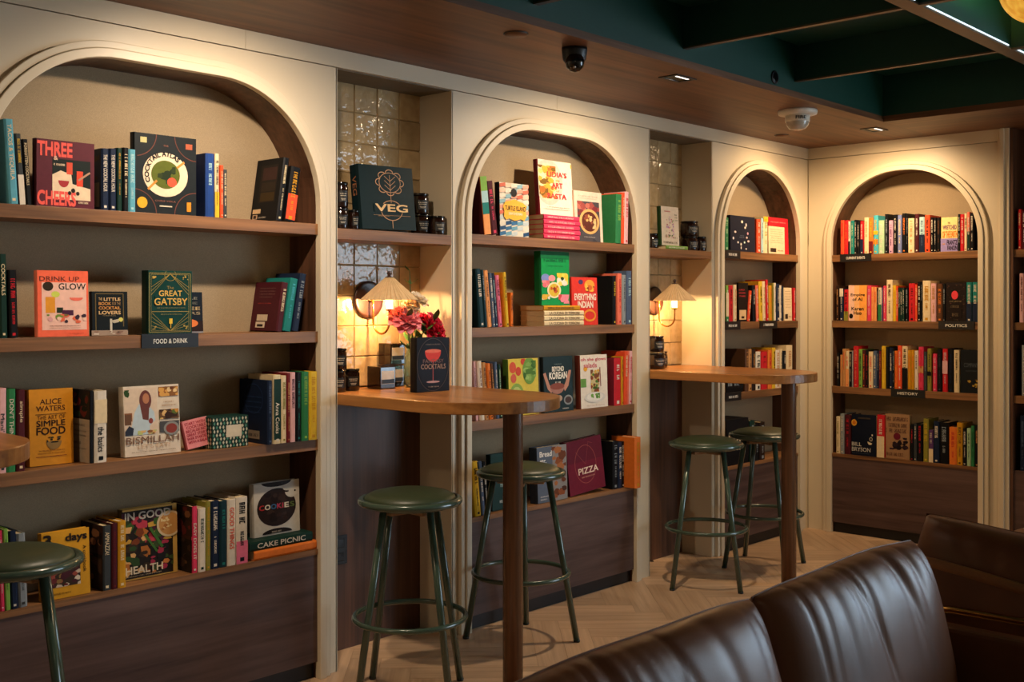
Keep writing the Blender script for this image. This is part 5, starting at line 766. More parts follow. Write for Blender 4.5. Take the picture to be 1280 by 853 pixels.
spine_book('L',-3.0000,0.0324,0.2584,0.160,-0.0120,1.3250,-6,'14323a','ddd2c0','-',[],'dark teal spine book, first from flower niche, second shelf, arch between niches','books on the second shelf of the arch between niches',gseed=265)
spine_book('L',-2.9650,0.0144,0.2554,0.147,-0.0120,1.3250,-6,'14323a','8a9296','-',[],'dark teal spine book, second from flower niche, second shelf, arch between niches','books on the second shelf of the arch between niches',gseed=266)
spine_book('L',-2.9480,0.0274,0.2524,0.136,-0.0100,1.3250,-6,'e89a5c','5a3a24','-',[],'pale orange spine book, third from flower niche, second shelf, arch between niches','books on the second shelf of the arch between niches',gseed=267)
spine_book('L',-2.9190,0.0204,0.2423,0.158,-0.0120,1.3250,-6,'4c5c78','ddd2c0','-',[],'slate blue spine book, fourth from flower niche, second shelf, arch between niches','books on the second shelf of the arch between niches',gseed=268)
spine_book('L',-2.8970,0.0194,0.2423,0.136,-0.0080,1.3250,-6,'18243c','a8ccd0','-',[],'navy spine book, fifth from flower niche, second shelf, arch between niches','books on the second shelf of the arch between niches',gseed=269)
spine_book('L',-2.8750,0.0234,0.2323,0.158,-0.0100,1.3250,-6,'e0708c','4a1a22','-',[],'pink spine book, sixth from flower niche, second shelf, arch between niches','books on the second shelf of the arch between niches',gseed=270)
spine_book('L',-2.8280,0.0204,0.2469,0.157,-0.0100,1.3250,-5,'d8b02c','101114','-',[],'yellow spine book, seventh from flower niche, second shelf, arch between niches','books on the second shelf of the arch between niches',gseed=271)
spine_book('L',-2.7240,0.0184,0.1570,0.100,0.0600,1.3250,0,'e0762c','5a3a24','-',[],'orange spine book, eighth from flower niche, second shelf, arch between niches','books on the second shelf of the arch between niches',gseed=272)
flat_book('L',-2.5700,0.2930,0.155,0.0236,-0.0120,1.3735,'e2cda4','e2cda4','LA CUCINA DI TERRONI','5a3a24','cream flat book, third from the shelf in its stack','books on the second shelf of the arch between niches',gseed=273)
flat_book('L',-2.5700,0.2930,0.155,0.0236,-0.0120,1.3492,'e2cda4','e2cda4','LA CUCINA DI TERRONI','5a3a24','cream flat book, second from the shelf in its stack','books on the second shelf of the arch between niches',gseed=274)
flat_book('L',-2.5700,0.2930,0.155,0.0236,-0.0120,1.3250,'e2cda4','e2cda4','LA CUCINA DI TERRONI','5a3a24','cream flat book, first from the shelf in its stack','books on the second shelf of the arch between niches',gseed=275)
flat_book('L',-2.5730,0.2660,0.155,0.0236,-0.0120,1.3977,'c8901c','c8901c','-','5a3a24','mustard flat book on top of the cream stack','books on the second shelf of the arch between niches',gseed=276)
face_book('L',-2.5680,0.2080,0.2560,0.045,0.0100,1.4220,0,1,'12934a','0e6a38',ART['green'],'bright green front cover book, ninth from flower niche, second shelf, arch between niches','books on the second shelf of the arch between niches',gseed=277)
face_book('L',-2.3570,0.1990,0.2340,0.015,-0.0050,1.3250,0,2,'d8382c','b02a22',ART['indian'],'red front cover book, tenth from flower niche, second shelf, arch between niches','books on the second shelf of the arch between niches',gseed=278)
spine_book('L',-2.0410,0.0284,0.2460,0.165,-0.0080,1.3250,0,'101114','d8b02c','-',[],'black spine book, eleventh from flower niche, second shelf, arch between niches','books on the second shelf of the arch between niches',gseed=279)
spine_book('L',-2.0020,0.0334,0.2590,0.161,-0.0100,1.3250,0,'e8745c','c4222a','-',[],'salmon spine book, twelfth from flower niche, second shelf, arch between niches','books on the second shelf of the arch between niches',gseed=280)
spine_book('L',-1.9660,0.0304,0.2520,0.150,-0.0120,1.3250,0,'8a9296','3a3f42','-',[],'grey spine book, thirteenth from flower niche, second shelf, arch between niches','books on the second shelf of the arch between niches',gseed=281)
spine_book('L',-1.9280,0.0404,0.2730,0.144,-0.0120,1.3250,0,'4c5c78','a8ccd0','-',[],'slate blue spine book, fourteenth from flower niche, second shelf, arch between niches','books on the second shelf of the arch between niches',gseed=282)
spine_book('L',-3.0200,0.0144,0.2626,0.138,-0.0080,0.9150,-4,'e0aeb0','4a1a22','-',[],'pale pink spine book, first from flower niche, third shelf, arch between niches','books on the third shelf of the arch between niches',gseed=298)
spine_book('L',-2.9900,0.0224,0.2620,0.136,-0.0120,0.9150,-5,'ddd2c0','6a1c20','-',[],'white spine book, second from flower niche, third shelf, arch between niches','books on the third shelf of the arch between niches',gseed=299)
spine_book('L',-2.9620,0.0224,0.2540,0.164,-0.0100,0.9150,-5,'c08a54','5a3a24','-',[],'tan spine book, third from flower niche, third shelf, arch between niches','books on the third shelf of the arch between niches',gseed=300)
spine_book('L',-2.9340,0.0224,0.2489,0.153,-0.0120,0.9150,-5,'e0762c','5a3a24','-',[],'orange spine book, fourth from flower niche, third shelf, arch between niches','books on the third shelf of the arch between niches',gseed=301)
spine_book('L',-2.9090,0.0154,0.2479,0.156,-0.0100,0.9150,-5,'5a3a24','c08a54','-',[],'brown spine book, fifth from flower niche, third shelf, arch between niches','books on the third shelf of the arch between niches',gseed=302)
spine_book('L',-2.8910,0.0184,0.2546,0.144,-0.0120,0.9150,-4,'4c5c78','ddd2c0','-',[],'slate blue spine book, sixth from flower niche, third shelf, arch between niches','books on the third shelf of the arch between niches',gseed=303)
spine_book('L',-2.8700,0.0184,0.2423,0.162,-0.0100,0.9150,-3,'14322a','a8c8a0','-',[],'dark green spine book, seventh from flower niche, third shelf, arch between niches','books on the third shelf of the arch between niches',gseed=304)
face_book('L',-2.7960,0.2090,0.2600,0.035,0.0050,0.9150,0,2,'d6c04c','4a6a24',ART['veggie'],'vegetable-print front cover book, eighth from flower niche, third shelf, arch between niches','books on the third shelf of the arch between niches',gseed=305)
face_book('L',-2.5650,0.2170,0.2630,0.024,-0.0050,0.9150,0,2,'1f3236','131a1d',ART['korean'],'charcoal front cover book, ninth from flower niche, third shelf, arch between niches','books on the third shelf of the arch between niches',gseed=306)
face_book('L',-2.2930,0.2150,0.2610,0.035,-0.0050,0.9150,0,2,'e6dccc','6a3024',ART['salads'],'white front cover book, tenth from flower niche, third shelf, arch between niches','books on the third shelf of the arch between niches',gseed=307)
spine_book('L',-2.0280,0.0554,0.2400,0.146,-0.0080,0.9150,0,'c4222a','ddd2c0','-',[],'red spine book, eleventh from flower niche, third shelf, arch between niches','books on the third shelf of the arch between niches',gseed=308,cc='7a2434')
spine_book('L',-1.9700,0.0174,0.2470,0.147,-0.0080,0.9150,0,'c8901c','5a3a24','-',[],'mustard spine book, twelfth from flower niche, third shelf, arch between niches','books on the third shelf of the arch between niches',gseed=309)
spine_book('L',-1.9521,0.0283,0.2701,0.155,-0.0120,0.9150,1.5,'e0502c','e2cda4','-',[],'red-orange spine book, thirteenth from flower niche, third shelf, arch between niches','books on the third shelf of the arch between niches',gseed=310)
spine_book('L',-1.9234,0.0160,0.2731,0.154,-0.0080,0.9150,1.5,'e8745c','c4222a','-',[],'salmon spine book, fourteenth from flower niche, third shelf, arch between niches','books on the third shelf of the arch between niches',gseed=311)
spine_book('L',-1.9070,0.0264,0.2721,0.143,-0.0080,0.9150,1.5,'e0aeb0','c4222a','-',[],'pale pink spine book, fifteenth from flower niche, third shelf, arch between niches','books on the third shelf of the arch between niches',gseed=312)
spine_book('L',-3.0250,0.0344,0.2423,0.157,-0.0120,0.4950,-6,'d8b02c','101114','-',[],'yellow spine book, first from flower niche, lowest shelf, arch between niches','books on the lowest shelf of the arch between niches',gseed=323)
spine_book('L',-2.9850,0.0244,0.2403,0.163,-0.0100,0.4950,-6,'4c5c78','ddd2c0','-',[],'slate blue spine book, second from flower niche, lowest shelf, arch between niches','books on the lowest shelf of the arch between niches',gseed=324)
spine_book('L',-2.9570,0.0204,0.2343,0.164,-0.0080,0.4950,-6,'101114','ddd2c0','-',[],'black spine book, third from flower niche, lowest shelf, arch between niches','books on the lowest shelf of the arch between niches',gseed=325)
face_book('L',-2.8910,0.1760,0.2530,0.030,0.0200,0.4950,0,3,'143430','0e2624',ART['darkgreen'],'dark green front cover book, fourth from flower niche, lowest shelf, arch between niches','books on the lowest shelf of the arch between niches',gseed=326)
face_book('L',-2.6160,0.2170,0.2600,0.050,-0.0100,0.4950,0,2,'5a6474','22262e',ART['bread'],'slate front cover book, fifth from flower niche, lowest shelf, arch between niches','books on the lowest shelf of the arch between niches',gseed=327)
face_book('L',-2.3660,0.2750,0.2610,0.040,0.0000,0.4950,-4,4,'5e1426','4a0e1c',ART['pizza'],'crimson front cover book, sixth from flower niche, lowest shelf, arch between niches','books on the lowest shelf of the arch between niches',gseed=328)
spine_book('L',-2.0422,0.0412,0.2410,0.165,-0.0100,0.4950,0,'101114','8a9296','-',[],'black spine book, seventh from flower niche, lowest shelf, arch between niches','books on the lowest shelf of the arch between niches',gseed=329)
spine_book('L',-2.0006,0.0308,0.2330,0.151,-0.0120,0.4950,0,'18243c','ddd2c0','-',[],'navy spine book, eighth from flower niche, lowest shelf, arch between niches','books on the lowest shelf of the arch between niches',gseed=330)
spine_book('L',-1.9694,0.0240,0.2330,0.159,-0.0080,0.4950,0,'101114','ddd2c0','-',[],'black spine book, ninth from flower niche, lowest shelf, arch between niches','books on the lowest shelf of the arch between niches',gseed=331)
spine_book('L',-1.9450,0.0504,0.2570,0.150,-0.0750,0.4950,0,'e0762c','c8901c','-',[],'orange spine book, tenth from flower niche, lowest shelf, arch between niches','books on the lowest shelf of the arch between niches',gseed=332)
spine_book('L',-1.0000,0.0424,0.1900,0.144,-0.0100,1.7350,0,'2f7a4a','a8c8a0','-',[],'green spine book, seventh from room corner, top shelf, arch before room corner','books on the top shelf of the arch before room corner',gseed=340)
face_book('L',-0.9380,0.2750,0.2070,0.030,-0.0080,1.7350,0,1,'1c2030','12151f',ART['drops'],'navy front cover book, sixth from room corner, top shelf, arch before room corner','books on the top shelf of the arch before room corner',gseed=341)
spine_book('L',-0.6409,0.0445,0.2010,0.153,-0.0080,1.7350,0,'e0502c','ddd2c0','-',[],'red-orange spine book, fifth from room corner, top shelf, arch before room corner','books on the top shelf of the arch before room corner',gseed=342)
spine_book('L',-0.5960,0.0234,0.2080,0.154,-0.0120,1.7350,0,'a8ccd0','4c5c78','-',[],'light blue spine book, fourth from room corner, top shelf, arch before room corner','books on the top shelf of the arch before room corner',gseed=343)
spine_book('L',-0.5680,0.0504,0.2200,0.154,-0.0100,1.7350,0,'e2cda4','c8901c','-',[(0.86, 1, 'd8b02c')],'cream and yellow spine book, third from room corner, top shelf, arch before room corner','books on the top shelf of the arch before room corner',gseed=344)
face_book('L',-0.4460,0.2360,0.2250,0.020,0.0200,1.7350,0,2,'c81f2c','a81824',ART['redback'],'red front cover book, first from room corner, top shelf, arch before room corner','books on the top shelf of the arch before room corner',gseed=345)
face_book('L',-0.5040,0.1930,0.1660,0.012,-0.0080,1.7350,0,1,'e6cfa8','d0b890',ART['back'],'cream front cover book, second from room corner, top shelf, arch before room corner','books on the top shelf of the arch before room corner',gseed=346)
spine_book('L',-0.9830,0.0274,0.2110,0.149,-0.0080,1.3250,0,'7fae4c','ddd2c0','-',[(0, 0.15, '2f7a4a'), (0.15, 0.8, 'e2cda4')],'light green and green spine book, eighteenth from room corner, second shelf, arch before room corner','books on the second shelf of the arch before room corner',gseed=365)
spine_book('L',-0.9510,0.0444,0.2110,0.163,-0.0080,1.3250,0,'c4222a','101114','-',[],'red spine book, seventeenth from room corner, second shelf, arch before room corner','books on the second shelf of the arch before room corner',gseed=366)
spine_book('L',-0.9010,0.0344,0.2160,0.156,-0.0080,1.3250,0,'e2cda4','c08a54','-',[],'cream spine book, sixteenth from room corner, second shelf, arch before room corner','books on the second shelf of the arch before room corner',gseed=367)
face_book('L',-0.8380,0.1070,0.2270,0.012,0.0000,1.3250,0,0,'1c1612','14100c',ART['reader'],'dark front cover book, fifteenth from room corner, second shelf, arch before room corner','books on the second shelf of the arch before room corner',gseed=368)
spine_book('L',-0.7470,0.0264,0.1814,0.150,-0.0080,1.3250,7,'e0502c','e2cda4','-',[],'red-orange spine book, fourteenth from room corner, second shelf, arch before room corner','books on the second shelf of the arch before room corner',gseed=369)
spine_book('L',-0.6830,0.0314,0.2143,0.137,-0.0080,1.3250,-3,'101114','ddd2c0','-',[],'black spine book, thirteenth from room corner, second shelf, arch before room corner','books on the second shelf of the arch before room corner',gseed=370)
spine_book('L',-0.6480,0.0274,0.2153,0.136,-0.0100,1.3250,-3,'e8745c','ddd2c0','-',[],'salmon spine book, twelfth from room corner, second shelf, arch before room corner','books on the second shelf of the arch before room corner',gseed=371)
spine_book('L',-0.6140,0.0414,0.2391,0.143,-0.0100,1.3250,-2,'d8b02c','101114','-',[],'yellow spine book, eleventh from room corner, second shelf, arch before room corner','books on the second shelf of the arch before room corner',gseed=372)
spine_book('L',-0.5680,0.0314,0.2401,0.144,-0.0080,1.3250,-2,'e2cda4','c08a54','-',[],'cream spine book, tenth from room corner, second shelf, arch before room corner','books on the second shelf of the arch before room corner',gseed=373)
spine_book('L',-0.5320,0.0254,0.2502,0.145,-0.0100,1.3250,-2,'c4222a','ddd2c0','-',[],'red spine book, ninth from room corner, second shelf, arch before room corner','books on the second shelf of the arch before room corner',gseed=374)
spine_book('L',-0.5020,0.0374,0.2160,0.141,-0.0100,1.3250,-1,'c8901c','e0762c','-',[],'mustard spine book, eighth from room corner, second shelf, arch before room corner','books on the second shelf of the arch before room corner',gseed=375)
spine_book('L',-0.4600,0.0144,0.2310,0.160,-0.0100,1.3250,0,'8a8434','101114','-',[],'olive spine book, seventh from room corner, second shelf, arch before room corner','books on the second shelf of the arch before room corner',gseed=376)
spine_book('L',-0.4410,0.0204,0.2320,0.144,-0.0100,1.3250,0,'ddd2c0','101114','-',[],'white spine book, sixth from room corner, second shelf, arch before room corner','books on the second shelf of the arch before room corner',gseed=377)
spine_book('L',-0.4160,0.0384,0.2270,0.138,-0.0120,1.3250,0,'18243c','ddd2c0','-',[],'navy spine book, fifth from room corner, second shelf, arch before room corner','books on the second shelf of the arch before room corner',gseed=378)
spine_book('L',-0.3730,0.0244,0.2180,0.164,-0.0080,1.3250,0,'ddd2c0','18243c','-',[],'white spine book, fourth from room corner, second shelf, arch before room corner','books on the second shelf of the arch before room corner',gseed=379)
spine_book('L',-0.3440,0.0154,0.2130,0.157,-0.0100,1.3250,0,'18243c','8a9296','-',[],'navy spine book, third from room corner, second shelf, arch before room corner','books on the second shelf of the arch before room corner',gseed=380)
face_book('L',-0.3190,0.0940,0.2040,0.012,-0.0100,1.3250,0,1,'e6cfa8','d0b890',ART['back'],'small cream paperback showing its back cover, second shelf, arch before room corner','books on the second shelf of the arch before room corner',gseed=381)
spine_book('L',-0.1980,0.0254,0.2050,0.150,-0.0080,1.3250,0,'c4222a','ddd2c0','-',[],'red spine book, first from room corner, second shelf, arch before room corner','books on the second shelf of the arch before room corner',gseed=382)
spine_book('L',-0.7780,0.0394,0.2470,0.159,-0.0120,0.9150,0,'5a3a24','c08a54','-',[],'brown spine book, eleventh from room corner, third shelf, arch before room corner','books on the third shelf of the arch before room corner',gseed=395)
spine_book('L',-0.7330,0.0354,0.2460,0.145,-0.0080,0.9150,0,'c08a54','5a3a24','-',[],'tan spine book, tenth from room corner, third shelf, arch before room corner','books on the third shelf of the arch before room corner',gseed=396)
spine_book('L',-0.6930,0.0374,0.2450,0.148,-0.0080,0.9150,0,'2a1a12','c08a54','-',[],'dark brown spine book, ninth from room corner, third shelf, arch before room corner','books on the third shelf of the arch before room corner',gseed=397)
spine_book('L',-0.6510,0.0544,0.2290,0.138,-0.0080,0.9150,0,'ddd2c0','101114','-',[],'white spine book, eighth from room corner, third shelf, arch before room corner','books on the third shelf of the arch before room corner',gseed=398)
spine_book('L',-0.5920,0.0704,0.2270,0.145,-0.0100,0.9150,0,'c4222a','6a1c20','-',[],'red spine book, seventh from room corner, third shelf, arch before room corner','books on the third shelf of the arch before room corner',gseed=399)
spine_book('L',-0.5170,0.0484,0.2340,0.155,-0.0120,0.9150,0,'e0762c','c4222a','-',[],'orange spine book, sixth from room corner, third shelf, arch before room corner','books on the third shelf of the arch before room corner',gseed=400)
spine_book('L',-0.4640,0.0384,0.2470,0.148,-0.0120,0.9150,0,'d8b02c','101114','-',[],'yellow spine book, fifth from room corner, third shelf, arch before room corner','books on the third shelf of the arch before room corner',gseed=401)
spine_book('L',-0.4200,0.0524,0.2310,0.137,-0.0080,0.9150,0,'ddd2c0','c08a54','-',[],'white spine book, fourth from room corner, third shelf, arch before room corner','books on the third shelf of the arch before room corner',gseed=402)
spine_book('L',-0.3630,0.0244,0.2350,0.155,-0.0080,0.9150,0,'e2cda4','101114','-',[],'cream spine book, third from room corner, third shelf, arch before room corner','books on the third shelf of the arch before room corner',gseed=403)
spine_book('L',-0.3340,0.0354,0.2240,0.149,-0.0120,0.9150,0,'101114','ddd2c0','-',[],'black spine book, second from room corner, third shelf, arch before room corner','books on the third shelf of the arch before room corner',gseed=404)
spine_book('L',-0.2940,0.0754,0.2570,0.159,-0.0120,0.9150,0,'e2cda4','c08a54','-',[],'cream spine book, first from room corner, third shelf, arch before room corner','books on the third shelf of the arch before room corner',gseed=405)
flat_book('L',-0.9840,0.1830,0.140,0.1260,-0.0100,0.9150,'101114','101114','-','8a9296','black flat book in the narrow arch before the corner','books on the third shelf of the arch before room corner',gseed=406)
flat_book('L',-0.9840,0.2450,0.150,0.2660,-0.0100,0.4950,'101114','101114','-','e2cda4','black flat book on the lowest shelf before the corner','books on the lowest shelf of the arch before room corner',gseed=411)
spine_book('L',-0.7240,0.0534,0.2440,0.151,-0.0120,0.4950,0,'14322a','8a9296','-',[],'dark green spine book, third from room corner, lowest shelf, arch before room corner','books on the lowest shelf of the arch before room corner',gseed=412)
spine_book('L',-0.6650,0.0504,0.2200,0.144,-0.0080,0.4950,0,'101114','8a9296','-',[],'black spine book, second from room corner, lowest shelf, arch before room corner','books on the lowest shelf of the arch before room corner',gseed=413)
spine_book('L',-0.6100,0.0604,0.2250,0.141,-0.0100,0.4950,0,'2a1a12','8a9296','-',[],'dark brown spine book, first from room corner, lowest shelf, arch before room corner','books on the lowest shelf of the arch before room corner',gseed=414)
spine_book('B',0.2270,0.0234,0.2150,0.145,-0.0120,1.7350,0,'e0502c','c4222a','-',[],'red-orange spine book, first from room corner, top shelf, politics-tagged arch','books on the top shelf of the politics-tagged arch',gseed=445)
spine_book('B',0.2520,0.0254,0.2140,0.160,-0.0120,1.7350,0,'c4222a','e0502c','-',[],'red spine book, second from room corner, top shelf, politics-tagged arch','books on the top shelf of the politics-tagged arch',gseed=446)
spine_book('B',0.2790,0.0124,0.2060,0.138,-0.0120,1.7350,0,'ddd2c0','101114','-',[(0, 0.4, '101114')],'white and black spine book, third from room corner, top shelf, politics-tagged arch','books on the top shelf of the politics-tagged arch',gseed=447)
spine_book('B',0.2940,0.0224,0.2100,0.154,-0.0120,1.7350,0,'1f7a74','a8c8a0','-',[],'teal spine book, fourth from room corner, top shelf, politics-tagged arch','books on the top shelf of the politics-tagged arch',gseed=448)
spine_book('B',0.3190,0.0144,0.2140,0.153,-0.0120,1.7350,0,'101114','ddd2c0','-',[],'black spine book, fifth from room corner, top shelf, politics-tagged arch','books on the top shelf of the politics-tagged arch',gseed=449)
spine_book('B',0.3360,0.0164,0.2100,0.148,-0.0120,1.7350,0,'101114','ddd2c0','-',[],'black spine book, sixth from room corner, top shelf, politics-tagged arch','books on the top shelf of the politics-tagged arch',gseed=450)
spine_book('B',0.3570,0.0204,0.2040,0.151,-0.0120,1.7350,0,'c4222a','ddd2c0','-',[(0, 0.45, '18243c')],'red and navy spine book, seventh from room corner, top shelf, politics-tagged arch','books on the top shelf of the politics-tagged arch',gseed=451)
spine_book('B',0.3830,0.0274,0.2250,0.160,-0.0120,1.7350,0,'e2cda4','c08a54','-',[],'cream spine book, eighth from room corner, top shelf, politics-tagged arch','books on the top shelf of the politics-tagged arch',gseed=452)
spine_book('B',0.4130,0.0264,0.2210,0.149,-0.0120,1.7350,0,'e0762c','d8b02c','-',[(0, 0.35, '6a1c20')],'orange and dark red spine book, ninth from room corner, top shelf, politics-tagged arch','books on the top shelf of the politics-tagged arch',gseed=453)
spine_book('B',0.4430,0.0284,0.2340,0.154,-0.0120,1.7350,0,'4ab0c0','d8b02c','-',[(0.25, 0.38, 'e0762c'), (0.5, 0.6, 'd8b02c')],'cyan and orange spine book, tenth from room corner, top shelf, politics-tagged arch','books on the top shelf of the politics-tagged arch',gseed=454)
spine_book('B',0.4750,0.0344,0.2020,0.144,-0.0120,1.7350,0,'a8c8a0','ddd2c0','-',[],'mint spine book, eleventh from room corner, top shelf, politics-tagged arch','books on the top shelf of the politics-tagged arch',gseed=455)
spine_book('B',0.5150,0.0204,0.2380,0.152,-0.0120,1.7350,0,'101114','8a9296','-',[],'black spine book, twelfth from room corner, top shelf, politics-tagged arch','books on the top shelf of the politics-tagged arch',gseed=456)
spine_book('B',0.5400,0.0254,0.1990,0.136,-0.0120,1.7350,0,'c49ab4','5a3a6a','-',[],'lilac spine book, thirteenth from room corner, top shelf, politics-tagged arch','books on the top shelf of the politics-tagged arch',gseed=457)
spine_book('B',0.5680,0.0234,0.2320,0.147,-0.0120,1.7350,0,'101114','ddd2c0','-',[],'black spine book, fourteenth from room corner, top shelf, politics-tagged arch','books on the top shelf of the politics-tagged arch',gseed=458)
spine_book('B',0.5950,0.0244,0.2280,0.141,-0.0120,1.7350,0,'7480b0','e2cda4','-',[],'periwinkle spine book, fifteenth from room corner, top shelf, politics-tagged arch','books on the top shelf of the politics-tagged arch',gseed=459)
spine_book('B',0.6220,0.0244,0.2370,0.149,-0.0120,1.7350,0,'101114','e0762c','-',[],'black spine book, sixteenth from room corner, top shelf, politics-tagged arch','books on the top shelf of the politics-tagged arch',gseed=460)
spine_book('B',0.6490,0.0094,0.2350,0.160,-0.0120,1.7350,0,'101114','8a9296','-',[],'black spine book, seventeenth from room corner, top shelf, politics-tagged arch','books on the top shelf of the politics-tagged arch',gseed=461)
spine_book('B',0.6600,0.0364,0.2050,0.154,-0.0120,1.7350,0,'e2cda4','c08a54','-',[],'cream spine book, eighteenth from room corner, top shelf, politics-tagged arch','books on the top shelf of the politics-tagged arch',gseed=462)
spine_book('B',0.7010,0.0234,0.2290,0.150,-0.0120,1.7350,0,'4a1a22','ddd2c0','-',[],'maroon spine book, nineteenth from room corner, top shelf, politics-tagged arch','books on the top shelf of the politics-tagged arch',gseed=463)
spine_book('B',0.7280,0.0304,0.2090,0.152,-0.0120,1.7350,0,'a8ccd0','4c5c78','-',[(0, 0.5, '18243c')],'light blue and navy spine book, twentieth from room corner, top shelf, politics-tagged arch','books on the top shelf of the politics-tagged arch',gseed=464)
spine_book('B',0.7610,0.0304,0.2190,0.165,-0.0120,1.7350,0,'e0502c','101114','-',[],'red-orange spine book, twenty-first from room corner, top shelf, politics-tagged arch','books on the top shelf of the politics-tagged arch',gseed=465)
spine_book('B',0.7950,0.0164,0.2030,0.157,-0.0120,1.7350,0,'101114','ddd2c0','-',[],'black spine book, twenty-second from room corner, top shelf, politics-tagged arch','books on the top shelf of the politics-tagged arch',gseed=466)
spine_book('B',0.8140,0.0154,0.2020,0.136,-0.0120,1.7350,0,'101114','ddd2c0','-',[],'black spine book, twenty-third from room corner, top shelf, politics-tagged arch','books on the top shelf of the politics-tagged arch',gseed=467)
spine_book('B',0.8320,0.0204,0.2010,0.149,-0.0120,1.7350,0,'101114','5a3a24','-',[],'black spine book, twenty-fourth from room corner, top shelf, politics-tagged arch','books on the top shelf of the politics-tagged arch',gseed=468)
spine_book('B',0.9559,0.0123,0.2140,0.158,-0.0120,1.7350,0,'101114','ddd2c0','-',[],'black spine book, twenty-sixth from room corner, top shelf, politics-tagged arch','books on the top shelf of the politics-tagged arch',gseed=469)
spine_book('B',0.9685,0.0239,0.2120,0.157,-0.0120,1.7350,0,'c4222a','ddd2c0','-',[],'red spine book, twenty-seventh from room corner, top shelf, politics-tagged arch','books on the top shelf of the politics-tagged arch',gseed=470)
spine_book('B',0.9929,0.0153,0.2160,0.164,-0.0120,1.7350,0,'e2cda4','5a3a24','-',[],'cream spine book, twenty-eighth from room corner, top shelf, politics-tagged arch','books on the top shelf of the politics-tagged arch',gseed=471)
spine_book('B',1.0085,0.0151,0.2230,0.151,-0.0120,1.7350,0,'e8745c','ddd2c0','-',[(0, 0.5, '14322a')],'salmon and dark green spine book, twenty-ninth from room corner, top shelf, politics-tagged arch','books on the top shelf of the politics-tagged arch',gseed=472)
spine_book('B',1.0241,0.0224,0.2170,0.162,-0.0120,1.7350,0,'101114','ddd2c0','-',[],'black spine book, thirtieth from room corner, top shelf, politics-tagged arch','books on the top shelf of the politics-tagged arch',gseed=473)
face_book('B',0.8560,0.0980,0.1990,0.030,-0.0120,1.7350,0,0,'f0d890','d8b860',ART['wretched'],'yellow and violet front cover book, twenty-fifth from room corner, top shelf, politics-tagged arch','books on the top shelf of the politics-tagged arch',gseed=474)
spine_book('B',0.1980,0.0174,0.2170,0.161,-0.0120,1.3250,0,'2a1a12','c08a54','-',[],'dark brown spine book, first from room corner, second shelf, politics-tagged arch','books on the second shelf of the politics-tagged arch',gseed=504)
spine_book('B',0.2220,0.0234,0.2000,0.161,-0.0120,1.3250,0,'18243c','ddd2c0','-',[(0.75, 1, 'ddd2c0')],'navy and white spine book, second from room corner, second shelf, politics-tagged arch','books on the second shelf of the politics-tagged arch',gseed=505)
spine_book('B',0.2510,0.0284,0.1940,0.164,-0.0120,1.3250,0,'c4222a','101114','-',[(0, 0.3, '8a8434')],'red and olive spine book, third from room corner, second shelf, politics-tagged arch','books on the second shelf of the politics-tagged arch',gseed=506)
spine_book('B',0.4020,0.0244,0.2180,0.139,-0.0120,1.3250,0,'d83a5c','e0aeb0','-',[],'hot pink spine book, fifth from room corner, second shelf, politics-tagged arch','books on the second shelf of the politics-tagged arch',gseed=507)
spine_book('B',0.4290,0.0144,0.2080,0.142,-0.0120,1.3250,0,'e89a5c','e0762c','-',[],'pale orange spine book, sixth from room corner, second shelf, politics-tagged arch','books on the second shelf of the politics-tagged arch',gseed=508)
spine_book('B',0.4460,0.0164,0.2070,0.136,-0.0120,1.3250,0,'e89a5c','e0502c','-',[],'pale orange spine book, seventh from room corner, second shelf, politics-tagged arch','books on the second shelf of the politics-tagged arch',gseed=509)
spine_book('B',0.4650,0.0064,0.2020,0.159,-0.0120,1.3250,0,'101114','8a9296','-',[],'black spine book, eighth from room corner, second shelf, politics-tagged arch','books on the second shelf of the politics-tagged arch',gseed=510)
spine_book('B',0.4730,0.0204,0.2020,0.150,-0.0120,1.3250,0,'ddd2c0','2f7a4a','-',[(0, 0.5, '2f7a4a')],'white and green spine book, ninth from room corner, second shelf, politics-tagged arch','books on the second shelf of the politics-tagged arch',gseed=511)
spine_book('B',0.4950,0.0084,0.2070,0.141,-0.0120,1.3250,0,'5a3a6a','ddd2c0','-',[],'purple spine book, tenth from room corner, second shelf, politics-tagged arch','books on the second shelf of the politics-tagged arch',gseed=512)
spine_book('B',0.5050,0.0184,0.2140,0.162,-0.0120,1.3250,0,'d83a5c','ddd2c0','-',[],'hot pink spine book, eleventh from room corner, second shelf, politics-tagged arch','books on the second shelf of the politics-tagged arch',gseed=513)
spine_book('B',0.5260,0.0364,0.2500,0.148,-0.0120,1.3250,0,'e2cda4','5a3a24','-',[],'cream spine book, twelfth from room corner, second shelf, politics-tagged arch','books on the second shelf of the politics-tagged arch',gseed=514)
spine_book('B',0.5650,0.0194,0.2170,0.136,-0.0120,1.3250,0,'d8b02c','c8901c','-',[],'yellow spine book, thirteenth from room corner, second shelf, politics-tagged arch','books on the second shelf of the politics-tagged arch',gseed=515)
spine_book('B',0.5860,0.0104,0.2110,0.149,-0.0120,1.3250,0,'e0502c','ddd2c0','-',[],'red-orange spine book, fourteenth from room corner, second shelf, politics-tagged arch','books on the second shelf of the politics-tagged arch',gseed=516)
spine_book('B',0.5990,0.0104,0.2010,0.139,-0.0120,1.3250,0,'14322a','ddd2c0','-',[],'dark green spine book, fifteenth from room corner, second shelf, politics-tagged arch','books on the second shelf of the politics-tagged arch',gseed=517)
spine_book('B',0.6120,0.0104,0.2010,0.150,-0.0120,1.3250,0,'14322a','ddd2c0','-',[],'dark green spine book, sixteenth from room corner, second shelf, politics-tagged arch','books on the second shelf of the politics-tagged arch',gseed=518)
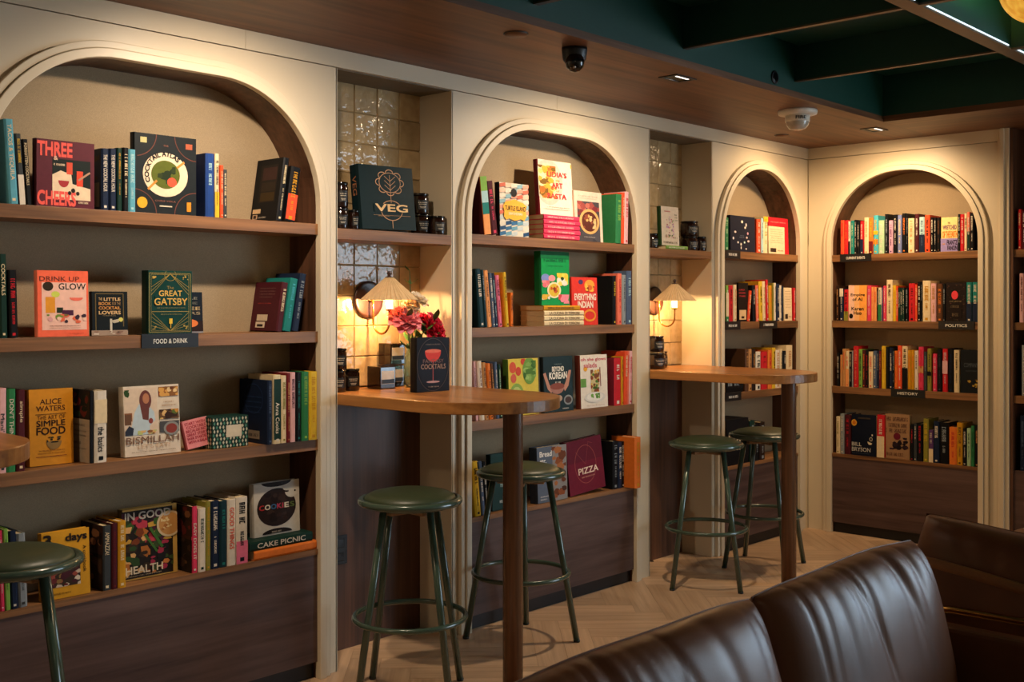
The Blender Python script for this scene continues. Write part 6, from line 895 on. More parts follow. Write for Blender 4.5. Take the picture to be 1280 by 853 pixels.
spine_book('B',0.6250,0.0114,0.2010,0.142,-0.0120,1.3250,0,'14322a','ddd2c0','-',[],'dark green spine book, seventeenth from room corner, second shelf, politics-tagged arch','books on the second shelf of the politics-tagged arch',gseed=519)
spine_book('B',0.6430,0.0164,0.2010,0.136,-0.0120,1.3250,0,'101114','8a9296','-',[],'black spine book, eighteenth from room corner, second shelf, politics-tagged arch','books on the second shelf of the politics-tagged arch',gseed=520)
spine_book('B',0.6640,0.0374,0.2270,0.151,-0.0120,1.3250,0,'c4222a','101114','-',[],'red spine book, nineteenth from room corner, second shelf, politics-tagged arch','books on the second shelf of the politics-tagged arch',gseed=521)
spine_book('B',0.7030,0.0124,0.2190,0.137,-0.0120,1.3250,0,'e0502c','e2cda4','-',[],'red-orange spine book, twentieth from room corner, second shelf, politics-tagged arch','books on the second shelf of the politics-tagged arch',gseed=522)
spine_book('B',0.7180,0.0174,0.2350,0.162,-0.0120,1.3250,0,'101114','ddd2c0','-',[],'black spine book, twenty-first from room corner, second shelf, politics-tagged arch','books on the second shelf of the politics-tagged arch',gseed=523)
spine_book('B',0.7370,0.0084,0.2330,0.138,-0.0120,1.3250,0,'101114','8a9296','-',[],'black spine book, twenty-second from room corner, second shelf, politics-tagged arch','books on the second shelf of the politics-tagged arch',gseed=524)
spine_book('B',0.7480,0.0464,0.2420,0.139,-0.0120,1.3250,0,'e2cda4','c8901c','-',[],'cream spine book, twenty-third from room corner, second shelf, politics-tagged arch','books on the second shelf of the politics-tagged arch',gseed=525)
spine_book('B',0.7980,0.0294,0.2250,0.164,-0.0120,1.3250,0,'e0aeb0','c08a54','-',[],'pale pink spine book, twenty-fourth from room corner, second shelf, politics-tagged arch','books on the second shelf of the politics-tagged arch',gseed=526)
spine_book('B',0.8330,0.0324,0.2220,0.151,-0.0120,1.3250,0,'5a3a24','e0762c','-',[],'brown spine book, twenty-fifth from room corner, second shelf, politics-tagged arch','books on the second shelf of the politics-tagged arch',gseed=527)
spine_book('B',0.8670,0.0154,0.2220,0.159,-0.0120,1.3250,0,'101114','8a9296','-',[],'black spine book, twenty-sixth from room corner, second shelf, politics-tagged arch','books on the second shelf of the politics-tagged arch',gseed=528)
spine_book('B',1.0040,0.0304,0.2290,0.137,-0.0120,1.3250,0,'1f7a74','ddd2c0','-',[(0, 0.5, '18243c')],'teal and navy spine book, twenty-eighth from room corner, second shelf, politics-tagged arch','books on the second shelf of the politics-tagged arch',gseed=529)
spine_book('B',1.0390,0.0284,0.2290,0.142,-0.0120,1.3250,0,'1f7a74','ddd2c0','-',[(0, 0.5, '18243c')],'teal and navy spine book, twenty-ninth from room corner, second shelf, politics-tagged arch','books on the second shelf of the politics-tagged arch',gseed=530)
face_book('B',0.2820,0.1180,0.2190,0.030,-0.0120,1.3250,0,0,'f2a24a','e8962c',ART['empire'],'orange front cover book, fourth from room corner, second shelf, politics-tagged arch','books on the second shelf of the politics-tagged arch',gseed=531)
face_book('B',0.8840,0.1180,0.2280,0.030,-0.0120,1.3250,0,0,'1f1614','161010',ART['ornate'],'black ornate front cover book, twenty-seventh from room corner, second shelf, politics-tagged arch','books on the second shelf of the politics-tagged arch',gseed=532)
spine_book('B',0.2030,0.0154,0.2070,0.139,-0.0120,0.9150,0,'101114','ddd2c0','-',[],'black spine book, first from room corner, third shelf, politics-tagged arch','books on the third shelf of the politics-tagged arch',gseed=566)
spine_book('B',0.2250,0.0134,0.1960,0.162,-0.0120,0.9150,0,'c08a54','e0762c','-',[],'tan spine book, second from room corner, third shelf, politics-tagged arch','books on the third shelf of the politics-tagged arch',gseed=567)
spine_book('B',0.2400,0.0194,0.2340,0.139,-0.0120,0.9150,0,'c08a54','e0502c','-',[],'tan spine book, third from room corner, third shelf, politics-tagged arch','books on the third shelf of the politics-tagged arch',gseed=568)
spine_book('B',0.2620,0.0204,0.2220,0.142,-0.0120,0.9150,0,'e2cda4','e0502c','-',[(0, 0.5, 'e89a5c')],'cream and pale orange spine book, fourth from room corner, third shelf, politics-tagged arch','books on the third shelf of the politics-tagged arch',gseed=569)
spine_book('B',0.2850,0.0154,0.2180,0.143,-0.0120,0.9150,0,'101114','e2cda4','-',[],'black spine book, fifth from room corner, third shelf, politics-tagged arch','books on the third shelf of the politics-tagged arch',gseed=570)
spine_book('B',0.3030,0.0074,0.2230,0.162,-0.0120,0.9150,0,'8a9296','ddd2c0','-',[],'grey spine book, sixth from room corner, third shelf, politics-tagged arch','books on the third shelf of the politics-tagged arch',gseed=571)
spine_book('B',0.3120,0.0324,0.2530,0.139,-0.0120,0.9150,0,'c4222a','e8745c','-',[],'red spine book, seventh from room corner, third shelf, politics-tagged arch','books on the third shelf of the politics-tagged arch',gseed=572)
spine_book('B',0.3470,0.0224,0.2340,0.163,-0.0120,0.9150,0,'7fae4c','101114','-',[],'light green spine book, eighth from room corner, third shelf, politics-tagged arch','books on the third shelf of the politics-tagged arch',gseed=573)
spine_book('B',0.3710,0.0194,0.2300,0.150,-0.0120,0.9150,0,'4a1a22','e0762c','-',[],'maroon spine book, ninth from room corner, third shelf, politics-tagged arch','books on the third shelf of the politics-tagged arch',gseed=574)
spine_book('B',0.3930,0.0144,0.2310,0.152,-0.0120,0.9150,0,'101114','c4222a','-',[],'black spine book, tenth from room corner, third shelf, politics-tagged arch','books on the third shelf of the politics-tagged arch',gseed=575)
spine_book('B',0.4110,0.0274,0.2210,0.147,-0.0120,0.9150,0,'e2cda4','e0502c','-',[],'cream spine book, eleventh from room corner, third shelf, politics-tagged arch','books on the third shelf of the politics-tagged arch',gseed=576)
spine_book('B',0.4410,0.0214,0.2270,0.158,-0.0120,0.9150,0,'4c5c78','ddd2c0','-',[],'slate blue spine book, twelfth from room corner, third shelf, politics-tagged arch','books on the third shelf of the politics-tagged arch',gseed=577)
spine_book('B',0.4650,0.0114,0.2280,0.142,-0.0120,0.9150,0,'18243c','8a9296','-',[],'navy spine book, thirteenth from room corner, third shelf, politics-tagged arch','books on the third shelf of the politics-tagged arch',gseed=578)
spine_book('B',0.4780,0.0134,0.2280,0.154,-0.0120,0.9150,0,'6a1c20','c08a54','-',[],'dark red spine book, fourteenth from room corner, third shelf, politics-tagged arch','books on the third shelf of the politics-tagged arch',gseed=579)
spine_book('B',0.4940,0.0254,0.2580,0.151,-0.0120,0.9150,0,'d8b02c','c8901c','-',[],'yellow spine book, fifteenth from room corner, third shelf, politics-tagged arch','books on the third shelf of the politics-tagged arch',gseed=580)
spine_book('B',0.5220,0.0184,0.2540,0.137,-0.0120,0.9150,0,'101114','18243c','-',[],'black spine book, sixteenth from room corner, third shelf, politics-tagged arch','books on the third shelf of the politics-tagged arch',gseed=581)
spine_book('B',0.5430,0.0194,0.2490,0.145,-0.0120,0.9150,0,'18243c','ddd2c0','-',[],'navy spine book, seventeenth from room corner, third shelf, politics-tagged arch','books on the third shelf of the politics-tagged arch',gseed=582)
spine_book('B',0.5640,0.0104,0.2450,0.160,-0.0120,0.9150,0,'101114','8a9296','-',[],'black spine book, eighteenth from room corner, third shelf, politics-tagged arch','books on the third shelf of the politics-tagged arch',gseed=583)
spine_book('B',0.5760,0.0174,0.2310,0.161,-0.0120,0.9150,0,'e0762c','c4222a','-',[],'orange spine book, nineteenth from room corner, third shelf, politics-tagged arch','books on the third shelf of the politics-tagged arch',gseed=584)
spine_book('B',0.5950,0.0254,0.2630,0.158,-0.0120,0.9150,0,'e0502c','ddd2c0','-',[],'red-orange spine book, twentieth from room corner, third shelf, politics-tagged arch','books on the third shelf of the politics-tagged arch',gseed=585)
spine_book('B',0.6230,0.0324,0.2610,0.136,-0.0120,0.9150,0,'e2cda4','101114','-',[(0, 0.5, '101114')],'cream and black spine book, twenty-first from room corner, third shelf, politics-tagged arch','books on the third shelf of the politics-tagged arch',gseed=586)
spine_book('B',0.6580,0.0194,0.2380,0.136,-0.0120,0.9150,0,'c8901c','e0762c','-',[],'mustard spine book, twenty-second from room corner, third shelf, politics-tagged arch','books on the third shelf of the politics-tagged arch',gseed=587)
spine_book('B',0.6790,0.0174,0.2390,0.149,-0.0120,0.9150,0,'c8901c','e0762c','-',[],'mustard spine book, twenty-third from room corner, third shelf, politics-tagged arch','books on the third shelf of the politics-tagged arch',gseed=588)
spine_book('B',0.6990,0.0214,0.2350,0.136,-0.0120,0.9150,0,'ddd2c0','101114','-',[],'white spine book, twenty-fourth from room corner, third shelf, politics-tagged arch','books on the third shelf of the politics-tagged arch',gseed=589)
spine_book('B',0.7230,0.0294,0.2590,0.156,-0.0120,0.9150,0,'d83a5c','c4222a','-',[(0.4, 0.56, 'c08a54')],'hot pink and tan spine book, twenty-fifth from room corner, third shelf, politics-tagged arch','books on the third shelf of the politics-tagged arch',gseed=590)
spine_book('B',0.7550,0.0174,0.2310,0.150,-0.0120,0.9150,0,'3a3f42','8a9296','-',[],'dark grey spine book, twenty-sixth from room corner, third shelf, politics-tagged arch','books on the third shelf of the politics-tagged arch',gseed=591)
spine_book('B',0.7760,0.0234,0.2510,0.150,-0.0120,0.9150,0,'8a8434','101114','-',[(0.36, 0.46, '101114')],'olive and black spine book, twenty-seventh from room corner, third shelf, politics-tagged arch','books on the third shelf of the politics-tagged arch',gseed=592)
spine_book('B',0.8090,0.0234,0.2210,0.140,-0.0120,0.9150,0,'d83a5c','e0aeb0','-',[],'hot pink spine book, twenty-eighth from room corner, third shelf, politics-tagged arch','books on the third shelf of the politics-tagged arch',gseed=593)
spine_book('B',0.8350,0.0274,0.2480,0.137,-0.0120,0.9150,0,'101114','3a3f42','-',[],'black spine book, twenty-ninth from room corner, third shelf, politics-tagged arch','books on the third shelf of the politics-tagged arch',gseed=594)
spine_book('B',0.8660,0.0294,0.2520,0.147,-0.0120,0.9150,0,'c4222a','e0aeb0','-',[(0.42, 0.72, 'e0aeb0')],'red and pale pink spine book, thirtieth from room corner, third shelf, politics-tagged arch','books on the third shelf of the politics-tagged arch',gseed=595)
spine_book('B',0.8980,0.0304,0.2540,0.147,-0.0120,0.9150,0,'101114','18243c','-',[],'black spine book, thirty-first from room corner, third shelf, politics-tagged arch','books on the third shelf of the politics-tagged arch',gseed=596)
spine_book('B',0.9330,0.0294,0.2460,0.144,-0.0120,0.9150,0,'e2cda4','101114','-',[],'cream spine book, thirty-second from room corner, third shelf, politics-tagged arch','books on the third shelf of the politics-tagged arch',gseed=597)
face_book('B',0.9690,0.1030,0.2480,0.030,-0.0100,0.9150,0,0,'14181c','0e1114',ART['company'],'black front cover book, thirty-third from room corner, third shelf, politics-tagged arch','books on the third shelf of the politics-tagged arch',gseed=598)
spine_book('B',0.1980,0.0254,0.2300,0.143,-0.0120,0.4950,0,'e2cda4','8a8434','-',[],'cream spine book, first from room corner, lowest shelf, politics-tagged arch','books on the lowest shelf of the politics-tagged arch',gseed=618)
spine_book('B',0.2260,0.0244,0.2490,0.165,-0.0120,0.4950,0,'8a9296','ddd2c0','-',[],'grey spine book, second from room corner, lowest shelf, politics-tagged arch','books on the lowest shelf of the politics-tagged arch',gseed=619)
spine_book('B',0.2550,0.0384,0.2450,0.148,-0.0120,0.4950,0,'4a1a22','c4222a','-',[],'maroon spine book, third from room corner, lowest shelf, politics-tagged arch','books on the lowest shelf of the politics-tagged arch',gseed=620)
spine_book('B',0.4650,0.0464,0.2590,0.139,-0.0120,0.4950,0,'c4222a','ddd2c0','-',[(0, 0.5, 'e2cda4')],'red and cream spine book, fifth from room corner, lowest shelf, politics-tagged arch','books on the lowest shelf of the politics-tagged arch',gseed=621)
spine_book('B',0.6740,0.0174,0.2150,0.135,-0.0120,0.4950,0,'101114','c4222a','-',[],'black spine book, seventh from room corner, lowest shelf, politics-tagged arch','books on the lowest shelf of the politics-tagged arch',gseed=622)
spine_book('B',0.6940,0.0184,0.2210,0.157,-0.0120,0.4950,0,'3a3f42','ddd2c0','-',[],'dark grey spine book, eighth from room corner, lowest shelf, politics-tagged arch','books on the lowest shelf of the politics-tagged arch',gseed=623)
spine_book('B',0.7150,0.0314,0.2230,0.159,-0.0120,0.4950,0,'101114','c4222a','-',[],'black spine book, ninth from room corner, lowest shelf, politics-tagged arch','books on the lowest shelf of the politics-tagged arch',gseed=624)
spine_book('B',0.7520,0.0304,0.2550,0.152,-0.0120,0.4950,0,'8a8434','d8b02c','-',[],'olive spine book, tenth from room corner, lowest shelf, politics-tagged arch','books on the lowest shelf of the politics-tagged arch',gseed=625)
spine_book('B',0.7850,0.0254,0.1910,0.136,-0.0120,0.4950,0,'5a3a6a','ddd2c0','-',[(0, 0.42, 'e2cda4')],'purple and cream spine book, eleventh from room corner, lowest shelf, politics-tagged arch','books on the lowest shelf of the politics-tagged arch',gseed=626)
spine_book('B',0.8130,0.0334,0.2450,0.149,-0.0120,0.4950,0,'18243c','ddd2c0','-',[],'navy spine book, twelfth from room corner, lowest shelf, politics-tagged arch','books on the lowest shelf of the politics-tagged arch',gseed=627)
spine_book('B',0.8500,0.0484,0.2410,0.155,-0.0120,0.4950,0,'101114','8a9296','-',[],'black spine book, thirteenth from room corner, lowest shelf, politics-tagged arch','books on the lowest shelf of the politics-tagged arch',gseed=628)
spine_book('B',0.9050,0.0424,0.2170,0.151,-0.0120,0.4950,0,'e0762c','c4222a','-',[],'orange spine book, fourteenth from room corner, lowest shelf, politics-tagged arch','books on the lowest shelf of the politics-tagged arch',gseed=629)
spine_book('B',0.9500,0.0314,0.2450,0.154,-0.0120,0.4950,0,'c8901c','5a3a24','-',[],'mustard spine book, fifteenth from room corner, lowest shelf, politics-tagged arch','books on the lowest shelf of the politics-tagged arch',gseed=630)
spine_book('B',0.9840,0.0204,0.2150,0.136,-0.0120,0.4950,0,'101114','ddd2c0','-',[],'black spine book, sixteenth from room corner, lowest shelf, politics-tagged arch','books on the lowest shelf of the politics-tagged arch',gseed=631)
spine_book('B',1.0070,0.0214,0.2170,0.162,-0.0120,0.4950,0,'a8c8a0','14322a','-',[],'mint spine book, seventeenth from room corner, lowest shelf, politics-tagged arch','books on the lowest shelf of the politics-tagged arch',gseed=632)
spine_book('B',1.0310,0.0184,0.2320,0.137,-0.0120,0.4950,0,'2f7a4a','14322a','-',[],'green spine book, eighteenth from room corner, lowest shelf, politics-tagged arch','books on the lowest shelf of the politics-tagged arch',gseed=633)
spine_book('B',1.0511,0.0224,0.2340,0.154,-0.0120,0.4950,0,'101114','c08a54','-',[],'black spine book, nineteenth from room corner, lowest shelf, politics-tagged arch','books on the lowest shelf of the politics-tagged arch',gseed=634)
face_book('B',0.2990,0.1610,0.2510,0.030,-0.0120,0.4950,0,0,'0f1626','1c1218',ART['bryson'],'midnight blue front cover book, fourth from room corner, lowest shelf, politics-tagged arch','books on the lowest shelf of the politics-tagged arch',gseed=635)
face_book('B',0.5050,0.1550,0.2680,0.030,0.0100,0.4950,0,0,'a07c5a','7a5c40',ART['tan'],'tan front cover book, sixth from room corner, lowest shelf, politics-tagged arch','books on the lowest shelf of the politics-tagged arch',gseed=636)
spine_book('B',1.2800,0.0214,0.2240,0.158,0.0100,1.7350,0,'c4222a','e2cda4','-',[],'red spine book, first from pilaster, top shelf, open bookcase','books on the top shelf of the open bookcase',gseed=640)
spine_book('B',1.3030,0.0234,0.2130,0.144,0.0100,1.7350,0,'4a1a22','ddd2c0','-',[],'maroon spine book, second from pilaster, top shelf, open bookcase','books on the top shelf of the open bookcase',gseed=641)
spine_book('B',1.3290,0.0274,0.2300,0.164,0.0100,1.7350,0,'18243c','ddd2c0','-',[],'navy spine book, third from pilaster, top shelf, open bookcase','books on the top shelf of the open bookcase',gseed=642)
spine_book('B',1.2890,0.0244,0.2750,0.148,0.0100,1.3250,0,'e0aeb0','4a1a22','-',[],'pale pink spine book, first from pilaster, second shelf, open bookcase','books on the second shelf of the open bookcase',gseed=645)
spine_book('B',1.3160,0.0234,0.2660,0.136,0.0100,1.3250,0,'c08a54','5a3a24','-',[],'tan spine book, second from pilaster, second shelf, open bookcase','books on the second shelf of the open bookcase',gseed=646)
spine_book('B',1.3020,0.0244,0.2830,0.142,0.0100,0.9150,0,'8a9296','ddd2c0','-',[],'grey spine book, first from pilaster, third shelf, open bookcase','books on the third shelf of the open bookcase',gseed=649)
spine_book('B',1.3290,0.0274,0.2920,0.143,0.0100,0.9150,0,'101114','ddd2c0','-',[],'black spine book, second from pilaster, third shelf, open bookcase','books on the third shelf of the open bookcase',gseed=650)
spine_book('B',1.2930,0.0254,0.3090,0.153,0.0100,0.4950,0,'18243c','4c5c78','-',[],'navy spine book, first from pilaster, lowest shelf, open bookcase','books on the lowest shelf of the open bookcase',gseed=653)
spine_book('B',1.3200,0.0234,0.3020,0.159,0.0100,0.4950,0,'101114','8a9296','-',[],'black spine book, second from pilaster, lowest shelf, open bookcase','books on the lowest shelf of the open bookcase',gseed=654)
shelf_tag('L',-4.6150,0.2130,1.325,'FOOD & DRINK','black shelf tag with white lettering under the dark green deco cover')
shelf_tag('L',-1.0080,0.1590,1.735,'-','black shelf tag on the top shelf of the narrow arch before the corner')
shelf_tag('L',-1.0080,0.1590,1.325,'-','black shelf tag below the red and cream spines in the narrow corner arch')
shelf_tag('L',-0.6280,0.2030,1.325,'-','black shelf tag below the yellow spines in the narrow corner arch')
shelf_tag('L',-1.0080,0.1680,0.915,'-','black shelf tag behind the bar table in the narrow corner arch')
shelf_tag('B',0.2290,0.2040,1.735,'CURRENT EVENTS','black current events tag below the red-orange spines')
shelf_tag('B',0.8450,0.2080,1.325,'POLITICS','black politics tag below the black ornate cover')
shelf_tag('B',0.5570,0.2080,0.915,'HISTORY','black history tag on the third shelf past the corner')

# ------------------------------------------------------------------ bar tables in the niches
TZ = 1.08
def bar_table(n0, n1, label):
    cx = (n0 + n1) / 2; r = (n1 - n0) / 2 - 0.004; yc = -0.47
    root = empty('bar_table', (cx, -0.645, 0)); tag(root, label, 'table', 'round-ended bar tables built into the niches')
    poly = [(-r, 0.19 + 0.645)] + [(r * math.cos(math.pi + math.pi * k / 32), yc + 0.645 + r * math.sin(math.pi + math.pi * k / 32)) for k in range(33)] + [(r, 0.19 + 0.645)]
    MB().prism(poly, TZ - 0.044, TZ).build('table_top', 'table_wood', root, bev=0.003)
    MB().lathe([(0.0, 0.012), (0.0375, 0.012), (0.0375, TZ - 0.045)], 28).build('post', 'post_wood', root)
    MB().lathe([(0.0, 0.0), (0.05, 0.0), (0.05, 0.008), (0.042, 0.012), (0.0, 0.012)], 28).build('floor_plate', 'dark_bronze', root)
    return root
bar_table(*NICHES[0], 'round-ended wooden bar table beyond the food-tagged arch')
bar_table(*NICHES[1], 'round-ended wooden bar table carrying the flowers and dark cocktail book')
bar_table(*NICHES[2], 'round-ended wooden bar table in the niche beside the corner arch')

# ------------------------------------------------------------------ stools
def make_stool():
    root = empty('bar_stool')
    MB().lathe([(0.0, 0.752), (0.06, 0.752), (0.11, 0.748), (0.145, 0.740), (0.163, 0.730), (0.168, 0.718), (0.160, 0.708), (0.0, 0.708)], 40).build('seat_cushion', 'stool_leather', root)
    MB().tube([(0.178 * math.cos(2 * math.pi * k / 40), 0.178 * math.sin(2 * math.pi * k / 40), 0.712) for k in range(40)], 0.0135, 12, True).build('seat_rim', 'stool_green', root)
    MB().lathe([(0.0, 0.690), (0.150, 0.690), (0.155, 0.694), (0.155, 0.708), (0.0, 0.708)], 32).build('seat_plate', 'stool_green', root)
    MB().box(-0.10, -0.022, 0.668, 0.10, 0.022, 0.690).build('cleat', 'ply', root, bev=0.002)
    MB().box(-0.022, -0.10, 0.668, 0.022, 0.10, 0.690).build('cleat', 'ply', root, bev=0.002)
    for k in range(4):
        a = k * math.pi / 2; c, s = math.cos(a), math.sin(a)
        l = MB().tube([(0.118 * c, 0.118 * s, 0.692), (0.236 * c, 0.236 * s, 0.006)], 0.0135, 12).build('leg', 'stool_green', root)
        MB().lathe([(0.0, 0.0), (0.013, 0.0), (0.0145, 0.008), (0.0, 0.012)], 12, (0.2365 * c, 0.2365 * s, 0.0)).build('glide', 'black', l)
    MB().tube([(0.203 * math.cos(2 * math.pi * k / 48), 0.203 * math.sin(2 * math.pi * k / 48), 0.29) for k in range(48)], 0.010, 10, True).build('foot_ring', 'stool_green', root)
    return root
proto = make_stool()
STOOLS = [(-3.765, -0.405, -5, 'green bar stool beside the round table that carries the flowers'),
          (-3.0, -0.256, 37, 'green bar stool in front of the arch between the niches'),
          (-1.65, -0.305, 78, 'green bar stool on the niche side of the table by the corner arch'),
          (-1.097, -0.32, 57, 'green bar stool in front of the narrow arch before the corner'),
          (-5.175, -0.325, 20, 'green bar stool beside the table beyond the food-tagged arch')]
for i, (x, y, a, lab) in enumerate(STOOLS):
    if i == 0: r_ = proto
    else:
        r_ = proto.copy(); col.objects.link(r_)
        for ch in list(proto.children):
            c = ch.copy(); col.objects.link(c); c.parent = r_
            for g in ch.children:
                d = g.copy(); col.objects.link(d); d.parent = c
    r_.location = (x, y, 0); r_.rotation_euler = (0, 0, R(a)); tag(r_, lab, 'stool', 'green bar stools')

# ------------------------------------------------------------------ wall sconces
def sconce(x, label):
    zc = 1.447; root = empty('wall_sconce', (x, 0.198, zc)); tag(root, label, 'lamp', 'pleated wall sconces')
    pl = MB().lathe([(0.0, 0.0), (0.078, 0.0), (0.08, 0.006), (0.074, 0.012), (0.062, 0.010), (0.0, 0.010)], 36).build('wall_plate', 'dark_bronze', root, (0, 0, 0), (R(90), 0, 0))
    MB().lathe([(0.0, 0.010), (0.010, 0.010), (0.010, 0.022), (0.0, 0.026)], 16).build('boss', 'brass', pl)
    yo = -0.138
    pts = [(0, -0.012, 0), (0, -0.026, 0.0), (0, -0.033, -0.006), (0, -0.035, -0.02), (0, -0.035, -0.085)]
    ym = (yo - 0.035) / 2; rr = (-0.035 - yo) / 2
    pts += [(0, ym + rr * math.cos(a), -0.09 - rr * math.sin(a)) for a in [math.pi * k / 14 for k in range(15)]]
    pts += [(0, yo, -0.06), (0, yo, -0.045)]
    MB().tube(pts, 0.0045, 10).build('arm', 'brass', root)
    MB().lathe([(0.0, -0.047), (0.013, -0.047), (0.014, -0.04), (0.0135, -0.038), (0.0, -0.038)], 16, (0, yo, 0)).build('candle_cup', 'brass', root)
    MB().lathe([(0.0, -0.038), (0.0145, -0.038), (0.0145, 0.004), (0.010, 0.012), (0.0, 0.016)], 16, (0, yo, 0)).build('bulb', 'bulb_warm', root)
    n = 160; rip = lambda j, a: (0.0028 * (0.25 + j / 6) * (1 if math.sin(a * 40) > 0 else -1))
    prof = [(0.016, 0.093), (0.034, 0.077), (0.052, 0.060), (0.070, 0.044), (0.088, 0.027), (0.105, 0.012), (0.117, 0.0)]
    MB().lathe(prof, n, (0, yo, 0), False, False, None, rip).lathe([(r - 0.002, z - 0.001) for r, z in prof], n, (0, yo, 0), False, False, None, rip).build('shade', 'shade_cloth', root, fix=False)
    MB().lathe([(0.0, 0.088), (0.018, 0.090), (0.017, 0.095), (0.006, 0.097), (0.007, 0.104), (0.010, 0.110), (0.006, 0.118), (0.0, 0.119)], 16, (0, yo, 0)).build('finial', 'dark_bronze', root)
    d = bpy.data.lights.new('sconce_lamp', 'POINT'); d.energy = SCONCE_W; d.color = (1.0, 0.60, 0.26); d.shadow_soft_size = 0.012
    o = bpy.data.objects.new('sconce_lamp', d); col.objects.link(o); o.location = (x, 0.198 + yo + 0.02, zc - 0.015)
    return root
SCONCE_W = 8.0
sconce(-3.462, 'lit brass sconce with pleated shade above the flowers')
sconce(-1.400, 'lit brass sconce with pleated shade above the bare bar table')

# ------------------------------------------------------------------ candle jars
def jar(x, y, z, r, h, label, group, square=False, lid=True):
    root = empty('candle_jar', (x, y, z + 0.0006)); tag(root, label, 'jar', group)
    if square:
        MB().box(-r, -r, 0, r, r, h).build('body', 'amber_jar', root, bev=0.004)
        MB().box(-r * 0.82, -r - 0.0008, h * 0.22, r * 0.82, -r - 0.0001, h * 0.80).build('label', 'paper_white', root)
        m = MB()
        m.box(-r * 0.82, -r - 0.0014, h * 0.24, r * 0.82, -r - 0.0009, h * 0.42, hx('3a4450')); m.build('label_print', 'print', root)
    else:
        MB().lathe([(0, 0), (r * 0.93, 0), (r, 0.006), (r, h * 0.80), (r * 0.90, h * 0.86), (r * 0.90, h * 0.88), (0, h * 0.88)], 24).build('glass', 'amber_jar', root)
        MB().lathe([(0, h * 0.885), (r * 0.97, h * 0.885), (r * 0.99, h * 0.9), (r * 0.99, h * 0.985), (r * 0.95, h), (0, h)], 24).build('lid', 'black_gloss', root)
        m = MB(); n = 12
        for k in range(n):
            a, b = R(-150 + 90 * k / n), R(-150 + 90 * (k + 1) / n); q = r + 0.0006
            m.face([(q * math.cos(a), q * math.sin(a), h * 0.2), (q * math.cos(b), q * math.sin(b), h * 0.2), (q * math.cos(b), q * math.sin(b), h * 0.66), (q * math.cos(a), q * math.sin(a), h * 0.66)])
        m.build('label', 'black', root)
        m = MB(); q = r + 0.0011
        for zz, w0, w1 in ((0.52, -140, -78), (0.44, -136, -84), (0.32, -130, -90), (0.27, -126, -94)):
            for k in range(6):
                a, b = R(w0 + (w1 - w0) * k / 6), R(w0 + (w1 - w0) * (k + 0.7) / 6)
                m.face([(q * math.cos(a), q * math.sin(a), h * zz), (q * math.cos(b), q * math.sin(b), h * zz), (q * math.cos(b), q * math.sin(b), h * (zz + 0.035)), (q * math.cos(a), q * math.sin(a), h * (zz + 0.035))], hx('b8b0a0'))
        o = m.build('label_print', 'print', root, fix=False); o['kind'] = 'stuff'
    return root
G1 = 'candle jars on the flower table'; G2 = 'candle jars on the shelf beside the dark green book'; G3 = 'candle jars beside the white flower book'; G4 = 'candle jars under the sconce on the bare table'
jar(-3.722, 0.075, TZ, 0.036, 0.086, 'black candle jar at the bottom of the two-jar stack on flower table', G1)
jar(-3.715, 0.080, TZ + 0.0872, 0.036, 0.086, 'black candle jar on top of the two-jar stack on flower table', G1)
jar(-3.636, 0.095, TZ, 0.035, 0.088, 'black candle jar standing alone next to the jar stack', G1)
jar(-3.484, 0.085, TZ, 0.042, 0.092, 'square dark box with a landscape label beside the cocktail book', G1, True)
jar(-3.385, 0.140, TZ, 0.040, 0.092, 'square dark box behind the cocktail book, under another box', G1, True)
jar(-3.380, 0.140, TZ + 0.0932, 0.040, 0.090, 'square dark box topping the pair behind the cocktail book', G1, True)
jar(-3.715, 0.06, 1.7255, 0.028, 0.085, 'black candle jar under the upper jar in the narrow gap by the dark green book', G2)
jar(-3.712, 0.06, 1.8120, 0.026, 0.100, 'tall black bottle-like jar topping the stack left of the dark green book', G2)
jar(-3.655, 0.05, 1.7255, 0.020, 0.080, 'slim black jar touching the spine of the dark green book', G2)
jar(-3.250, 0.100, 1.7255, 0.043, 0.088, 'wide black jar under another jar, beside the dark green book', G2)
jar(-3.255, 0.102, 1.8146, 0.040, 0.088, 'wide black jar stacked on top beside the dark green book', G2)
jar(-3.318, 0.155, 1.7255, 0.028, 0.115, 'black jar half hidden behind the wide jars and the dark green book', G2)
jar(-3.202, 0.045, 1.7255, 0.034, 0.080, 'smaller black jar nearest the niche edge beside wide jars', G2)
jar(-1.551, 0.100, 1.7255, 0.033, 0.085, 'black jar left of the white flower-print book', G3)
jar(-1.560, 0.155, 1.7255, 0.025, 0.160, 'tall brown jar in the back of the niche by the white flower-print book', G3)
jar(-1.218, 0.080, 1.7255, 0.044, 0.083, 'black jar under another jar, right of the white flower-print book', G3)
jar(-1.212, 0.090, 1.8095, 0.050, 0.085, 'wide black jar topping the stack right of the flower-print book', G3)
jar(-1.300, 0.130, 1.7255, 0.030, 0.083, 'black jar half hidden behind the white flower-print book', G3)
jar(-1.155, 0.050, 1.7255, 0.030, 0.083, 'narrow black jar at the niche edge by the flower-print book', G3)
jar(-1.570, 0.070, TZ, 0.054, 0.088, 'amber jar under another jar on the bare bar table', G4)
jar(-1.505, 0.115, TZ + 0.0892, 0.048, 0.086, 'amber jar stacked on top of two jars on the bare table', G4)
jar(-1.448, 0.128, TZ, 0.045, 0.088, 'amber jar beside the stacked jar on the bare bar table', G4)

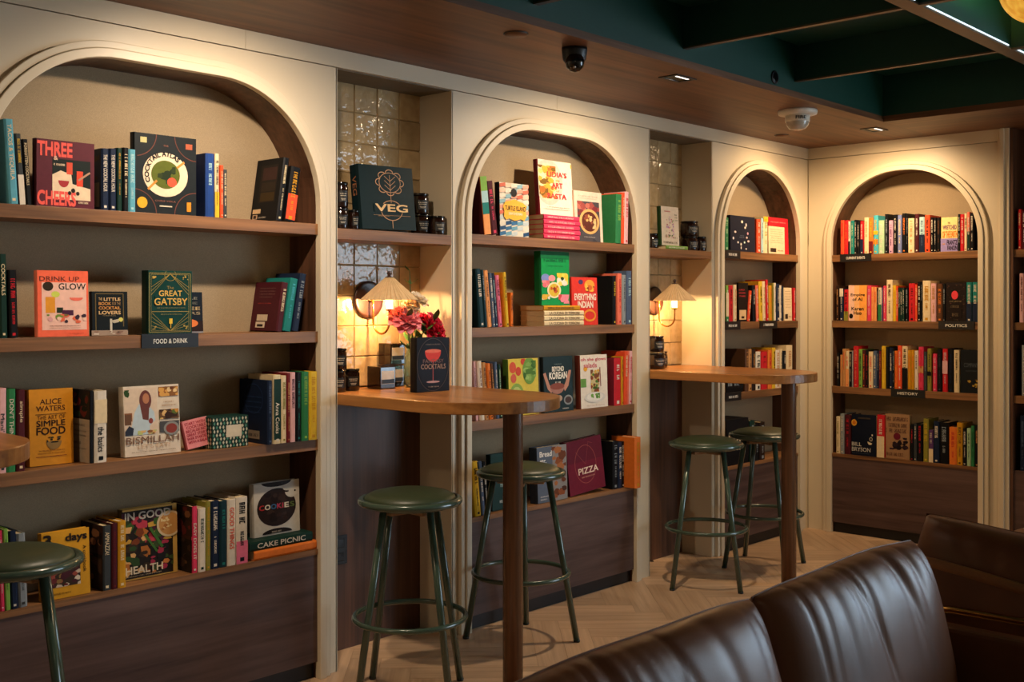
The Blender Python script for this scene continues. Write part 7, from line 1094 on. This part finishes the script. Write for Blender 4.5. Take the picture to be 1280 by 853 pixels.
# ------------------------------------------------------------------ books on niche shelves and tables
face_book('L', -3.645, 0.292, 0.262, 0.055, 0.015, 1.7255, -1.0, 5, '0c2529', '091c20', ART['veg'], 'large black-green book with gold vegetable drawing on niche shelf', 'books in the niches', gseed=901,
          sops=[('v', 'VEG', .3, .52, .75, .82, '8a5a3c', .01)])
face_book('L', -3.535, 0.165, 0.215, 0.045, -0.19, TZ, 0, 0, '14141c', '0e0e12', ART['cocktails'], 'dark book with a red cocktail glass standing on the flower table', 'books in the niches', gseed=902, yaw=-6)
flat_book('L', -1.535, 0.205, 0.14, 0.020, 0.02, 1.7255, '4a6a34', '7aa04c', '-', 'e8e4c8', 'green flat book under the white flower-print book', 'books in the niches', gseed=903)
face_book('L', -1.545, 0.168, 0.212, 0.028, 0.045, 1.7462, 0, 2, 'dccbb4', '1f3a1a', ART['niche2'], 'white flower-print book with green spine on the niche shelf', 'books in the niches', gseed=904)

# ------------------------------------------------------------------ patterned box on the cookbook shelf
root = empty('gift_box', (-4.333, 0.005, SHELF_Z[2] + 0.0006)); tag(root, 'small box with green and white leaf pattern and cream label', 'box')
bw, bh, bd = 0.152, 0.112, 0.09
MB().box(0, 0, 0, bw, bd, bh, hx('16332c')).build('body', 'print', root, bev=0.003)
m = MB()
for i in range(11):
    for j in range(8):
        cx, cz = (i + 0.5 + (0.0 if j % 2 else 0.25)) * bw / 11.4, (j + 0.5) * bh / 8.2
        m.face([(cx, -0.0005, cz - 0.007), (cx + 0.0042, -0.0005, cz), (cx, -0.0005, cz + 0.007), (cx - 0.0042, -0.0005, cz)], hx('cfc8ae' if (i + j) % 3 else '4f8a74'))
for i in range(6):
    for j in range(8):
        cy, cz = (i + 0.5) * bd / 6.4, (j + 0.5) * bh / 8.2
        m.face([(-0.0005, cy, cz - 0.007), (-0.0005, cy + 0.005, cz), (-0.0005, cy, cz + 0.007), (-0.0005, cy - 0.005, cz)], hx('cfc8ae' if (i + j) % 3 else '4f8a74'))
o = m.build('leaf_pattern', 'print', root, fix=False); o['kind'] = 'stuff'
m = MB().box(bw * 0.38, -0.0016, bh * 0.34, bw * 0.80, -0.0008, bh * 0.72, hx('d8ccb4')); m.build('label', 'print', root)

# ------------------------------------------------------------------ flowers in a glass vase behind the book
vx, vy = -3.352, 0.035
root = empty('vase', (vx, vy, TZ + 0.0006)); tag(root, 'clear green glass vase holding the peonies behind the dark book', 'vase')
MB().lathe([(0.0, 0.0), (0.032, 0.0), (0.038, 0.01), (0.042, 0.06), (0.036, 0.12), (0.026, 0.16), (0.030, 0.185), (0.0285, 0.185), (0.0245, 0.16), (0.0345, 0.12), (0.040, 0.06), (0.036, 0.012), (0.0, 0.006)], 28).build('glass', 'vase_glass', root)
def petal_mesh(mat, w_, h, cup):
    m = MB(); rows = []
    for i in range(6):
        v = i / 5; ww = w_ * (math.sin(math.pi * (0.12 + 0.76 * v)) ** 0.7); row = []
        for j in range(5):
            u = j / 4 * 2 - 1
            row.append((u * ww / 2, -cup * (v * v) * 0.9 + cup * 0.8 * u * u * v + random.uniform(-0.001, 0.001), v * h * (1 - 0.10 * abs(u) * v) + (0.003 * math.sin(u * 7) if i == 5 else 0)))
        rows.append(row)
    m.rings(rows, False, False, None, True)
    return m.mesh('petal', mat)
def peony(loc, mat, size, n, label, tilt, base):
    root = empty('peony', loc); tag(root, label, 'flower', 'flowers in the glass vase')
    me = [petal_mesh(mat, size * 0.55 * k, size * 0.52 * k, -size * 0.16) for k in (1.0, 0.85, 0.68)]
    for i in range(n):
        t = i / n; a = i * 2.39996; op = R(12 + 82 * t ** 0.8)
        o = bpy.data.objects.new('petal', me[2 - min(2, int(t * 3))]); col.objects.link(o); o.parent = root
        Mx = Matrix.Rotation(R(tilt[0]), 4, 'X') @ Matrix.Rotation(R(tilt[1]), 4, 'Y') @ Matrix.Rotation(a, 4, 'Z') @ Matrix.Translation((0, 0.006, -size * 0.12)) @ Matrix.Rotation(-op + R(random.uniform(-8, 8)), 4, 'X')
        o.matrix_local = Mx
    d = Vector(base) - Vector(loc)
    MB().tube([Vector((0, 0, -0.01)), d * 0.35 + Vector((0, 0, -0.01)), d * 0.7, d], 0.0026, 6).build('stem', 'stem_green', root)
    return root
peony((-3.425, -0.005, 1.378), 'petal_pink', 0.135, 36, 'pink peony bloom nearest the lit sconce', (38, -10), (vx + 0.002, vy, TZ + 0.03))
peony((-3.262, 0.0, 1.338), 'petal_red', 0.15, 44, 'crimson peony bloom leaning towards the niche side', (48, 22), (vx - 0.004, vy + 0.004, TZ + 0.03))
peony((-3.352, 0.005, 1.455), 'petal_cream', 0.095, 22, 'cream flower above the two peonies', (25, 5), (vx + 0.004, vy + 0.006, TZ + 0.03))
peony((-3.392, 0.0, 1.428), 'petal_cream', 0.07, 18, 'small pale flower between the pink peony and the cream bloom', (40, -8), (vx - 0.004, vy - 0.006, TZ + 0.03))
lm = MB(); rows = []
for i in range(7):
    v = i / 6; ww = 0.03 * math.sin(math.pi * min(1, v * 0.96 + 0.02)) ** 0.8
    rows.append([(-ww / 2, 0, v * 0.09), (0, 0.005, v * 0.09), (ww / 2, 0, v * 0.09)])
lm.rings(rows, False, False, None, True); leaf_me = lm.mesh('leaf', 'leaf_green')
def sprig(loc, h, label, bend, n, s=1.0):
    root = empty('leaf_sprig', loc); tag(root, label, 'foliage', 'greenery in the glass vase')
    pts = [(bend[0] * (k / 8) ** 1.5, bend[1] * (k / 8) ** 1.5, h * k / 8) for k in range(9)]
    MB().tube(pts, 0.002, 6).build('stem', 'stem_green', root)
    for i in range(n):
        t = 0.45 + 0.55 * i / max(1, n - 1); k = min(8, int(t * 8)); a = i * 2.3
        o = bpy.data.objects.new('leaf', leaf_me); col.objects.link(o); o.parent = root; o.location = pts[k]
        o.rotation_euler = (R(55), 0, a); o.scale = (s, s, s)
sprig((vx + 0.004, vy + 0.01, TZ + 0.02), 0.47, 'tall dark leafy sprig rising behind the cream flower', (0.03, 0.05), 16, 0.45)
sprig((vx - 0.006, vy - 0.008, TZ + 0.02), 0.27, 'short leafy sprig under the pink peony', (-0.05, -0.02), 9, 0.8)
sprig((vx + 0.008, vy - 0.004, TZ + 0.02), 0.26, 'short leafy sprig under the crimson peony', (0.06, -0.05), 9, 0.9)
sprig((vx, vy - 0.010, TZ + 0.02), 0.24, 'leafy sprig in the middle of the vase', (0.01, -0.05), 8, 0.8)

# ------------------------------------------------------------------ power outlet
root = empty('power_outlet', (-3.612, 0.199, 0.415)); tag(root, 'black wall outlet plate on the dark wood below the flower table', 'outlet')
MB().box(-0.036, -0.007, -0.06, 0.036, 0.0, 0.06).build('plate', 'black', root, bev=0.003)
for zz in (-0.028, 0.028): MB().box(-0.017, -0.0095, zz - 0.018, 0.017, -0.006, zz + 0.018).build('socket', 'black_gloss', root, bev=0.002)

# ------------------------------------------------------------------ ceiling fittings
def downlight(x, y, lab):
    root = empty('recessed_downlight', (x, y, CEIL)); tag(root, lab, 'ceiling light', 'recessed downlights')
    MB().box(-0.075, -0.05, -0.004, 0.075, -0.035, 0.0).box(-0.075, 0.035, -0.004, 0.075, 0.05, 0.0).box(-0.075, -0.035, -0.004, -0.06, 0.035, 0.0).box(0.06, -0.035, -0.004, 0.075, 0.035, 0.0).build('trim_ring', 'black', root)
    MB().box(-0.06, -0.035, -0.0015, 0.06, 0.035, -0.0003).build('baffle', 'black_gloss', root)
    MB().box(-0.045, -0.030, -0.0035, 0.045, -0.018, -0.0016).build('lens', 'lamp_white', root)
for (x, y), lab in zip(DOWNLIGHTS, ('far row', 'over the food-tagged arch', 'over the arch between the niches', 'over the arch past the corner')):
    if lab != 'far row': downlight(x, y, 'small black recessed downlight in the wooden soffit ' + lab)
def disc(x, y, r, lab):
    root = empty('ceiling_disc', (x, y, CEIL)); tag(root, lab, 'ceiling disc')
    MB().lathe([(0, 0.0), (r, 0.0), (r, -0.004), (r * 0.9, -0.009), (0, -0.010)], 28).build('cover_plate', 'soffit', root)
    MB().lathe([(r * 1.08, 0.0), (r * 1.08, -0.003), (r * 0.98, -0.003)], 28).build('gap_ring', 'black', root)
disc(-3.495, -0.682, 0.043, 'round flush cover plate in the soffit near the security camera')
disc(-0.633, -0.166, 0.04, 'round flush cover plate in the soffit by the room corner')
root = empty('security_camera', (-3.169, -0.690, CEIL)); tag(root, 'black turret security camera hanging from the wooden soffit', 'camera')
MB().lathe([(0, 0), (0.05, 0), (0.05, -0.012), (0.045, -0.045), (0.032, -0.065), (0, -0.07)], 32).build('housing', 'black', root)
tm = MB().lathe([(0, -0.042), (0.018, -0.038), (0.033, -0.024), (0.038, 0.0), (0.033, 0.022), (0.0, 0.036)], 28).build('turret', 'black_gloss', root, (-0.012, -0.012, -0.055))
MB().lathe([(0, 0.0), (0.006, 0.0), (0.0065, 0.003), (0, 0.005)], 12).build('lens', 'clear_dome', tm, (-0.022, -0.016, -0.026), (R(150), 0, R(-45)))
root = empty('fire_alarm', (-1.319, -0.640, CEIL)); tag(root, 'white round fire alarm with clear strobe dome on the soffit', 'alarm')
MB().lathe([(0, 0), (0.098, 0), (0.1, -0.006), (0.097, -0.02), (0.07, -0.026), (0, -0.026)], 36).build('base', 'white_plastic', root)
hb = MB().lathe([(0, -0.024), (0.063, -0.024), (0.061, -0.058), (0, -0.058)], 32).build('collar', 'white_plastic', root)
MB().lathe([(0.058, -0.058), (0.055, -0.075), (0.042, -0.092), (0.02, -0.099), (0, -0.1)], 32).build('strobe_dome', 'clear_dome', root)
MB().box(-0.03, -0.02, -0.076, 0.03, 0.02, -0.0585).build('strobe_lamp', 'black_gloss', root)
m = MB(); vs, fs = glyphs('FIRE', 0.02); q = 0.0635
for u, v, k in vs:
    a = R(-160 + 50 * u); m.v.append(((q + k) * math.cos(a), (q + k) * math.sin(a), -0.050 + 0.017 * v))
for f in fs: m.f.append(f); m.c.append(hx('2a2622')); m.sm.append(False)
m.build('title', 'print', hb, fix=False)
root = empty('coffer_speaker', (-1.853, SY - 0.0005, 2.487)); tag(root, 'small round dark speaker set into the green coffer face', 'speaker')
MB().lathe([(0, 0.0), (0.03, 0.0), (0.032, 0.004), (0.026, 0.006), (0, 0.004)], 28).build('bezel', 'black', root, (0, 0, 0), (R(90), 0, 0))
MB().lathe([(0, 0.0045), (0.024, 0.0062), (0.02, 0.008), (0, 0.007)], 24).build('grille', 'black_gloss', root, (0, 0, 0), (R(90), 0, 0))
# pendant above the seating
root = empty('coffer_lamp', (-2.372, -2.147, 2.552)); tag(root, 'round yellow glowing bowl lamp hung in a ceiling coffer', 'lamp')
MB().lathe([(0.1375 * math.cos(R(14 - 104 * k / 18)), 0.1375 * math.sin(R(14 - 104 * k / 18))) for k in range(19)], 56).build('shade', 'pendant_yellow', root)
MB().tube([(0, 0, -0.13), (0, 0, 0.10)], 0.004, 8).build('stem', 'brass', root)
MB().lathe([(0, 0.112), (0.04, 0.112), (0.04, 0.102), (0.028, 0.096), (0, 0.096)], 24).build('ceiling_rose', 'brass', root)
d = bpy.data.lights.new('coffer_lamp_glow', 'POINT'); d.energy = 13; d.color = (1.0, 0.78, 0.2); d.shadow_soft_size = 0.02
o = bpy.data.objects.new('coffer_lamp_glow', d); col.objects.link(o); o.location = (-2.372, -2.12, 2.585)

# ------------------------------------------------------------------ leather seating
def cushion(name, parent, W, H, T, loc, rot, seed, nu=56, nv=40, wr=1.0, mat='leather'):
    """a stuffed cushion: x = width, z = height, bulging along y, with creases pulled down from the top seam"""
    rng = random.Random(seed); m = MB()
    cr = [(rng.uniform(-0.5, 0.5), rng.uniform(0.003, 0.009), rng.uniform(0.008, 0.03), rng.uniform(-0.1, 0.35), rng.uniform(0.3, 0.95)) for _ in range(26)]
    def pt(u, v, side):
        ex = (1 - abs(u) ** 5.0) * (1 - abs(v) ** 4.0); ex = max(ex, 0.0) ** 0.42
        x = u * W / 2 * (1 - 0.035 * (1 - v * v) * 0) * (1 + 0.012 * math.cos(v * 3)); z = v * H / 2 * (1 - 0.05 * u * u)
        y = side * T / 2 * ex
        if wr:
            k = 0
            for (c0, amp, wd, sl, ln) in cr:
                dd = (u * 0.5 - c0 - sl * (0.5 - v * 0.5) * 0.5) / wd; fade = max(0.0, 1 - (1 - v) * 0.5 / ln)
                k += amp * math.exp(-dd * dd) * fade
            y -= side * k * wr * min(1, ex * 1.6) * 0.9
            z += 0.003 * math.sin(u * 5 + seed) * max(0, v) * wr
        return (x, y, z)
    for side in (-1, 1):
        rows = [[pt(-1 + 2 * i / nu, -1 + 2 * j / nv, side) for i in range(nu + 1)] for j in range(nv + 1)]
        m.rings(rows, False, False, None, True)
    o = m.build(name, mat, parent, loc, rot, fix=2)
    # piped seam round the edge
    per = [(-1 + 2 * i / 30, -1) for i in range(30)] + [(1, -1 + 2 * i / 20) for i in range(20)] + [(1 - 2 * i / 30, 1) for i in range(30)] + [(-1, 1 - 2 * i / 20) for i in range(20)]
    MB().tube([pt(u, v, 1) for u, v in per], 0.0014, 6, True).build('piping', mat, o)
    return o
root = empty('leather_sofa', (-4.36, -2.36, 0)); tag(root, 'two-seat brown leather sofa with creased back cushions', 'sofa')
MB().box(-0.93, 0.18, 0.12, 0.93, 0.32, 0.60).build('back_frame', 'leather', root, bev=0.03)
MB().box(-0.93, -0.5, 0.12, 0.93, 0.18, 0.28).build('base', 'leather', root, bev=0.02)
for sx in (-1, 1):
    MB().box(sx * 0.915 - 0.03, -0.5, 0.12, sx * 0.915 + 0.03, 0.28, 0.552).build('arm', 'leather', root, bev=0.012)
    cushion('back_cushion', root, 0.84, 0.50, 0.19, (sx * 0.422, 0.135, 0.555), (R(-13), 0, R(0)), 5 + sx, 90, 50, wr=0.8)
    cushion('seat_cushion', root, 0.85, 0.60, 0.16, (sx * 0.43, -0.19, 0.36), (R(90), 0, 0), 15 + sx, wr=0.4)
    for sy in (-0.44, 0.26):
        MB().tube([(sx * 0.88, sy, 0.0), (sx * 0.88, sy, 0.13)], 0.012, 10).build('leg', 'brass', root)
# armchair seen from behind, past the sofa's end
root = empty('leather_armchair', (-2.85, -2.37, 0)); tag(root, 'brown leather armchair with brass tube frame, its back to the sofa end', 'armchair')
cushion('back_cushion', root, 0.74, 0.37, 0.22, (-0.235, 0.0, 0.563), (R(-10), R(6), R(-90)), 31, wr=0.4)
cushion('seat_cushion', root, 0.66, 0.62, 0.15, (0.07, 0.0, 0.40), (R(90), 0, R(-90)), 32, wr=0.3)
m = MB(); rows = []
for j in range(13):
    y = 0.36 - 0.72 * j / 12; sag = 0.05 * (1 - math.cos(math.pi * min(1, j / 9))) * 0.5
    rows.append([(-0.375, y, 0.30), (-0.385, y, 0.655 - sag), (-0.36, y, 0.668 - sag), (-0.345, y, 0.655 - sag), (-0.335, y, 0.30)])
m.rings(rows, True, True, None, True).build('back_shell', 'leather', root)
MB().tube([(-0.372, r_[1][1], r_[1][2] + 0.008) for r_ in rows], 0.017, 10).build('shell_edge', 'tan_leather', root)
MB().box(-0.34, -0.34, 0.27, 0.40, 0.34, 0.325).build('seat_sling', 'leather', root, bev=0.01)
def rounded(pts, r, n=6):
    out = [Vector(pts[0])]
    for i in range(1, len(pts) - 1):
        a, b, c = Vector(pts[i - 1]), Vector(pts[i]), Vector(pts[i + 1]); d0 = (a - b).normalized() * r; d1 = (c - b).normalized() * r
        for k in range(n + 1):
            t = k / n; out.append((1 - t) ** 2 * (b + d0) + 2 * t * (1 - t) * b + t * t * (b + d1))
    out.append(Vector(pts[-1])); return out
MB().tube(rounded([(-0.42, 0.24, 0.012), (-0.42, 0.24, 0.545), (-0.42, -0.42, 0.555), (-0.42, -0.42, 0.012)], 0.06), 0.0115, 12).build('rear_frame', 'brass', root)
for sy in (-0.40, 0.385):
    MB().tube(rounded([(-0.40, sy, 0.30), (0.42, sy, 0.30), (0.42, sy, 0.012)], 0.05), 0.0115, 12).build('side_rail', 'brass', root)
for sy in (-0.40, 0.385):
    MB().tube([(-0.40, sy, 0.30), (-0.40, sy, 0.012)], 0.0115, 12).build('leg', 'brass', root)
MB().tube([(-0.42, 0.24, 0.30), (-0.42, -0.42, 0.30)], 0.009, 10).build('cross_bar', 'brass', root)
root = empty('leather_bench', (-1.45, -2.1, 0)); tag(root, 'low brown leather bench beyond the armchair', 'bench')
cushion('seat_pad', root, 0.78, 0.5, 0.12, (0.0, 0.0, 0.395), (R(90), 0, R(-90)), 41, wr=0.2)
MB().box(-0.22, -0.36, 0.27, 0.22, 0.36, 0.335).build('frame', 'walnut_dark', root, bev=0.006)
for sx in (-0.19, 0.19):
    for sy in (-0.32, 0.32): MB().tube([(sx, sy, 0.0), (sx, sy, 0.28)], 0.014, 10).build('leg', 'brass', root)
